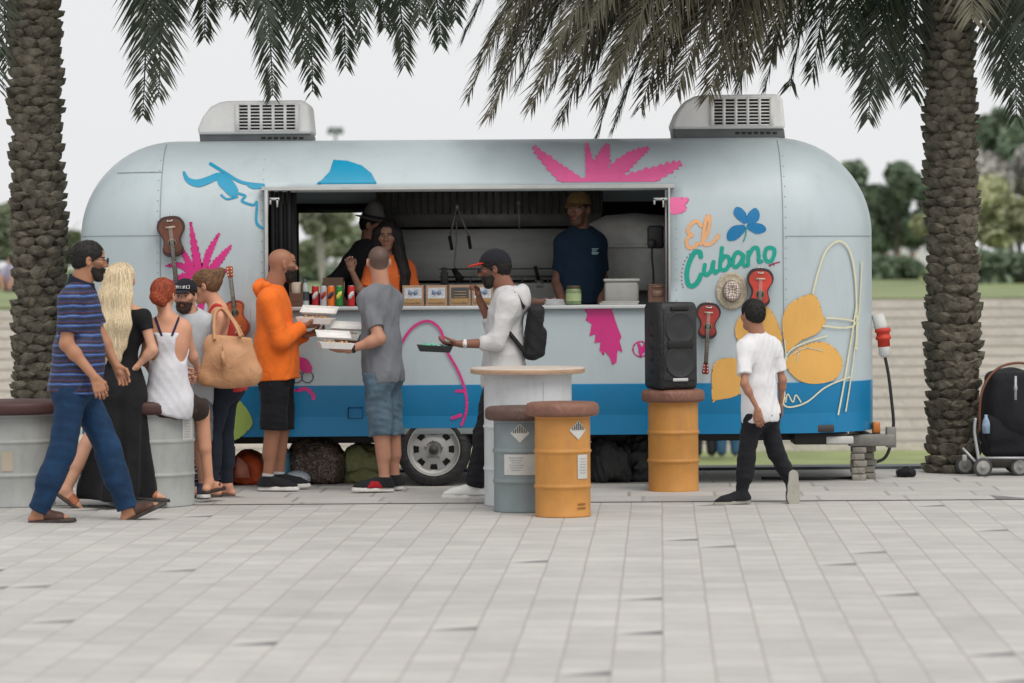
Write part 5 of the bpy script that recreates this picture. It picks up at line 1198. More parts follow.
def guitar(name, lab, body_c, size, up, col, edge, head_vis=True, Z=None, upside=True, neckL=1.0):
    """a small guitar lying flat against the front, its neck along `up` (unit x, z)"""
    u = nrm(V(up[0], 0, up[1])); r = np.cross(u, V(0, 1, 0)); s = size/.36
    y0 = TZ-.012; c = V(body_c[0], y0, body_c[1]); g = thing(name, lab, 'guitar', c)
    # outline along the neck axis t: (t, half width)
    prof = [(-.185, .0), (-.180, .05), (-.165, .085), (-.13, .112), (-.09, .122), (-.05, .114), (-.015, .092), (.015, .078), (.045, .074), (.075, .082), (.105, .092), (.135, .088), (.160, .066), (.172, .035), (.175, .0)]
    pr = catmull(prof, 4); L = [(p[0]*s, max(0, p[1])*s) for p in pr]
    def slab(k, ya, yb, rnd=.006):
        vs = []; n = len(L)*2-2; ring = [(a, b) for a, b in L]+[(a, -b) for a, b in L[-2:0:-1]]
        M = MB(); out = []
        for (yy, kk) in ((ya, k), (ya-rnd*.0, k), (yb+rnd, k), (yb, k-.04)):
            for a, b in ring: out.append(c+u*a*kk+r*b*kk+V(0, yy, 0))
        m = len(ring); fs = []
        for j in range(3):
            for i in range(m): fs.append((j*m+i, j*m+(i+1) % m, (j+1)*m+(i+1) % m, (j+1)*m+i))
        fs.append(tuple(range(m))); fs.append(tuple(reversed(range(3*m, 4*m)))); return M.add(out, fs)
    b = obj('guitar_body', slab(1.0, 0, -.065).vf, mat('guitar_edge_'+name+str(edge), edge, .35, coat=.4), g, auto=.7)
    fc = slab(.85, -.060, -.0685, .002); obj('soundboard', fc.vf, mat('guitar_face_'+str(col), col, .35, var=.35, vscale=9, coat=.4), g, auto=.7)
    M = MB(); h = c+u*.055*s+V(0, -.0695, 0); M.lathe([(.0001, 0), (.030*s, 0), (.030*s, .0015), (.0001, .0015)], h, 24, V(0, -1, 0)); obj('sound_hole', M.vf, mat('hole_black', (.01, .008, .007), .8), g)
    M = MB(); M.lathe([(.030*s, .0005), (.040*s, .0005), (.040*s, .0025), (.030*s, .0025)], h, 24, V(0, -1, 0)); obj('rosette', M.vf, mat('rosette_ring', (.16, .12, .06), .5), g)
    R = np.stack([r, V(0, 1, 0), u], 1)
    M = MB(); M.box(c-u*.085*s+V(0, -.073, 0), (.085*s, .008, .014*s), R); obj('bridge', M.vf, mat('bridge_pale' if size < .34 else 'bridge_dark', (.5, .4, .3) if size < .34 else (.05, .03, .02), .5), g)
    M = MB(); nl = .33*s*neckL; a0 = c+u*.10*s; M.box(a0+u*nl/2+V(0, -.072, 0), (.040*s, .016, nl), R); nk = obj('neck', M.vf, mat('fretboard', (.028, .020, .016), .45), g, bevel=.003)
    M = MB()
    for k in range(1, 13):
        t = nl*(1-(1-2**(-k/12))*1.25) if (1-2**(-k/12))*1.25 < .96 else None
        if t is not None: M.box(a0+u*t+V(0, -.081, 0), (.038*s, .002, .0022), R)
    obj('frets', M.vf, mat('fret_brass', (.45, .36, .2), .4, metal=.5), nk)
    hd = MB(); e = a0+u*(nl+.055*s)+V(0, -.068, 0); hd.prism([(-.026*s, -.055*s), (.026*s, -.055*s), (.034*s, .045*s), (.022*s, .056*s), (-.022*s, .056*s), (-.034*s, .045*s)], e, r, u, V(0, .014, 0)); H = obj('headstock', hd.vf, mat('headstock_'+str(col), (col[0]*.8, col[1]*.6, col[2]*.6), .4), nk, bevel=.002)
    for k in range(3):
        for sg in (-1, 1):
            M = MB(); M.ell(e+u*(k-1)*.030*s+r*sg*.018*s+V(0, -.006, 0), (.007*s, .006, .009*s), 8, 6); obj('tuning_peg', M.vf, mat('peg_white', (.6, .58, .5), .4), H)
    M = MB()
    for k in range(6): x = (k-2.5)*.0055*s; M.tube([c-u*.085*s+r*x+V(0, -.078, 0), a0+u*nl+r*x*.9+V(0, -.084, 0)], .0006, 4)
    obj('strings', M.vf, mat('nylon_string', (.5, .5, .48), .4), g)
    M = MB(); t = c-u*.175*s+V(0, -.02, 0)
    M.tube([t-r*.018+V(0, -.055, 0)+u*.03, t-r*.008-u*.018, t+r*.008-u*.018, t+r*.018+V(0, -.055, 0)+u*.03], .0035, 6); M.tube([t-r*.02+V(0, -.056, 0)+u*.03, t+r*.02+V(0, -.056, 0)+u*.03], .0035, 6); obj('hanging_loop', M.vf, mat('white_cord', (.65, .65, .62), .8), g)
    return g
def on_trailer():
    G = 'guitars hung on the trailer front'
    red = (.50, .035, .018)
    mpp = TZ/F
    for g in (guitar('hanging_guitar', 'dark brown guitar hung upside down beside the pink palm painting', tpt(172, 237), .30, (.10, -1), (.13, .035, .014), (.04, .012, .008), neckL=.95),
              guitar('hanging_guitar', 'orange guitar standing neck up behind the woman with the tan bag', tpt(236, 318), .27, (-.12, 1), (.45, .10, .015), (.28, .03, .01), neckL=.9),
              guitar('hanging_guitar', 'small red ukulele with a white bridge hung just below the teal lettering', tpt(759, 288), .285, (-.03, -1), red, (.03, .01, .008)),
              guitar('hanging_guitar', 'red and black ukulele hanging head down between the loudspeaker and the straw hat', tpt(707, 321), .265, (-.06, -1), (.32, .025, .018), (.02, .01, .009), neckL=.95)): g['group'] = G
    # straw hat
    c2 = tpt(731, 291); c = V(c2[0], TZ-.004, c2[1]); h = thing('straw_hat', 'cream straw hat with a brown band hung beside the red ukulele', 'hat', c)
    ax = V(0, -1, 0); s = .128; M = MB()
    def er(prof, kx=.84): 
        M = MB(); M.lathe(prof, c, 40, ax); M.v = [tuple(c+(np.array(v)-c)*V(kx, 1, 1)) for v in M.v]; return M
    st = mat('woven_straw', (.50, .44, .33), .8, var=.25, vscale=60, bump=.6, bscale=150)
    obj('brim', er([(s*1.05, .0), (s*1.08, .006), (s*1.04, .018), (s*.9, .012), (s*.7, .008), (s*.62, .012)]).vf, st, h)
    cw = mat('woven_crown', (.52, .47, .40), .8, var=.1); nt = cw.node_tree; 
    if 'chk' not in nt.nodes:
        w = nt.nodes.new('ShaderNodeTexChecker'); w.name = 'chk'; w.inputs['Scale'].default_value = 75; w.inputs['Color1'].default_value = (.60, .54, .48, 1); w.inputs['Color2'].default_value = (.22, .15, .13, 1)
        mp = nt.nodes.new('ShaderNodeMapping'); mp.inputs['Rotation'].default_value = (0, .78, 0); tcn = [n for n in nt.nodes if n.type == 'TEX_COORD'][0]; nt.links.new(tcn.outputs['Object'], mp.inputs[0]); nt.links.new(mp.outputs[0], w.inputs['Vector'])
        nt.links.new(w.outputs['Color'], [n for n in nt.nodes if n.type == 'MIX'][0].inputs[6])
    obj('crown', er([(s*.60, .01), (s*.59, .06), (s*.52, .085), (s*.35, .088), (s*.2, .075), (.0001, .072)]).vf, cw, h)
    obj('hat_band', er([(s*.625, .012), (s*.62, .042), (s*.60, .044)]).vf, mat('brown_band', (.08, .04, .02), .7), h)
    # red power plug and its cable at the right end
    y = TZ+.62; p = lambda x, yy: P(x, yy, y); g = thing('power_plug', 'red and white power plug in a socket on the right end of the trailer', 'power plug', p(884, 345))
    M = MB(); M.tube([p(877, 314), p(880, 326), p(882, 330)], [.045, .05, .045], 16); obj('socket_housing', M.vf, mat('socket_white', (.6, .6, .58), .5), g)
    rd = mat('plug_red', (.55, .04, .02), .4); M = MB(); d = nrm(p(884, 350)-p(882, 326)); M.lathe([(.0001, 0), (.052, .0), (.060, .012), (.060, .030), (.050, .034), (.050, .06), (.058, .064), (.058, .085), (.046, .09), (.046, .14), (.0001, .14)], p(882, 328), 20, d); obj('plug_collar', M.vf, rd, g)
    M = MB(); M.lathe([(.045, .135), (.043, .20), (.022, .22), (.0001, .22)], p(882, 328), 20, d); obj('plug_body', M.vf, mat('socket_white', (.6, .6, .58), .5), g)
    M = MB(); M.tube(catmull([p(884.5, 357), p(888, 375), p(891, 400), p(893, 425), p(890, 445), p(884, 458), p(872, 464), V(*p(860, 470)[:2], .02), V(P(820, 478, y)[0], y-.2, .015), V(P(760, 478, y)[0], y-.1, .015)], 8), .012, 8); tag(obj('power_cable', M.vf, BLK(), base=p(884, 400)), 'dark cable looping down from the red plug to the ground', 'cable')
    # pale support blocks under the drawbar
    yb = TC-.62
    for k, x in enumerate((857.5, 869.5)):
        X = P(x, 440, yb)[0]; t = thing('support_stand', ('left' if k == 0 else 'right')+' pale stone block stack under the drawbar', 'support block', (X, yb, 0))
        zt = P(868, 440, yb)[2]-.045; n = 5
        for j in range(n):
            M = MB(); M.box((X+(-1)**j*.004, yb+k*.16+.004*j, zt*(j+.5)/n), (.105-.006*(j % 2), .14, zt/n-.004), rotz(.06*(j % 3-1))); obj('block', M.vf, mat('pale_block', (.27, .255, .22), .9, var=.25, bump=.5, bscale=40, dirt=.3), t, bevel=.008)
# ------------------------------------------------------------------ goods on the hatch counter
def counter_goods():
    cz = WZ0+.0015; yc = TZ+.12
    def at(px, y=yc): return V(P(px, 306, y)[0], y, cz)
    # cans
    cols = [((.40, .015, .02), (.5, .5, .5), 'red can with silver rim, first of the two red cans from the bottle'), ((.42, .43, .45), (.3, .02, .02), 'silver can between the red can and the orange can'), ((.75, .16, .015), (.02, .02, .05), 'orange drinks can next to the green can'), ((.02, .20, .04), (.6, .6, .1), 'green drinks can with a pale emblem in the row'), ((.50, .02, .02), (.6, .6, .6), 'bright red can standing alone at the right of the row')]
    for k, (px, (c, c2, lab)) in enumerate(zip((314.8, 323, 330.6, 338.8, 350.8), cols)):
        b = at(px); r, h = .026, .150; t = thing('drinks_can', lab, 'can', b, 'drinks cans along the counter')
        M = MB(); M.lathe([(.0001, .002), (r*.8, .0), (r, .012), (r, h-.012), (r*.86, h-.001)], b, 24); cb = obj('can_body', M.vf, mat('can_paint_%d' % k, c, .3, metal=.3, var=.05), t)
        M = MB(); M.lathe([(r*.86, h-.001), (r*.88, h+.002), (r*.8, h-.003), (.0001, h-.004)], b, 24); obj('can_lid', M.vf, mat('can_lid', (.5, .5, .5), .25, metal=.9), t)
        M = MB(); 
        for j in range(5): 
            a = -PI/2+(-.5+j*.25)*(1.2); M.box(b+V(math.cos(a)*r, math.sin(a)*r, h*.55+(j-2)*.007), (.010, .004, .045-.008*abs(j-2)), rotz(a+PI/2))
        obj('can_emblem', M.vf, mat('can_mark_%d' % k, c2, .5), cb)
    b = at(304.5); t = thing('water_bottle', 'clear bottle with a dark label beside the red can', 'bottle', b); M = MB(); M.lathe([(.0001, 0), (.028, 0), (.030, .01), (.030, .12), (.024, .15), (.013, .172), (.013, .185), (.0001, .185)], b, 24)
    obj('bottle_body', M.vf, mat('clear_plastic', (.35, .40, .40), .12, spec=.7), t); M = MB(); M.lathe([(.0145, .178), (.0145, .20), (.0001, .2)], b, 16); obj('bottle_cap', M.vf, mat('dark_cap', (.05, .07, .08), .5), t)
    M = MB(); M.lathe([(.0312, .045), (.0312, .11)], b, 24); obj('bottle_label', M.vf, mat('dark_label', (.03, .04, .05), .5), t)
    # wooden napkin holder and card box
    b = at(296, yc); t = thing('wooden_holder', 'dark wooden holder at the left end of the drinks row', 'holder', b); wd = mat('dark_wood', (.10, .045, .025), .6, var=.3, stretch=(1, 1, 6))
    M = MB(); 
    for dx, w, dy, d, z, h in ((-.045, .01, 0, .10, .09, .18), (.045, .01, 0, .10, .09, .18), (0, .10, 0, .10, .006, .012), (0, .10, .05, .01, .09, .18), (0, .10, -.048, .008, .055, .09)): M.box(b+V(dx, dy, z), (w, d, h))
    obj('holder_case', M.vf, wd, t, smooth=False, bevel=.002); M = MB(); M.box(b+V(0, 0, .1), (.07, .07, .16)); obj('napkins', M.vf, mat('napkin_paper', (.4, .33, .26), .8), t)
    b = at(333, yc+.28); M = MB(); M.box(b+V(0, 0, .09), (.15, .12, .24)); 
    o = obj('cardboard_box', M.vf, mat('brown_cardboard', (.12, .065, .035), .85), base=b, smooth=False, bevel=.003); tag(o, 'plain brown cardboard box standing behind the canned drinks', 'box')
    # framed snack boxes with printed fronts
    kraft = mat('kraft_box', (.34, .21, .12), .8, var=.15); win = mat('box_window', (.45, .47, .50), .35, var=.3, vscale=40); bl = mat('printed_blue', (.15, .2, .3), .5); fo = mat('snack_fill', (.30, .18, .07), .8, var=.5, vscale=60)
    labs = ('first snack box from the left with a blue butterfly mark', 'second snack box from the left with a blue butterfly mark', 'third snack box, its window filled with a dark grey panel', 'fourth snack box half hidden behind the white hoodie')
    for k, px in enumerate((412.5, 436, 459.5, 482)):
        b = at(px, yc-.02); w, h = .155, .150; t = thing('snack_box', labs[k], 'box', b, 'snack boxes on the counter')
        M = MB(); M.box(b+V(0, .05, h/2), (w, .09, h)); o = obj('box_body', M.vf, kraft, t, smooth=False, bevel=.003)
        M = MB(); M.box(b+V(0, .004, h*.53), (w*.82, .006, h*.72)); wn = obj('box_window', M.vf, win if k != 2 else mat('dark_panel', (.05, .06, .06), .5), t, smooth=False)
        M = MB(); M.box(b+V(0, .0, h*.25), (w*.80, .006, h*.22)); obj('contents', M.vf, fo, t, smooth=False)
        if k != 2:
            M = MB(); 
            for sg in (-1, 1): M.prism([(0, 0), (sg*.032, .022), (sg*.036, -.012), (sg*.008, -.02)], b+V(0, -.003, h*.66), (1, 0, 0), (0, 0, 1), (0, .002, 0))
            obj('printed_mark', M.vf, bl, wn)
        else:
            M = MB()
            for j in range(3): M.box(b+V(0, -.001, h*(.42+.13*j)), (w*.6, .004, .006))
            obj('printed_mark', M.vf, kraft, wn)
    # low tray, folded cloth, jar
    b = at(538, yc-.02); t = thing('utensil_tray', 'low brown tray of small packets left of the white napkin pile', 'tray', b); M = MB(); M.box(b+V(0, .05, .012), (.28, .14, .02)); M.box(b+V(0, -.018, .025), (.28, .008, .04)); M.box(b+V(0, .118, .025), (.28, .008, .04)); obj('tray_base', M.vf, mat('brown_tray', (.12, .06, .04), .6), t)
    M = MB(); rs = np.random.RandomState(3)
    for i in range(26): M.box(b+V(rs.uniform(-.12, .12), rs.uniform(0, .1), .03+rs.uniform(0, .02)), (.035, .025, .006), rotz(rs.rand()*3)@rotx(rs.uniform(-.4, .4)))
    obj('packets', M.vf, mat('packet_mix', (.35, .22, .18), .6, var=.6, vscale=30), t)
    b = at(554, yc-.05); t = thing('napkin_pile', 'white napkin pile beside the green lidded jar', 'napkins', b); M = MB()
    for i in range(7): M.box(b+V(.002*(i % 3), .05, .005+.006*i), (.15-.004*i, .11, .005), rotz(.05*(i % 3-1)))
    obj('napkin_stack', M.vf, mat('napkin_white', (.5, .5, .52), .9), t, smooth=False)
    b = at(573, yc-.06); t = thing('glass_jar', 'glass jar of green pickles with a brown lid on the counter', 'jar', b); M = MB(); M.lathe([(.0001, 0), (.048, 0), (.056, .008), (.056, .105), (.048, .12)], b, 28); obj('jar_body', M.vf, mat('pickle_green', (.16, .22, .10), .2, var=.3, vscale=30, coat=.5), t)
    M = MB(); M.lathe([(.048, .118), (.050, .120), (.050, .138), (.046, .142), (.0001, .142)], b, 28); obj('jar_lid', M.vf, mat('jar_lid_brown', (.08, .06, .035), .4, metal=.4), t)
    M = MB(); M.lathe([(.0568, .03), (.0568, .085)], b, 28); obj('jar_label', M.vf, mat('jar_label_green', (.32, .40, .20), .6), t)
    # white containers to the right
    b = at(621, yc+.20); t = thing('food_container', 'large white lidded food container right of the navy shirted man', 'container', b)
    M = MB(); M.box(b+V(0, 0, .085), (.25, .22, .17)); obj('container_body', M.vf, mat('cream_plastic', (.36, .36, .34), .5), t, bevel=.02); M = MB(); M.box(b+V(0, 0, .178), (.265, .235, .022)); obj('container_lid', M.vf, mat('cream_lid', (.42, .42, .40), .5), t, bevel=.008)
    b = at(618, yc-.06); t = thing('paper_stack', 'flat stack of pale paper in front of the white container', 'paper', b); M = MB(); M.box(b+V(0, 0, .008), (.28, .16, .014)); M.box(b+V(.01, 0, .021), (.27, .15, .010), rotz(.05)); obj('paper_sheets', M.vf, mat('cream_plastic', (.36, .36, .34), .5), t, smooth=False)
    b = at(657, yc); t = thing('wooden_crate', 'brown wooden box under the hanging telephone at the right end', 'box', b); M = MB(); M.box(b+V(0, 0, .075), (.14, .14, .15)); cb = obj('crate_body', M.vf, mat('brown_crate', (.11, .055, .035), .6, var=.25), t, smooth=False, bevel=.004); M = MB(); M.box(b+V(0, -.072, .08), (.08, .004, .045)); M.box(b+V(.0, -.072, .13), (.08, .004, .012)); obj('print_panel', M.vf, mat('crate_print', (.20, .11, .08), .6), cb)
    # wall telephone / regulator with its cable
    c = P(655, 237, TZ+.35); t = thing('wall_telephone', 'black wall telephone with a cable hanging at the right of the hatch', 'telephone', c-V(0, 0, .1)); M = MB(); M.box(c, (.12, .1, .17)); k_ = obj('phone_body', M.vf, mat('phone_black', (.015, .015, .016), .4), t, bevel=.02); M = MB(); M.lathe([(.0001, 0), (.035, 0), (.03, .03), (.0001, .03)], c+V(-.03, -.05, -.05), 20, V(0, -1, 0)); obj('dial', M.vf, mat('phone_black', (.015, .015, .016), .4), t)
    M = MB(); M.tube(catmull([c+V(-.03, -.06, -.08), c+V(-.03, -.07, -.16), c+V(-.02, -.06, -.28), c+V(-.02, -.03, -.42)], 6), .008, 8); obj('phone_cable', M.vf, mat('phone_black', (.015, .015, .016), .4), t)
    # stainless tub on the far right, with cloth wrapped rolls
    yb = TZ+1.55; c = P(634, 225, yb); t = thing('steam_kettle', 'large steel kettle standing behind the white food container', 'kettle', P(634, 290, yb))
    st = mat('kettle_steel', (.72, .72, .69), .45, metal=.0, var=.3, vscale=3)
    M = MB(); b0 = P(634, 290, yb); H = P(634, 213, yb)[2]-b0[2]; M.lathe([(.0001, 0), (.36, 0), (.40, .05), (.40, H*.55), (.42, H*.6), (.41, H*.72), (.36, H*.86), (.22, H*.97), (.0001, H)], b0, 48); obj('kettle_body', M.vf, st, t, auto=.8)
    M = MB(); M.tube([b0+V(math.cos(a)*.425, math.sin(a)*.425, H*.57) for a in np.linspace(0, 2*PI, 33)], .014, 8); obj('kettle_rim', M.vf, st, t)
    # hanging tongs, ladles
    hy = TZ+1.35
    blk = mat('utensil_black', (.02, .02, .02), .4); ss = mat('utensil_steel', (.42, .42, .40), .3, metal=.8)
    top = P(456.5, 207, hy)
    t = thing('kitchen_tongs', 'steel tongs with black grips hanging open from the hood', 'tongs', P(456, 250, hy)); M = MB(); M.tube([top, P(449, 238, hy)], .006, 8); M.tube([top, P(469, 238, hy)], .006, 8); M.ell(top, (.014, .014, .02)); obj('tong_arms', M.vf, ss, t)
    for a, b in ((P(449, 236, hy), P(451.5, 250, hy)), (P(468, 236, hy), P(470, 249, hy))): M = MB(); M.tube([a, b], .013, 8); obj('grip', M.vf, blk, t)
    t = thing('ladle', 'long handled ladle hanging behind the open tongs', 'ladle', P(457, 284, hy)); M = MB(); M.tube([P(456, 215, hy+.03), P(456, 240, hy+.03), P(454, 265, hy+.03), P(456, 274, hy+.03)], .006, 8); obj('handle', M.vf, ss, t); M = MB(); M.tube([P(453, 269, hy+.03), P(460, 280, hy)], [.018, .034], 12); obj('bowl', M.vf, blk, t)
    t = thing('ladle', 'short steel rod hanging from the middle of the hood', 'ladle', P(519, 230, hy)); M = MB(); M.tube([P(518, 200, hy), P(519, 230, hy)], .005, 8); obj('handle', M.vf, ss, t); M = MB(); M.ell(P(518, 203, hy), (.015, .015, .012)); obj('hook', M.vf, ss, t)
    t = thing('spatula', 'black handled spatula leaning up from the hot plate', 'spatula', P(540, 284, TZ+1.4)); M = MB(); M.tube([P(534.5, 266, TZ+1.4), P(538, 280, TZ+1.4)], .014, 8); obj('handle', M.vf, blk, t); M = MB(); M.box(P(539, 284, TZ+1.4), (.06, .01, .06)); obj('blade', M.vf, ss, t)
    t = thing('spice_jar', 'small grey jar on the hot plate behind the snack boxes', 'jar', P(444, 284, TZ+1.4)); M = MB(); M.lathe([(.0001, 0), (.03, 0), (.03, .09), (.02, .10), (.022, .125), (.0001, .13)], P(444, 284, TZ+1.4), 20); obj('jar_body', M.vf, mat('spice_grey', (.15, .15, .14), .4), t)
# ------------------------------------------------------------------ drums
def drum(name, lab, px, py, rad, H, col, top=None, ribs=(.36, .66), mats=None, cat='drum stool', dirt=.25, group=None, topr=None, toph=.085):
    b = V(P(px, py, GZ(px, py))[0], GZ(px, py), 0); t = thing(name, lab, cat, b, group)
    m = mats or mat('drum_paint_'+'_'.join('%02d' % int(c*100) for c in col), col, .42, var=.11, vscale=5, coat=.12, dirt=dirt, bump=0)
    h = H-toph; prof = [(.0001, .012), (rad-.012, .012), (rad-.004, .0), (rad+.003, .004), (rad+.003, .016), (rad, .020)]
    for r in ribs: z = h*r; prof += [(rad, z-.022), (rad+.002, z-.012), (rad+.008, z-.004), (rad+.008, z+.004), (rad+.002, z+.012), (rad, z+.022)]
    prof += [(rad, h-.03), (rad-.003, h-.02), (rad+.003, h-.014), (rad+.004, h-.004), (rad-.004, h), (rad-.010, h-.006), (.0001, h-.006)]
    M = MB(); M.lathe(prof, b, 64); o = obj('drum_body', M.vf, m, t, auto=.9)
    if top is not None:
        tr = topr or rad*1.28; M = MB(); M.lathe([(.0001, h-.004), (tr-.02, h-.004), (tr-.004, h+.006), (tr, h+.02), (tr, h+toph-.03), (tr-.008, h+toph-.010), (tr-.03, h+toph-.001), (.0001, h+toph+.003)], b, 64); obj('seat_pad', M.vf, top, t, auto=1.2)
    return t, b, h, o
def on_drum(name, b, rad, ang, z, w, hgt, m, parent, off=.004):
    """a curved label wrapped on the drum; ang measured from the side facing the camera, to the right"""
    n = 12; vs = []; 
    for i in range(n+1):
        a = -PI/2+ang+(i/n-.5)*w/rad
        for zz in (z-hgt/2, z+hgt/2): vs.append(b+V(math.cos(a)*(rad+off), math.sin(a)*(rad+off), zz))
    return obj(name, (vs, [(2*i, 2*i+2, 2*i+3, 2*i+1) for i in range(n)]), m, parent)
def diamond(b, rad, ang, z, s, parent, base, ink):
    """a square turned on its corner with black bars in the upper half"""
    def pt(u, v, off): a = -PI/2+ang+u/rad; return b+V(math.cos(a)*(rad+off), math.sin(a)*(rad+off), z+v)
    M = MB(); n = 10; vs = []; fs = []
    for i in range(n+1):
        u = -s+2*s*i/n; hh = s-abs(u); vs += [pt(u, -hh, .004), pt(u, hh, .004)]
    fs = [(2*i, 2*i+2, 2*i+3, 2*i+1) for i in range(n)]; o = obj('hazard_label', (vs, fs), base, parent)
    M = MB()
    for k in range(-3, 4):
        u = k*s*.22; w = s*.06; hh = (s-abs(u))*.86; M.add([pt(u-w, .02*s, .0065), pt(u+w, .02*s, .0065), pt(u+w, hh, .0065), pt(u-w, hh, .0065)], [(0, 1, 2, 3)])
    obj('hazard_bars', M.vf, ink, o)
def drums():
    G = 'steel drums used as seats and tables'
    ter = mat('terracotta_pad', (.20, .092, .062), .7, var=.14, bump=.02, bscale=120); brn = mat('brown_pad', (.10, .055, .045), .7, var=.15, bump=.02, bscale=120); mar = mat('maroon_pad', (.055, .020, .018), .45, var=.15, dirt=.15)
    yel = (.50, .225, .045); gry = (.20, .245, .255); whm = mat('drum_white', (.56, .58, .60), .45, var=.05, coat=.1, dirt=.25, bump=0)
    lab = mat('paper_label', (.52, .52, .50), .7, var=.08); ink = mat('label_ink', (.03, .03, .03), .7); faint = mat('faint_ink', (.25, .26, .27), .7); red = mat('faint_red', (.40, .14, .10), .7)
    t, b, h, o = drum('drum_stool', 'yellow drum stool with a terracotta pad standing in front of the grey drum', 562.5, 516, .178, .735, yel, ter, (.30, .645), group=G, topr=.236)
    diamond(b, .178, .58, h*.86, .062, o, lab, ink); 
    p = on_drum('paper_label', b, .178, .78, h*.50, .085, .155, lab, o)
    for j in range(6): on_drum('label_text', b, .178, .78, h*.5+.05-.018*j, .055, .003, faint, p, .0055)
    on_drum('stencil_mark', b, .178, .72, .085, .065, .012, mat('stencil_brown', (.25, .10, .02), .7), o); on_drum('stencil_mark', b, .178, .72, .060, .07, .010, mat('stencil_brown', (.25, .10, .02), .7), o)
    t, b, h, o = drum('drum_stool', 'grey blue drum stool with a brown pad tucked behind the yellow drum', 521.5, 511, .183, .690, gry, brn, (.33, .66), group=G, topr=.240)
    diamond(b, .183, -.06, h*.86, .062, o, lab, ink); diamond(b, .183, 1.0, h*.86, .062, o, lab, ink)
    p = on_drum('paper_label', b, .183, .05, h*.52, .26, .135, lab, o)
    for j in range(6): on_drum('label_text', b, .183, -.2, h*.52+.045-.016*j, .10-.02*(j % 3), .004, faint, p, .0055)
    for j in range(2): on_drum('label_text', b, .183, .58, h*.52+.01-.03*j, .03, .02, red, p, .0055)
    t, b, h, o = drum('drum_stool', 'yellow drum stool by the trailer carrying the black loudspeaker', 673, 491, .178, .725, yel, ter, (.34, .655), group=G, topr=.225)
    sp_b = b+V(0, 0, .725+.004)
    # white drum table with wooden top
    t, b, h, o = drum('drum_table', 'tall white drum table with a round pale wooden top', 528, 504.5, .296, .925, (1, 1, 1), None, (.28, .60), whm, 'table', .2, None, toph=.04)
    M = MB(); M.lathe([(.0001, h-.002), (.365, h-.002), (.385, h+.004), (.385, h+.034), (.380, h+.040), (.0001, h+.041)], b, 72); obj('table_top', M.vf, mat('pale_wood_top', (.55, .48, .42), .5, var=.12, stretch=(1, 6, 1), dirt=.1), t, auto=.8)
    M = MB(); M.lathe([(.3855, h+.006), (.3865, h+.008), (.3865, h+.030), (.3855, h+.032)], b, 72); obj('edge_band', M.vf, mat('wood_edge', (.42, .27, .17), .6, var=.3, stretch=(1, 1, 8)), t)
    o2 = on_drum('seam_strip', b, .296, .35, h*.5, .004, h*.9, mat('drum_seam', (.40, .42, .43), .5), o, .002)
    # the two grey drums on the left
    lg = (.34, .355, .345)
    t, b, h, o = drum('drum_bench', 'grey steel drum seat with a maroon pad at the left edge behind the striped man', 12, 505, .292, .715, lg, mar, (.34, .70), group=G, topr=.37, cat='drum seat', toph=.085)
    p = on_drum('paper_label', b, .292, .03, h*.50, .075, .135, mat('old_label', (.42, .36, .28), .8, var=.1), o)
    t, b, h, o = drum('drum_bench', 'grey steel drum seat with a maroon pad under the seated red haired woman', 151, 505, .292, .715, lg, mar, (.34, .70), group=G, topr=.345, cat='drum seat', toph=.085)
    p = on_drum('paper_label', b, .292, 1.12, h*.82, .13, .17, lab, o)
    for j in range(7): on_drum('label_text', b, .292, 1.08, h*.82+.06-.018*j, .07, .003, faint, p, .0055)
    # loudspeaker
    t = thing('loudspeaker', 'large black loudspeaker standing on the yellow drum by the trailer', 'loudspeaker', sp_b); R = rotz(math.radians(-24)); R = rotz(math.radians(24))
    W_, D_, Hh = .315, .31, .615; bk = mat('speaker_black', (.016, .016, .018), .5, var=.1, bump=.1, bscale=150); gl = mat('speaker_grille', (.022, .024, .026), .65, bump=.6, bscale=300)
    M = MB(); pr = [(-W_/2, -D_*.35), (-W_/2+.02, -D_/2), (W_/2-.02, -D_/2), (W_/2, -D_*.35), (W_*.40, D_/2), (-W_*.40, D_/2)]
    c = sp_b+V(-.022, -.02, 0); vs = []
    for z, k in ((0.0, .93), (.03, 1), (Hh-.04, 1.0), (Hh, .90)):
        for x, y in pr: vs.append(c+R@V(x*k, y*k, z))
    fs = [(j*6+i, j*6+(i+1) % 6, j*6+6+(i+1) % 6, j*6+6+i) for j in range(3) for i in range(6)]+[tuple(range(5, -1, -1)), tuple(range(18, 24))]
    cb = obj('cabinet', (vs, fs), bk, t, bevel=.014)
    q = lambda x, z, y=0: c+R@V(x, -D_/2-.004-y, z)
    M = MB(); M.box(q(0, Hh*.50), (W_*.80, .012, Hh*.80), R); gr = obj('grille', M.vf, gl, t, bevel=.012)
    for z in (Hh*.70, Hh*.32):
        M = MB(); M.lathe([(.116, .002), (.117, .006), (.110, .007), (.106, .005), (.06, .003), (.03, .005), (.0001, .006)], q(0, z, .006), 40, R@V(0, -1, 0)); obj('driver', M.vf, mat('driver_cone', (.022, .023, .025), .6), gr)
    M = MB(); M.box(q(0, Hh*.515, .010), (.20, .012, .055), R); obj('centre_slot', M.vf, mat('slot_black', (.004, .004, .004), .4), gr, bevel=.004)
    M = MB(); M.box(q(.0, Hh*.11, .010), (.12, .008, .022), R); obj('name_badge', M.vf, mat('badge_silver', (.55, .55, .55), .3, metal=.5), gr, bevel=.004)
    M = MB(); M.box(q(.0, Hh*.93, .004), (.14, .014, .03), R); obj('handle_recess', M.vf, mat('slot_black', (.004, .004, .004), .4), cb, bevel=.006)
    M = MB()
    for k in range(5): M.ell(c+R@V(-W_/2-.002, -.02, Hh*(.2+.14*k)), (.006, .012, .012))
    obj('corner_screws', M.vf, mat('slot_black', (.004, .004, .004), .4), cb)
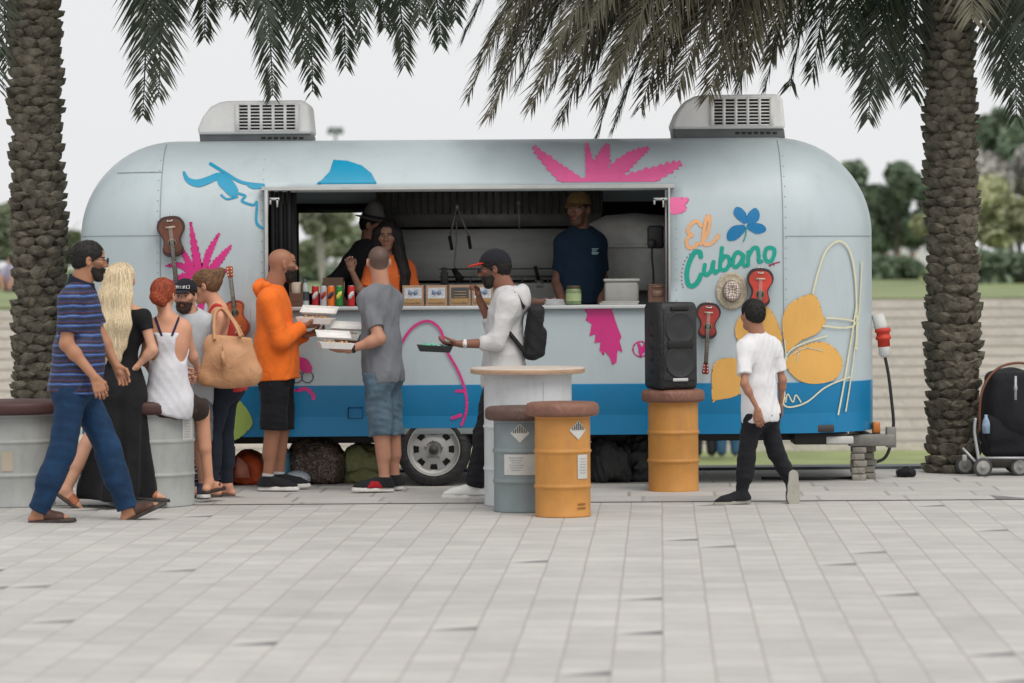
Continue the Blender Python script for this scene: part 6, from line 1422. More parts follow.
# ------------------------------------------------------------------ bags and bundles on the ground
def bags():
    def lump(name, lab, cat, px0, px1, pyt, pyb, Z, m, k=3, seed=1, dep=.25, amp=.02, fold=14, wr=.012, part='bag_body'):
        x0, x1 = P(px0, 400, Z)[0], P(px1, 400, Z)[0]; zt = P(500, pyt, Z)[2]; rs = np.random.RandomState(seed); b = V((x0+x1)/2, Z, 0); w = (x1-x0)/2
        n = [rbox(b+V(0, 0, zt*.40), (w*1.02, dep, zt*.44), min(.09, zt*.3))]
        for i in range(k): u = (i+.5)/k*2-1; n.append(rbox(b+V(u*w*.6, rs.uniform(-.08, .08), zt*rs.uniform(.5, .62)), (w*.5, dep*.8, zt*.40), .07, roty(rs.uniform(-.5, .5))))
        n = Inter(U(.06, *n), plane(V(0, 0, -1), V(0, 0, .006)), .02); cr = wrinkle(wr*.7, fold*2.2, seed+5); n = Disp(n, lambda Q: -np.abs(cr(Q))); n = Disp(n, wrinkle(wr, fold, seed)); 
        v, f = sn(n, b-V(w+.15, dep+.2, .05), b+V(w+.15, dep+.2, zt+.2), .009); t = thing(name, lab, cat, b); obj(part, (v, f), m, t); return t, b, w, zt
    cam = mat('camouflage_cloth', (.07, .055, .035), .9, bump=.3, bscale=60); nt = cam.node_tree
    vo = nt.nodes.new('ShaderNodeTexVoronoi'); vo.inputs['Scale'].default_value = 26; rp = nt.nodes.new('ShaderNodeValToRGB'); rp.color_ramp.interpolation = 'CONSTANT'
    e = rp.color_ramp.elements; e[0].color = (.03, .03, .022, 1); e[1].position = .35; e[1].color = (.10, .065, .045, 1); k = e.new(.6); k.color = (.22, .15, .12, 1); k = e.new(.8); k.color = (.015, .014, .012, 1)
    n0 = nt.nodes.new('ShaderNodeTexNoise'); n0.inputs['Scale'].default_value = 9; tcn = [n for n in nt.nodes if n.type == 'TEX_COORD'][0]; nt.links.new(tcn.outputs['Object'], n0.inputs['Vector']); nt.links.new(n0.outputs['Color'], vo.inputs['Vector']); nt.links.new(vo.outputs['Color'], rp.inputs[0]); nt.links.new(rp.outputs[0], [n for n in nt.nodes if n.type == 'MIX'][0].inputs[6])
    Z = 25.3
    t, b, w, zt = lump('duffel_bag', 'camouflage patterned bag lying under the trailer behind the orange hooded man', 'bag', 291, 343, 438, 480, Z, cam, seed=3)
    M = MB(); M.tube(catmull([b+V(-w*.6, -.2, zt*.5), b+V(-w*.3, -.25, zt*.9), b+V(w*.3, -.25, zt*.9), b+V(w*.6, -.2, zt*.5)], 6), .012, 8); obj('handle', M.vf, BLK(), t)
    t, b, w, zt = lump('bean_bag', 'olive green bean bag under the trailer beside the grey shirted man', 'bean bag', 344, 386, 444, 478, Z+.1, mat('olive_canvas', (.30, .31, .14), .9, bump=.2, bscale=60), k=2, seed=5)
    M = MB(); M.tube([b+V(-w*.8, -.27, zt*.3), b+V(0, -.33, zt*.45), b+V(w*.8, -.27, zt*.3)], .008, 6); obj('piping', M.vf, mat('olive_dark', (.2, .2, .09), .9), t)
    t, b, w, zt = lump('orange_cushion', 'orange floor cushion under the trailer behind the woman in leggings', 'cushion', 231, 262, 449, 482, Z, mat('orange_canvas', (.60, .09, .02), .85, bump=.2, bscale=60), k=2, seed=8, part='cushion_body')
    M = MB(); M.prism([(0, 0), (.12, 0), (.1, .1), (.03, .16)], P(233, 478, Z-.3), (1, 0, 0), (0, 0, 1), (0, .02, 0)); obj('pale_flap', M.vf, mat('salmon_canvas', (.6, .22, .15), .85), t)
    t, b, w, zt = lump('cool_bag', 'pale blue cool bag standing under the trailer beside the camouflage bag', 'bag', 271, 292, 440, 482, Z-.1, mat('pale_blue_nylon', (.13, .32, .46), .6), k=1, seed=9, dep=.16)
    M = MB(); M.ell(b+V(.12, -.16, .05), (.10, .10, .06)); obj('white_pouch', M.vf, mat('pouch_white', (.5, .55, .62), .7), t)
    pl = mat('black_polythene', (.013, .013, .014), .28, var=.2, spec=.6)
    t, b, w, zt = lump('rubbish_bag', 'black plastic rubbish bag under the trailer right of the front yellow drum', 'rubbish bag', 590, 630, 438, 478, Z-.05, pl, k=2, seed=12, wr=.028, fold=20); M = MB(); M.tube([b+V(0, 0, zt*.86), b+V(.02, 0, zt*1.02), b+V(.06, 0, zt*1.06)], [.03, .02, .05], 10); obj('tied_neck', M.vf, pl, t)
    t2, b, w, zt = lump('rubbish_bag', 'black plastic rubbish bag half behind the drum with the loudspeaker', 'rubbish bag', 618, 664, 436, 478, Z+.05, pl, k=3, seed=14, wr=.028, fold=20); M = MB(); M.tube([b+V(0, 0, zt*.86), b+V(-.02, 0, zt*1.02), b+V(-.06, 0, zt*1.04)], [.03, .02, .05], 10); obj('tied_neck', M.vf, pl, t2)
    t['group'] = t2['group'] = 'black rubbish bags'
    t, b, w, zt = lump('black_holdall', 'small black bundle on the ground left of the right palm trunk', 'bag', 896, 913, 470, 477, GZ(904, 477), cloth('black_nylon', (.012, .012, .014), rough=.6), k=2, seed=17, dep=.1, wr=.006); M = MB(); M.tube(catmull([b+V(-.05, -.06, zt*.8), b+V(0, -.08, zt*1.15), b+V(.05, -.06, zt*.8)], 5), .006, 6); obj('handle', M.vf, BLK(), t)
    # crates under the left end
    Zc = 25.1; c = P(203, 470, Zc); b = V(P(207, 300, Zc)[0], Zc, 0); t = thing('plastic_crate', 'dark blue plastic crate under the left end of the trailer', 'crate', b); M = MB(); cm = mat('crate_blue', (.015, .03, .07), .5)
    w, d, h = .34, .28, .28
    for z in np.linspace(.02, h, 6):
        for sx, sy, ww, dd in ((0, -d/2, w, .014), (0, d/2, w, .014), (-w/2, 0, .014, d), (w/2, 0, .014, d)): M.box(b+V(sx, sy, z), (ww, dd, .028))
    for sx in (-1, 1):
        for sy in (-1, 1): M.box(b+V(sx*w/2, sy*d/2, h/2), (.03, .03, h))
    M.box(b+V(0, 0, .012), (w, d, .012)); o = obj('crate_frame', M.vf, cm, t, smooth=False)
    M = MB()
    for j in range(3): M.box(b+V(-.02, -d/2-.010, .10+.03*j), (.18, .004, .008))
    obj('crate_print', M.vf, mat('crate_white_print', (.4, .42, .45), .6), o)
# ------------------------------------------------------------------ pushchair
def pushchair():
    Z = GZ(985, 474)-.1; q = lambda x, y, d=0: P(x, y, Z+d); b = V(q(1003, 470)[0], Z, 0)
    t = thing('pushchair', 'black pushchair with a brown hood rim parked against the right palm', 'pushchair', b)
    bk = cloth('pram_black', (.012, .012, .015), rough=.8); al = mat('pram_aluminium', (.45, .46, .48), .3, metal=.7); br = mat('pram_brown', (.16, .06, .03), .7)
    hood = Sub(U(.05, ell(q(1010, 404), (.22, .24, .28)), rbox(q(1012, 398), (.19, .20, .20), .06), ell(q(1012, 418), (.235, .25, .22))), plane(V(.0, -.05, 1), q(1010, 436)), .02)
    v, f = sn(Disp(hood, wrinkle(.006, 16, 4)), q(1010, 410)-.45, q(1010, 410)+.45, .008); obj('hood', (v, f), bk, t)
    M = MB(); M.tube(catmull([q(979, 432, -.16), q(980, 398, -.19), q(988, 378, -.17), q(1002, 366, -.14), q(1022, 363, -.12), q(1040, 370, -.10)], 8), .010, 10); obj('hood_rim', M.vf, br, t)
    seat = U(.05, rbox(q(1012, 440), (.22, .20, .13), .06), ell(q(1006, 447), (.20, .19, .10)), rbox(q(998, 428), (.13, .22, .10), .05)); v, f = sn(Disp(seat, wrinkle(.008, 14, 7)), q(1010, 440)-.45, q(1010, 440)+.45, .008); obj('seat', (v, f), bk, t)
    M = MB(); bs = q(1010, 462); M.box(bs, (.42, .42, .055)); obj('basket', M.vf, cloth('pram_grey', (.05, .045, .04)), t, bevel=.02)
    for d in (-.24, .24):
        M = MB(); M.tube(catmull([q(975, 418, d), q(974, 432, d), q(977, 452, d), q(979, 466, d)], 5), .012, 8); M.tube([q(962, 448, d), q(979, 466, d)], .010, 8); M.tube([q(978, 458, d), q(1030, 458, d)], .010, 8); obj('frame_tube', M.vf, al, t)
    def wheel(c, r, sg=-1):
        M = MB(); M.lathe([(r*.72, .018), (r*.9, .022), (r, .012), (r, -.012), (r*.9, -.022), (r*.72, -.018)], c, 28, V(.15, -1, 0)); w = obj('wheel', M.vf, mat('pram_tyre', (.05, .05, .05), .8), t)
        M = MB(); M.lathe([(r*.74, .016), (r*.66, .020), (r*.25, .012), (r*.2, .026), (.0001, .028)], c, 28, V(.15, -1, 0)); obj('wheel_disc', M.vf, mat('pram_disc', (.28, .28, .27), .5), w)
    r = .072
    for x, d in ((963, .05), (981, -.24), (1018, -.2), (1012, .24)):
        c = q(x, 300, d); wheel(V(c[0], c[1], r), r)
    M = MB(); c = q(985.5, 424, -.27); M.lathe([(.0001, -.07), (.028, -.07), (.030, .0), (.022, .03), (.012, .05), (.012, .07), (.0001, .07)], c, 20); o = obj('drink_bottle', M.vf, mat('bottle_blue', (.25, .35, .48), .2, var=.4, vscale=30), base=c-V(0, 0, .07)); tag(o, 'small water bottle with a blue label in the pushchair side pocket', 'bottle')
    M = MB(); M.tube([q(1015, 376, -.30), q(1015, 400, -.31)], .010, 8); M.ell(q(1015, 388, -.32), (.014, .014, .03)); obj('buckle_strap', M.vf, al, t)
    M = MB(); M.box(q(964, 458, -.02), (.035, .05, .05)); obj('brake_pad', M.vf, mat('pram_white', (.5, .5, .48), .5), t, bevel=.008)
PLE = 26.75      # far edge of the paving
def pavement():
    m = bpy.data.materials.new('paving'); m.use_nodes = True; nt = m.node_tree; N = nt.nodes; L = nt.links; b = N['Principled BSDF']
    def math_(op, a, bb=None, c=None):
        n = N.new('ShaderNodeMath'); n.operation = op
        for i, v in enumerate((a, bb, c)):
            if v is None: continue
            if isinstance(v, (int, float)): n.inputs[i].default_value = v
            else: L.new(v, n.inputs[i])
        return n.outputs[0]
    tc = N.new('ShaderNodeTexCoord'); mp = N.new('ShaderNodeMapping'); mp.vector_type = 'POINT'; L.new(tc.outputs['Object'], mp.inputs[0]); mp.inputs['Rotation'].default_value = (0, 0, math.radians(2.5))
    nzw = N.new('ShaderNodeTexNoise'); nzw.inputs['Scale'].default_value = 1.3; L.new(tc.outputs['Object'], nzw.inputs['Vector'])
    sx = N.new('ShaderNodeSeparateXYZ'); L.new(mp.outputs[0], sx.inputs[0]); tw = .2085; tl = .30
    wob = math_('MULTIPLY_ADD', nzw.outputs[0], .012, -.006)
    X = math_('DIVIDE', math_('ADD', sx.outputs[0], wob), tw); cx = math_('FLOOR', X); fx = math_('SUBTRACT', X, cx)
    wn = N.new('ShaderNodeTexWhiteNoise'); wn.noise_dimensions = '1D'; L.new(cx, wn.inputs['W'])
    Y = math_('ADD', math_('DIVIDE', sx.outputs[1], tl), wn.outputs['Value']); cy = math_('FLOOR', Y); fy = math_('SUBTRACT', Y, cy)
    cmb = N.new('ShaderNodeCombineXYZ'); L.new(cx, cmb.inputs[0]); L.new(cy, cmb.inputs[1]); w2 = N.new('ShaderNodeTexWhiteNoise'); w2.noise_dimensions = '2D'; L.new(cmb.outputs[0], w2.inputs['Vector'])
    dx = math_('MULTIPLY', math_('MINIMUM', fx, math_('SUBTRACT', 1, fx)), tw); dy = math_('MULTIPLY', math_('MINIMUM', fy, math_('SUBTRACT', 1, fy)), tl)
    def sm(v, a, bb):
        r = N.new('ShaderNodeMapRange'); r.interpolation_type = 'SMOOTHSTEP'; r.inputs[1].default_value = a; r.inputs[2].default_value = bb; r.inputs[3].default_value = 1; r.inputs[4].default_value = 0; L.new(v, r.inputs[0]); return r.outputs[0]
    jx = sm(dx, .003, .0065); jy = sm(dy, .002, .010)
    # cross joints: mostly faint, dark wedges paint shadows of raised tile edges
    dark = math_('GREATER_THAN', w2.outputs["Value"], .978); wedge = math_('MULTIPLY', dark, sm(math_('MULTIPLY', fy, tl), .02, .16)); wg = N.new('ShaderNodeMath'); wg.operation = 'GREATER_THAN'; L.new(math_('MULTIPLY', fx, .17), wg.inputs[0]); L.new(math_('MULTIPLY', fy, tl), wg.inputs[1]); wedge = math_('MULTIPLY', dark, wg.outputs[0])
    n1 = N.new('ShaderNodeTexNoise'); n1.inputs['Scale'].default_value = 3.5; n1.inputs['Detail'].default_value = 8; n1.inputs['Roughness'].default_value = .65; L.new(tc.outputs['Object'], n1.inputs['Vector'])
    n2 = N.new('ShaderNodeTexNoise'); n2.inputs['Scale'].default_value = 60; n2.inputs['Detail'].default_value = 6; L.new(tc.outputs['Object'], n2.inputs['Vector'])
    n3 = N.new('ShaderNodeTexNoise'); n3.inputs['Scale'].default_value = .5; n3.inputs['Detail'].default_value = 3; L.new(tc.outputs['Object'], n3.inputs['Vector'])
    val = math_('ADD', math_('MULTIPLY_ADD', w2.outputs['Value'], .13, .82), math_('ADD', math_('MULTIPLY_ADD', n1.outputs[0], .36, -.18), math_('ADD', math_('MULTIPLY_ADD', n2.outputs[0], .16, -.08), math_('MULTIPLY_ADD', n3.outputs[0], .22, -.11))))
    c1 = N.new('ShaderNodeMix'); c1.data_type = 'RGBA'; c1.blend_type = 'MULTIPLY'; c1.inputs[0].default_value = 1; c1.inputs[6].default_value = (.505, .492, .468, 1); L.new(val, c1.inputs[7])
    c2 = N.new('ShaderNodeMix'); c2.data_type = 'RGBA'; L.new(math_('MULTIPLY', jx, math_('MULTIPLY_ADD', n1.outputs[0], .7, .05)), c2.inputs[0]); L.new(c1.outputs[2], c2.inputs[6]); c2.inputs[7].default_value = (.25, .21, .17, 1)
    c3 = N.new('ShaderNodeMix'); c3.data_type = 'RGBA'; L.new(math_('MULTIPLY', jy, math_('MULTIPLY_ADD', w2.outputs['Value'], .45, .22)), c3.inputs[0]); L.new(c2.outputs[2], c3.inputs[6]); c3.inputs[7].default_value = (.16, .15, .14, 1)
    c4 = N.new('ShaderNodeMix'); c4.data_type = 'RGBA'; L.new(math_('MULTIPLY', wedge, math_('MULTIPLY_ADD', n1.outputs[0], 1.2, .1)), c4.inputs[0]); L.new(c3.outputs[2], c4.inputs[6]); c4.inputs[7].default_value = (.09, .09, .10, 1)
    # small stains
    vo = N.new('ShaderNodeTexVoronoi'); vo.inputs['Scale'].default_value = 1.7; L.new(tc.outputs['Object'], vo.inputs['Vector']); sp = sm(vo.outputs['Distance'], .018, .035)
    c5 = N.new('ShaderNodeMix'); c5.data_type = 'RGBA'; L.new(math_('MULTIPLY', sp, .35), c5.inputs[0]); L.new(c4.outputs[2], c5.inputs[6]); c5.inputs[7].default_value = (.12, .10, .09, 1)
    L.new(c5.outputs[2], b.inputs['Base Color']); b.inputs['Roughness'].default_value = .75; b.inputs['Specular IOR Level'].default_value = .35
    hgt = math_('SUBTRACT', math_('MULTIPLY_ADD', w2.outputs['Value'], .12, 1.0), math_('MAXIMUM', jx, math_('MULTIPLY', jy, .6))); bp = N.new('ShaderNodeBump'); bp.inputs['Strength'].default_value = .5; bp.inputs['Distance'].default_value = .006; L.new(math_('ADD', hgt, math_('MULTIPLY', n2.outputs[0], .3)), bp.inputs['Height']); L.new(bp.outputs[0], b.inputs['Normal'])
    M = MB(); M.box((0, (-6+PLE)/2, -.15), (60, PLE+6, .30)); o = obj('paving', M.vf, m, kind='structure', smooth=False)
    # border row of cross-laid slabs and the kerb at the far edge
    kb = mat('kerb_stone', (.36, .35, .33), .8, var=.15, vscale=5, bump=.2, bscale=40)
    yb = GZ(620, 502.5)
    mm = m.copy(); mm.name = 'border_paving'
    for n in mm.node_tree.nodes:
        if n.type == 'MAPPING': n.inputs['Rotation'].default_value = (0, 0, math.radians(2.5+90)); n.inputs['Scale'].default_value = (.5, .45, 1)
    M = MB(); 
    R = rotz(-math.radians(.15)); M.add([(-30, yb, .004), (30, yb, .004), (30, PLE-.3, .004), (-30, PLE-.3, .004)], [(0, 1, 2, 3)]); obj('border_paving', M.vf, mm, kind='structure', smooth=False)
    M = MB(); M.add([(-30, yb-.006, .0075), (30, yb-.006, .0075), (30, yb+.012, .0075), (-30, yb+.012, .0075)], [(0, 1, 2, 3)]); obj('paving_joint', M.vf, mat('joint_brown', (.22, .19, .16), .9), kind='structure', smooth=False)
    M = MB(); M.box((0, PLE-.14, .0), (60, .3, .05)); obj('kerb', M.vf, mat('kerb_dark', (.10, .115, .125), .7, var=.2), kind='structure', smooth=False)
def grassmat(name, col, s=1.0):
    return mat(name, col, .95, var=.25, vscale=.9*s, bump=.5, bscale=14, spec=.1)
LZ = -1.30; UZ = .945; SY = 52.0
def terrain():
    g = grassmat('lawn_grass', (.22, .26, .11))
    M = MB(); M.box((0, PLE+.25, -1.0), (60, .5, 1.7)); obj('retaining_bank', M.vf, mat('bank_stone', (.3, .28, .25), .9, var=.2), kind='structure')
    M = MB(); M.box((0, (PLE+64)/2, LZ-.25), (400, 64-PLE+3, .5)); obj('lower_lawn', M.vf, g, kind='structure', smooth=False)
    M = MB(); M.box((0, 68+250, UZ-1.6), (2400, 500, 3.2)); obj('upper_lawn', M.vf, grassmat('upper_lawn_grass', (.20, .24, .11), .5), kind='structure', smooth=False)
    # stepped terrace of pale stone, straight on the right, turning towards the camera on the left
    st = mat('terrace_stone', (.56, .525, .47), .85, var=.12, vscale=1.2, bump=.2, bscale=20, dirt=.15); n = 15; hh = (UZ-LZ)/n; t = thing('terraced_wall', 'long pale stone stepped terrace wall behind the lawn', 'wall', (5, SY, LZ))
    for i in range(n):
        M = MB(); y = SY+i*.42; z0 = LZ+i*hh; z1 = z0+hh-.012
        L = [(-2.0+i*.2, y), (60, y), (60, y+.60), (-2.0+i*.2+.2, y+.60), (-26, y-13.5+.60), (-26, y-13.5)]
        M.prism(L, (0, 0, z0), (1, 0, 0), (0, 1, 0), (0, 0, hh-.03)); obj('step', M.vf, st, t, smooth=False)
    M = MB()
    for i in range(n):
        y = SY+i*.42+.03; M.prism([(-2.0+i*.2, y), (60, y), (60, y+.5), (-2.0+i*.2+.2, y+.5), (-26, y-13.0), (-26, y-13.5+.03)], (0, 0, LZ+(i+1)*hh-.031), (1, 0, 0), (0, 1, 0), (0, 0, .03))
    obj('joint_strip', M.vf, mat('step_joint', (.30, .28, .25), .9), t, smooth=False)  # darker strip set back in each step joint
    M = MB(); yt = SY+n*.42; M.prism([(-2+3, yt-.35), (60, yt-.35), (60, 70), (-60, 70), (-60, 46), (-26, yt-13.5-.3)], (0, 0, UZ-1.5), (1, 0, 0), (0, 1, 0), (0, 0, 1.52)); obj('terrace_lawn', M.vf, grassmat('terrace_lawn_grass', (.21, .25, .115), .5), kind='structure', smooth=False)
# ------------------------------------------------------------------ palms
def palm_trunk(b, Ht, r0, r1, seed, root, lean=(0, 0)):
    rs = np.random.RandomState(seed); M = MB()
    M.tube([b+V(lean[0]*t, lean[1]*t, Ht*t) for t in np.linspace(0, 1, 12)], [(r0+(r1-r0)*t)*.86 for t in np.linspace(0, 1, 12)], 20)
    rows = int(Ht/.070); ga = 2.39996; k = 0; cols = []
    z = .02
    ph = 0
    while z < Ht-.05:
        t = z/Ht; r = (r0+(r1-r0)*t)*(1+.05*math.sin(z*5+seed)+(.10 if z < .2 else 0)); n = 8; ph += PI/n*1.05+rs.uniform(-.05, .05)
        step = .072*rs.uniform(.92, 1.08)
        for i in range(n):
            a = ph+2*PI*i/n+rs.uniform(-.08, .08); c = b+V(lean[0]*t, lean[1]*t, z+rs.uniform(-.015, .015)); w = 2*PI*r/n*rs.uniform(.50, .66); h = .088*rs.uniform(.7, 1.25); out = .034*rs.uniform(.6, 1.5)
            R = rotz(a-PI/2+PI)   # local -y -> outward
            def q(x, o, zz): return c+V(math.cos(a)*(r*.84+o)-math.sin(a)*x, math.sin(a)*(r*.84+o)+math.cos(a)*x, zz)
            # a chunky cut leaf base: narrow at the root, wide lip on top, pointing outwards
            tl = rs.uniform(-.012, .012)
            vs = [q(-w*.55, -.02, -h*.55), q(w*.55, -.02, -h*.55), q(-w*.95, .0, h*.2), q(w*.95, .0, h*.2), q(-w*.40, out*.55, -h*.40+tl), q(w*.40, out*.55, -h*.40+tl),
                  q(-w*.82, out, h*.22+tl), q(w*.82, out, h*.22-tl), q(-w*.30, out*1.5, h*.50), q(w*.30, out*1.5, h*.50), q(-w*.55, -.02, h*.62), q(w*.55, -.02, h*.62), q(0, out*1.35, -.005)]
            M.add(vs, [(0, 1, 5, 4), (0, 4, 6, 2), (1, 3, 7, 5), (4, 5, 12), (5, 7, 12), (7, 9, 12), (9, 8, 12), (8, 6, 12), (6, 4, 12), (2, 6, 8, 10), (3, 11, 9, 7), (8, 9, 11, 10), (2, 10, 0), (1, 11, 3)])
        z += step
    m = mat('palm_bark', (.125, .112, .088), .95, var=.55, vscale=11, bump=.8, bscale=70, spec=.1)
    o = obj('trunk', M.vf, m, root, smooth=False)
    return o
def frond(p0, p1, p2, root, m, seed, wl=.42, name='frond', dens=88, droop=.35, s0=.10):
    """arching feather leaf: rachis on a bezier, leaflets in two ranks that hang"""
    rs = np.random.RandomState(seed); M = MB(); n = 26; T_ = np.linspace(0, 1, n); B = lambda t: (1-t)**2*p0+2*t*(1-t)*p1+t*t*p2
    pts = [B(t) for t in T_]; M.tube(pts, [.020*(1-t)**.7+.003 for t in T_], 6)
    L = np.linalg.norm(p1-p0)+np.linalg.norm(p2-p1); N_ = int(dens*L/2.2)
    tan0 = nrm(p2-p0); 
    for i in range(N_):
        t = s0+(1-s0)*(i+rs.rand()*.5)/N_; p = B(t); tg = nrm(2*(1-t)*(p1-p0)+2*t*(p2-p1)); up = V(0, 0, 1); sd = nrm(np.cross(tg, up)) if abs(tg[2]) < .985 else nrm(np.cross(tg, V(0, 1, .1)))
        nu = np.cross(sd, tg)
        for g in (-1, 1):
            if rs.rand() < .06: continue
            ln = wl*(math.sin(PI*min(1, .18+.80*t))**.6)*rs.uniform(.75, 1.1); fwd = .48+.6*t+rs.uniform(-.15, .15); d = nrm(sd*g*1.0*rs.uniform(.8, 1.1)+tg*fwd+nu*rs.uniform(-.05, .45))
            w = .0092*rs.uniform(.8, 1.2); wd = nrm(np.cross(d, nu+sd*rs.uniform(-.5, .5)))*w; hang = V(0, 0, -droop*ln*rs.uniform(.4, 1.3))
            a = p; b1 = p+d*ln*.45+hang*.22; c = p+d*ln+hang
            M.add([a-wd*.35, a+wd*.35, b1+wd, c, b1-wd], [(0, 1, 2, 4), (4, 2, 3)])
    return obj(name, M.vf, m, root, smooth=False)
def palms():
    gr = mat('palm_leaf', (.032, .042, .028), .5, var=.45, vscale=3, spec=.45); dry = mat('dry_palm_leaf', (.125, .118, .085), .8, var=.45, vscale=4, spec=.2)  # green darkened to paint fronds as backlit; dry olive also stands for lit ones
    gr.use_backface_culling = False
    for mm, c in ((gr, (.10, .16, .06)), (dry, (.15, .13, .09))):
        nt = mm.node_tree; b = nt.nodes['Principled BSDF']; out = nt.nodes['Material Output']; tr = nt.nodes.new('ShaderNodeBsdfTranslucent'); tr.inputs[0].default_value = (*c, 1); mx = nt.nodes.new('ShaderNodeMixShader'); mx.inputs[0].default_value = .18; nt.links.new(b.outputs[0], mx.inputs[1]); nt.links.new(tr.outputs[0], mx.inputs[2]); nt.links.new(mx.outputs[0], out.inputs[0])
    G = 'date palms either side of the trailer'
    # left palm
    Z = 25.9; b = P(43, 476, Z); b[2] = 0; tx = P(34, 0, Z); H = 4.35
    t = thing('palm_tree', 'date palm with a scaly trunk behind the man in the striped polo', 'palm tree', b, G); top = P(31, -95, Z); palm_trunk(b, top[2]+.1, .205, .185, 4, t, (top[0]-b[0], 0))
    c = P(31, -105, Z)
    def fr(tip, mid, dz=0, dzt=None, dr=False, wl=.40, seed=0, cc=None, **k):
        dzt = dz if dzt is None else dzt; cc_ = c if cc is None else cc
        frond(cc_, P(mid[0], mid[1], Z+dz*.55), P(tip[0], tip[1], Z+dzt), t, dry if dr else gr, seed, wl, **k)
    s = 0
    for tip, mid, dz in [((142, 116), (165, -250), -.6), ((158, 98), (175, -200), -.9), ((172, 22), (160, -190), .8), ((204, 38), (215, -260), .3), ((272, 96), (265, -300), -.5), ((266, 40), (240, -260), -1.2), ((312, 92), (310, -320), .2), ((302, 60), (300, -280), -.9), ((345, 66), (340, -330), .5), ((362, 40), (330, -300), -.8), ((404, 66), (390, -350), -.2), ((440, 44), (420, -360), .4), ((420, 22), (400, -330), -1.0), ((384, 28), (370, -320), .9), ((332, 24), (320, -290), 1.3), ((240, 12), (230, -260), .6), ((288, 22), (280, -280), 1.5), ((455, 20), (430, -380), -.5), ((365, 8), (350, -340), -1.4), ((225, 4), (220, -250), -1.2), ((400, 4), (380, -360), 1.6), ((150, 40), (155, -220), .2), ((-2, 92), (-40, -190), -.8), ((-20, 90), (-60, -200), .5), ((8, 70), (-10, -160), 1.2), ((-110, 60), (-130, -230), -.5), ((-200, 20), (-150, -260), .5), ((60, -250), (40, -330), .4), ((130, -160), (120, -330), 2.2), ((-60, -150), (-30, -320), 2.0)]:
        s += 1; fr(tip, mid, dz, None, False, .48, s)
    # right palm
    Z = 26.05; b = P(954, 476, Z); b[2] = 0; t = thing('palm_tree', 'date palm with a scaly trunk between the trailer and the pushchair', 'palm tree', b, G); top = P(947, -100, Z); palm_trunk(b, top[2]+.1, .200, .185, 9, t, (top[0]-b[0], 0))
    c = P(942, -110, Z)
    for tip, mid, dz, dr in [((468, 96), (640, -330), -1.0, True), ((488, 118), (650, -280), -1.3, True), ((500, 60), (660, -330), -.5, True), ((530, 108), (690, -270), -1.5, True), ((462, 40), (620, -330), -.2, False), ((520, 20), (680, -300), .4, False), ((560, 122), (700, -250), -1.0, True), ((582, 96), (720, -270), -.4, False), ((612, 132), (740, -250), -.2, False), ((596, 138), (700, -240), .3, False), ((640, 108), (760, -260), -1.4, True), ((655, 96), (770, -230), -1.0, True), ((690, 70), (790, -240), .2, False), ((676, 92), (780, -220), -1.7, True), ((708, 96), (800, -230), -1.6, True), ((724, 84), (810, -240), -1.2, True), ((738, 92), (800, -220), .5, False), ((765, 88), (830, -230), .4, False), ((790, 86), (840, -220), .0, False), ((812, 78), (850, -210), .6, False), ((770, 60), (840, -240), -1.0, True), ((838, 60), (870, -210), -.8, False), ((850, 66), (880, -200), .9, False), ((868, 120), (890, -220), -.5, False), ((876, 92), (900, -200), .3, False), ((903, 84), (915, -190), -.2, False), ((912, 96), (920, -170), .6, False),
                            ((560, -20), (720, -340), .8, False), ((600, 40), (740, -300), .9, False), ((640, 30), (770, -290), 1.2, False), ((700, 20), (800, -280), 1.4, False), ((620, -60), (760, -330), -.8, True), ((690, -60), (800, -300), -1.2, False), ((740, -10), (830, -260), -1.6, True),
                            ((545, 70), (700, -300), -1.8, True), ((478, 62), (650, -320), .3, False), ((492, 84), (660, -300), .6, False), ((515, 92), (680, -290), -.6, False), ((548, 96), (700, -280), .2, False), ((505, 30), (670, -330), -1.5, True), ((450, 5), (620, -350), -.8, False), ((470, -10), (640, -340), .9, False), ((530, 50), (690, -300), 1.1, False), ((590, 60), (730, -270), 1.3, False), ((568, 84), (710, -280), -1.7, True), ((598, 100), (735, -265), -1.3, True), ((650, 62), (770, -250), -1.9, True), ((720, 50), (805, -250), -.6, False), ((680, 40), (790, -260), 1.0, False), ((790, 40), (850, -230), 1.2, False), ((745, 70), (820, -240), -1.5, True), ((500, 70), (665, -310), -1.2, True), ((625, 20), (760, -290), -1.7, True), ((575, 50), (720, -280), -1.9, True), ((505, -5), (660, -340), -1.1, True), ((610, 85), (745, -265), -2.0, True), ((630, 60), (750, -270), .1, False), ((540, 40), (700, -310), .2, False), ((665, 40), (780, -260), -.3, True),
                            ((1003, 86), (985, -230), -.4, False), ((1016, 118), (1010, -230), .3, False), ((1032, 110), (1050, -220), -.6, False), ((1010, 40), (1000, -200), 1.2, False), ((972, 20), (965, -170), -1.2, True), ((1100, 60), (1080, -240), .2, False), ((1180, 40), (1100, -280), -.6, False), ((990, -220), (970, -330), .8, False), ((900, -200), (920, -330), 2.2, False), ((1060, -160), (1040, -330), 2.2, False)]:
        s += 1; fr(tip, mid, dz, None, dr, .64 if dr else .58, s, c, dens=122)
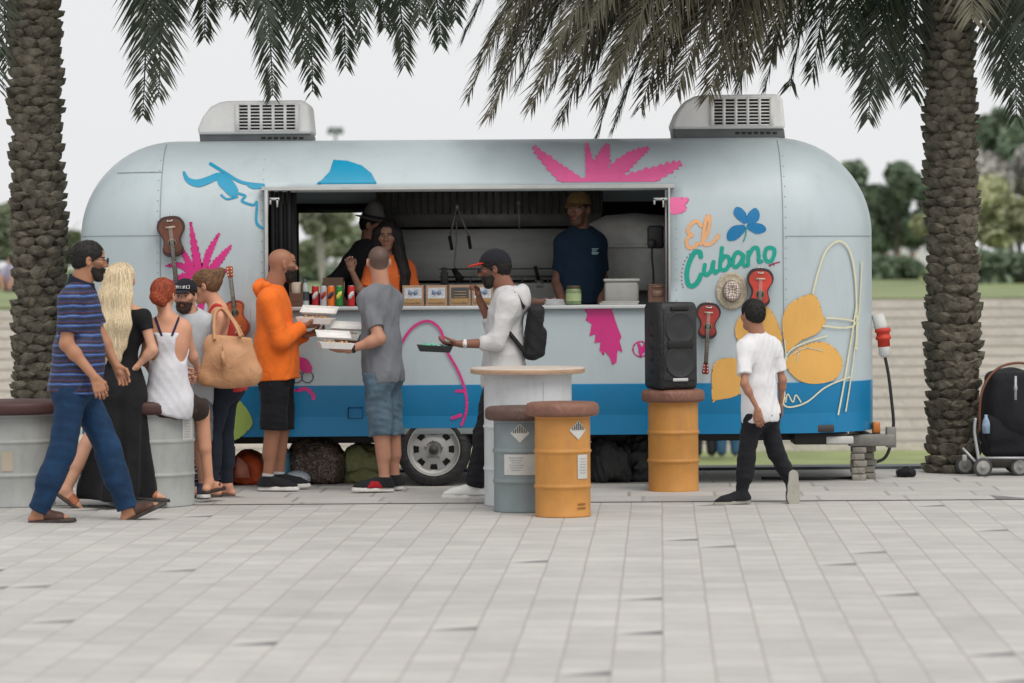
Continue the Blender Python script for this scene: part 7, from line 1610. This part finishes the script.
# ------------------------------------------------------------------ far vegetation and people
def leafcloud(name, c, r, n, size, m, parent, seed, clumps=14, low=.1):
    rs = np.random.RandomState(seed); C = []
    for i in range(clumps):
        a = rs.rand()*2*PI; u = rs.uniform(-1, 1); q = (rs.rand()**.5)*.95; s = math.sqrt(1-u*u); C.append((np.array(c)+V(math.cos(a)*s*r[0]*q, math.sin(a)*s*r[1]*q, u*r[2]*q), rs.uniform(.13, .36)))
    k = rs.randint(0, clumps, n); cen = np.array([C[i][0] for i in k]); rad = np.array([C[i][1] for i in k])
    d = rs.randn(n, 3); d /= np.linalg.norm(d, axis=1)[:, None]; p = cen+d*(rad*rs.rand(n)**.25)[:, None]*np.array(r)
    a = rs.randn(n, 3)*.6+d*.8; a /= np.linalg.norm(a, axis=1)[:, None]; b = np.cross(a, rs.randn(n, 3)); b /= np.linalg.norm(b, axis=1)[:, None]; e = np.cross(a, b); sz = size*rs.uniform(.5, 1.4, n)[:, None]
    vs = np.stack([p-b*sz-e*sz*.5, p+b*sz*.8-e*sz*.6, p+b*sz+e*sz*.5, p-b*sz*.7+e*sz*.7], 1).reshape(-1, 3); fs = np.arange(4*n).reshape(-1, 4)
    o = obj(name, (vs, fs), m, parent, smooth=False); return o
def tree(name, lab, x, y, z, H, w, m, seed, group, n=3200, size=.16, trunkm=None, th=None, shape=1.0, cat='tree', multi=1):
    t = thing(name, lab, cat, (x, y, z), group); rs = np.random.RandomState(seed); th = H*.35 if th is None else th; M = MB()
    for j in range(multi):
        dx = rs.uniform(-.15, .15)*H*.2*(multi > 1); pts = [V(x+dx*.2, y, z), V(x+dx*.6+rs.uniform(-.1, .1), y, z+th*.5), V(x+dx+rs.uniform(-.2, .2), y+rs.uniform(-.2, .2), z+th), V(x+dx*2+rs.uniform(-.3, .3), y, z+H*.7)]
        M.tube(catmull(pts, 4), np.linspace(.024*H, .008*H, 13), 8)
        for i in range(5):
            a = rs.rand()*2*PI; p = V(x+dx, y, z+th*rs.uniform(.8, 1.3)); M.tube([p, p+V(math.cos(a)*w*.25, math.sin(a)*w*.25, H*.12), p+V(math.cos(a)*w*.42, math.sin(a)*w*.42, H*.26)], [.014*H, .008*H, .003*H], 6)
    obj('trunk', M.vf, trunkm or mat('far_bark', (.13, .11, .09), .95, var=.2), t)
    leafcloud('crown', V(x, y, z+th*.6+(H-th*.6)/2), (w*.62, w*.6, (H-th*.6)*.56), int(n*1.5), size, m, t, seed, 16)
    return t
def far_things():
    dk = mat('dark_foliage', (.17, .225, .155), .8, var=.4, vscale=.8, spec=.2); md = mat('mid_foliage', (.25, .29, .19), .8, var=.4, vscale=.8, spec=.2); yl = mat('yellow_foliage', (.38, .40, .24), .8, var=.35, vscale=.8, spec=.2); pl = mat('pale_foliage', (.30, .33, .23), .8, var=.3, vscale=.8, spec=.2); bare = mat('bare_twigs', (.42, .41, .385), .9, var=.3, spec=.1)  # foliage colours lightened and greyed to paint in distance haze
    G = 'trees at the back of the upper lawn'
    def T(name, lab, px, pyt, pyb, Y, wpx, m, seed, **k):
        x = P(px, 280, Y)[0]; zt = P(px, pyt, Y)[2]; zb = UZ; return tree(name, lab, x, Y, zb, zt-zb, wpx*Y/F, m, seed, G, **k)
    T('broadleaf_tree', 'dark green tree just left of the right palm trunk', 896, 170, 262, 112, 92, dk, 21, n=4200, size=.20, th=1.6)
    T('broadleaf_tree', 'dark green tree partly hidden by the rounded right end of the trailer', 846, 170, 262, 118, 74, dk, 22, n=3600, size=.20, th=1.4)
    T('broadleaf_tree', 'yellow green tree with pale trunks at the right edge of the lawn', 1016, 186, 285, 92, 118, yl, 23, n=4500, size=.17, th=1.6, multi=3)
    T('broadleaf_tree', 'yellow green tree directly behind the right palm', 972, 200, 285, 98, 90, yl, 24, n=3200, size=.17, th=1.2, multi=2)
    T('bare_tree', 'tall brownish bare crowned tree behind the yellow green tree', 1008, 128, 285, 128, 130, bare, 25, n=7000, size=.12, th=2.2)
    T('bare_tree', 'brownish bare crowned tree at the right edge of the picture', 1060, 138, 285, 130, 90, bare, 26, n=4200, size=.12, th=2.2)
    T('conifer_tree', 'dark tree top rising behind the bare crown near the right edge', 1010, 120, 285, 150, 70, dk, 27, n=2600, size=.26, th=2)
    for k, (px, w, py) in enumerate(((10, 60, 212), (-30, 70, 196), (62, 44, 218))):
        T('broadleaf_tree', ('green tree beyond the lawn left of the left palm', 'green tree at the far left edge of the lawn', 'green tree between the left palm and the trailer')[k], px, py, 285, (100, 104, 108)[k], w, md, 31+k, n=3200, size=.17, th=1.3)
    # seen through the hatch window
    for k, (px, w, py, m) in enumerate(((322, 60, 205, pl), (352, 60, 230, pl), (388, 64, 226, md), (300, 46, 240, md))):
        T('broadleaf_tree', ('pale forked tree seen through the hatch in the middle of its window', 'pale tree seen through the hatch behind the trilby', 'green tree hidden mostly by the trailer beside the hatch window', 'low green tree at the left of the hatch window')[k], px, py, 285, (96, 110, 104, 100)[k], w, m, 41+k, n=3000, size=.15, th=(2.2, 1.5, 1.2, .8)[k], multi=2, trunkm=mat('pale_bark', (.38, .36, .33), .9))
    # hedge and shrubs
    for k, (px0, px1, py, Y, m) in enumerate(((936, 1080, 258, 90, dk), (-60, 84, 268, 98, dk), (836, 918, 262, 108, dk), (270, 420, 270, 116, dk))):
        x0, x1 = P(px0, 280, Y)[0], P(px1, 280, Y)[0]; zt = P(500, py, Y)[2]; h = thing('hedge', ('dark clipped hedge under the yellow green trees on the right', 'dark hedge behind the lawn at the left edge', 'dark low hedge behind the picnickers', 'dark low hedge seen through the hatch')[k], 'hedge', ((x0+x1)/2, Y, UZ)); rs = np.random.RandomState(k); n = 2600
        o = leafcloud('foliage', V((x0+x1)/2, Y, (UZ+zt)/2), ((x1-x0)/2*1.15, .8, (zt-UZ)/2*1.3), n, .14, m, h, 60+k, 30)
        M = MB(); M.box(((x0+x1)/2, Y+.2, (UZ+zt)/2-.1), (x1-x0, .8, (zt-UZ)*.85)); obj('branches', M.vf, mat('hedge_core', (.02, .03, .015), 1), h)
    # pale building far behind
    Y = 230; x0, x1 = P(862, 250, Y)[0], P(932, 250, Y)[0]; zt = P(890, 224, Y)[2]; t = thing('white_building', 'low white building far away under the dark trees', 'building', ((x0+x1)/2, Y, UZ)); w = mat('white_render', (.62, .62, .63), .8, var=.06); M = MB(); M.box(((x0+x1)/2, Y, (zt+UZ)/2), (x1-x0, 8, zt-UZ)); obj('wall', M.vf, w, t, smooth=False)
    M = MB(); M.box(((x0+x1)/2, Y, zt+.2), (x1-x0+.8, 8.8, .4)); obj('roof', M.vf, mat('pale_roof', (.4, .4, .4), .8), t, smooth=False)
    for k in range(4): M = MB(); M.box((x0+(x1-x0)*(k+.5)/4, Y-4.03, UZ+1.6), (.7, .08, .9)); obj('window', M.vf, mat('far_glass', (.1, .12, .14), .3), t)
    Y = 210; x0, x1 = P(285, 250, Y)[0], P(420, 250, Y)[0]; zt = P(890, 262, Y)[2]; t = thing('white_building', 'long pale building glimpsed through the hatch window', 'building', ((x0+x1)/2, Y, UZ)); M = MB(); M.box(((x0+x1)/2, Y, (zt+UZ)/2), (x1-x0, 8, zt-UZ)); obj('wall', M.vf, w, t, smooth=False); M = MB(); M.box(((x0+x1)/2, Y, zt+.15), (x1-x0+.8, 8.8, .3)); obj('roof', M.vf, mat('pale_roof', (.4, .4, .4), .8), t, smooth=False)
    for k in range(5): M = MB(); M.box((x0+(x1-x0)*(k+.5)/5, Y-4.03, UZ+1.0), (.8, .08, .9)); obj('window', M.vf, mat('far_glass', (.1, .12, .14), .3), t)
    # floodlight mast
    Y = 150; b = P(335, 285, Y); b[2] = UZ; tp_ = P(335, 131, Y); t = thing('floodlight_mast', 'tall thin floodlight mast rising behind the trailer roof', 'light mast', b); M = MB(); M.tube([b, tp_], [.10, .06], 8); obj('mast', M.vf, mat('mast_grey', (.35, .38, .38), .6), t); M = MB(); M.box(tp_+V(0, 0, .1), (.6, .5, .12)); 
    for k in (-1, 1): M.box(tp_+V(k*.22, -.1, -.02), (.28, .3, .14), rotx(.5))
    obj('lamp_head', M.vf, mat('lamp_grey', (.20, .25, .25), .5), t)
    # picnickers far away on the lawn
    i = 0
    for px, py, Y, cols, lab in ((871, 283, 128, (.03, .07, .22), 'far seated person in a blue top on the upper lawn'), (886, 283, 122, (.5, .5, .52), 'far seated person in white on the upper lawn'), (899, 283, 118, (.40, .16, .11), 'far seated person in a salmon top on the upper lawn'), (913, 283, 120, (.40, .36, .32), 'far seated person in beige beside the right palm trunk'), (9, 303, 84, (.30, .28, .38), 'far seated person in lilac on the left lawn'), (17, 303, 86, (.45, .28, .32), 'far seated person in pink on the left lawn')):
        i += 1; x = P(px, py, Y)[0]; b = V(x, Y, UZ+.02); p = thing('person', lab, 'person', b, 'people sitting far off on the lawn'); rs = np.random.RandomState(i); f = rs.choice([-1, 1])
        n = U(.05, ell(b+V(0, 0, .12), (.20, .17, .12)), cone(b+V(0, 0, .15), b+V(.02*f, 0, .52), .15, .14, V(0, 1, 0), .75), cone(b+V(0, 0, .55), b+V(.02*f, 0, .66), .06, .05), ell(b+V(.03*f, -.01, .75), (.085, .1, .115)), cone(b+V(-.16, -.05, .52), b+V(-.2, -.2, .28), .05, .04), cone(b+V(-.2, -.2, .28), b+V(-.05, -.4, .3), .04, .035), cone(b+V(.18, -.05, .52), b+V(.24, -.2, .28), .05, .04), cone(b+V(.24, -.2, .28), b+V(.08, -.4, .3), .04, .035), cone(b+V(-.1, -.05, .1), b+V(-.16, -.42, .34), .085, .06), cone(b+V(-.16, -.42, .34), b+V(-.05, -.72, .05), .055, .04), cone(b+V(.1, -.05, .1), b+V(.16, -.42, .34), .085, .06), cone(b+V(.16, -.42, .34), b+V(.1, -.74, .05), .055, .04))
        v, fc = sn(n, b-V(.4, .95, .1), b+V(.4, .3, 1.0), .03); obj('body', (v, fc), mat('far_skin', (.35, .2, .14), .7), p)
        n = U(.05, cone(b+V(0, 0, .12), b+V(.02*f, 0, .52), .18, .165, V(0, 1, 0), .78), cone(b+V(-.16, -.05, .52), b+V(-.19, -.15, .36), .065, .06), cone(b+V(.18, -.05, .52), b+V(.22, -.15, .36), .065, .06)); v, fc = sn(n, b-V(.4, .4, .1), b+V(.4, .4, .8), .03); obj('shirt', (v, fc), mat('far_cloth_%d' % i, cols, .9), p)
        n = Inter(ell(b+V(.03*f, .01, .78), (.10, .115, .12)), plane(V(0, -.6, -.5), b+V(0, -.05, .76)), .01); v, fc = sn(n, b+V(-.3, -.3, .5), b+V(.3, .3, 1.0), .025); obj('hair', (v, fc), mat('far_hair', (.03, .02, .015), .8), p)
def legs_behind():
    """people standing on the lower lawn, seen between the trailer and the ground"""
    for k, (px, col, lab) in enumerate(((703, (.015, .015, .02), 'far person in black on the lower lawn behind the speaker drum'), (727, (.03, .10, .2), 'far person in blue on the lower lawn left of the boy'))):
        Y = 50.0; x = P(px, 440, Y)[0]; b = V(x, Y, LZ); p = thing('person', lab, 'person', b, 'people on the lower lawn behind the trailer')
        n = U(.05, cone(b+V(-.09, 0, .08), b+V(-.08, 0, .85), .05, .09), cone(b+V(.12, .05, .08), b+V(.08, 0, .85), .05, .09), cone(b+V(0, 0, .9), b+V(0, 0, 1.4), .15, .17, V(0, 1, 0), .7), cone(b+V(-.2, 0, 1.4), b+V(-.25, 0, .85), .05, .035), cone(b+V(.2, 0, 1.4), b+V(.25, 0, .85), .05, .035), cone(b+V(0, 0, 1.4), b+V(0, 0, 1.55), .06, .055), ell(b+V(0, 0, 1.66), (.08, .1, .12)))
        v, f = sn(n, b-.45, b+V(.45, .45, 1.9), .025); obj('body', (v, f), mat('far_skin', (.35, .2, .14), .7), p)
        n = U(.03, cone(b+V(-.09, 0, .12), b+V(-.08, 0, .85), .075, .11), cone(b+V(.12, .05, .12), b+V(.08, 0, .85), .075, .11)); v, f = sn(n, b-.45, b+V(.45, .45, 1.0), .025); obj('trousers', (v, f), mat('far_trousers_%d' % k, col, .9), p)
        n = U(.03, cone(b+V(0, 0, .85), b+V(0, 0, 1.4), .165, .19, V(0, 1, 0), .75), cone(b+V(-.2, 0, 1.4), b+V(-.24, 0, 1.1), .07, .065), cone(b+V(.2, 0, 1.4), b+V(.24, 0, 1.1), .07, .065)); v, f = sn(n, b-.45, b+V(.45, .45, 1.7), .025); obj('shirt', (v, f), mat('far_shirt_%d' % k, (.3, .3, .32), .9), p)
def light_and_camera():
    W = bpy.data.worlds.new('World'); SC.world = W; W.use_nodes = True; nt = W.node_tree; N = nt.nodes; L = nt.links; bg = N['Background']
    el, az = math.radians(56), math.radians(32)      # sun behind the camera, to the left, veiled by cloud
    sk = N.new('ShaderNodeTexSky'); sk.sky_type = 'NISHITA'; sk.sun_disc = False; sk.sun_elevation = el; sk.sun_rotation = PI+az; sk.dust_density = 4; sk.air_density = 1.2; L.new(sk.outputs[0], bg.inputs[0]); bg.inputs[1].default_value = .05
    b2 = N.new('ShaderNodeBackground'); 
    tc = N.new('ShaderNodeTexCoord'); nz = N.new('ShaderNodeTexNoise'); nz.inputs['Scale'].default_value = 1.6; nz.inputs['Detail'].default_value = 3; L.new(tc.outputs['Generated'], nz.inputs['Vector']); rp = N.new('ShaderNodeValToRGB'); rp.color_ramp.elements[0].position = .3; rp.color_ramp.elements[1].position = .75; rp.color_ramp.elements[0].color = (.90, .908, .925, 1); rp.color_ramp.elements[1].color = (.96, .963, .972, 1); L.new(nz.outputs[0], rp.inputs[0]); L.new(rp.outputs[0], b2.inputs[0]); b2.inputs[1].default_value = 1.0
    ad = N.new('ShaderNodeMixShader'); ad.inputs[0].default_value = .88; L.new(bg.outputs[0], ad.inputs[1]); L.new(b2.outputs[0], ad.inputs[2]); L.new(ad.outputs[0], N['World Output'].inputs[0])
    s = bpy.data.lights.new('sun', 'SUN'); s.energy = 1.9; s.angle = math.radians(40); s.color = (1, .94, .86); o = bpy.data.objects.new('sun', s); COL.objects.link(o)
    d = V(math.sin(az)*math.cos(el)*1, -math.cos(az)*math.cos(el), math.sin(el)); o.rotation_euler = Vector(tuple(d)).to_track_quat('Z', 'Y').to_euler(); o.location = (0, 0, 20)
    cd = bpy.data.cameras.new('camera'); cam = bpy.data.objects.new('camera', cd); COL.objects.link(cam); SC.camera = cam
    cd.sensor_width = 36; cd.lens = F/1024*36; cd.shift_y = -81.5/1024; cd.clip_end = 2000; cd.clip_start = .1; cam.location = (0, 0, CAMZ); cam.rotation_euler = (PI/2, ROLL, 0)
    cd.dof.use_dof = True; cd.dof.focus_distance = 24.1; cd.dof.aperture_fstop = 2.3
    SC.view_settings.view_transform = 'Standard'; SC.view_settings.look = 'None'; SC.view_settings.exposure = 0; SC.view_settings.gamma = 1
import time as _t
def _run(f, *a):
    t0 = _t.time(); r = f(*a); print('%-16s %.1fs' % (f.__name__, _t.time()-t0)); return r
_run(light_and_camera); _run(pavement); _run(terrain)
T = _run(build_trailer); _run(murals, T)
ac_unit(196, 311, 100, 143, 0, 'white rooftop air conditioner on the left of the trailer roof', T)
ac_unit(671, 785, 94, 138, 0, 'white rooftop air conditioner on the right of the trailer roof', T)
_run(on_trailer); _run(counter_goods); _run(drums); _run(bags); _run(pushchair); _run(palms); _run(far_things); _run(legs_behind)
import os
if not os.environ.get('NOPEOPLE'):
    for f in ALL_PEOPLE: _run(f)
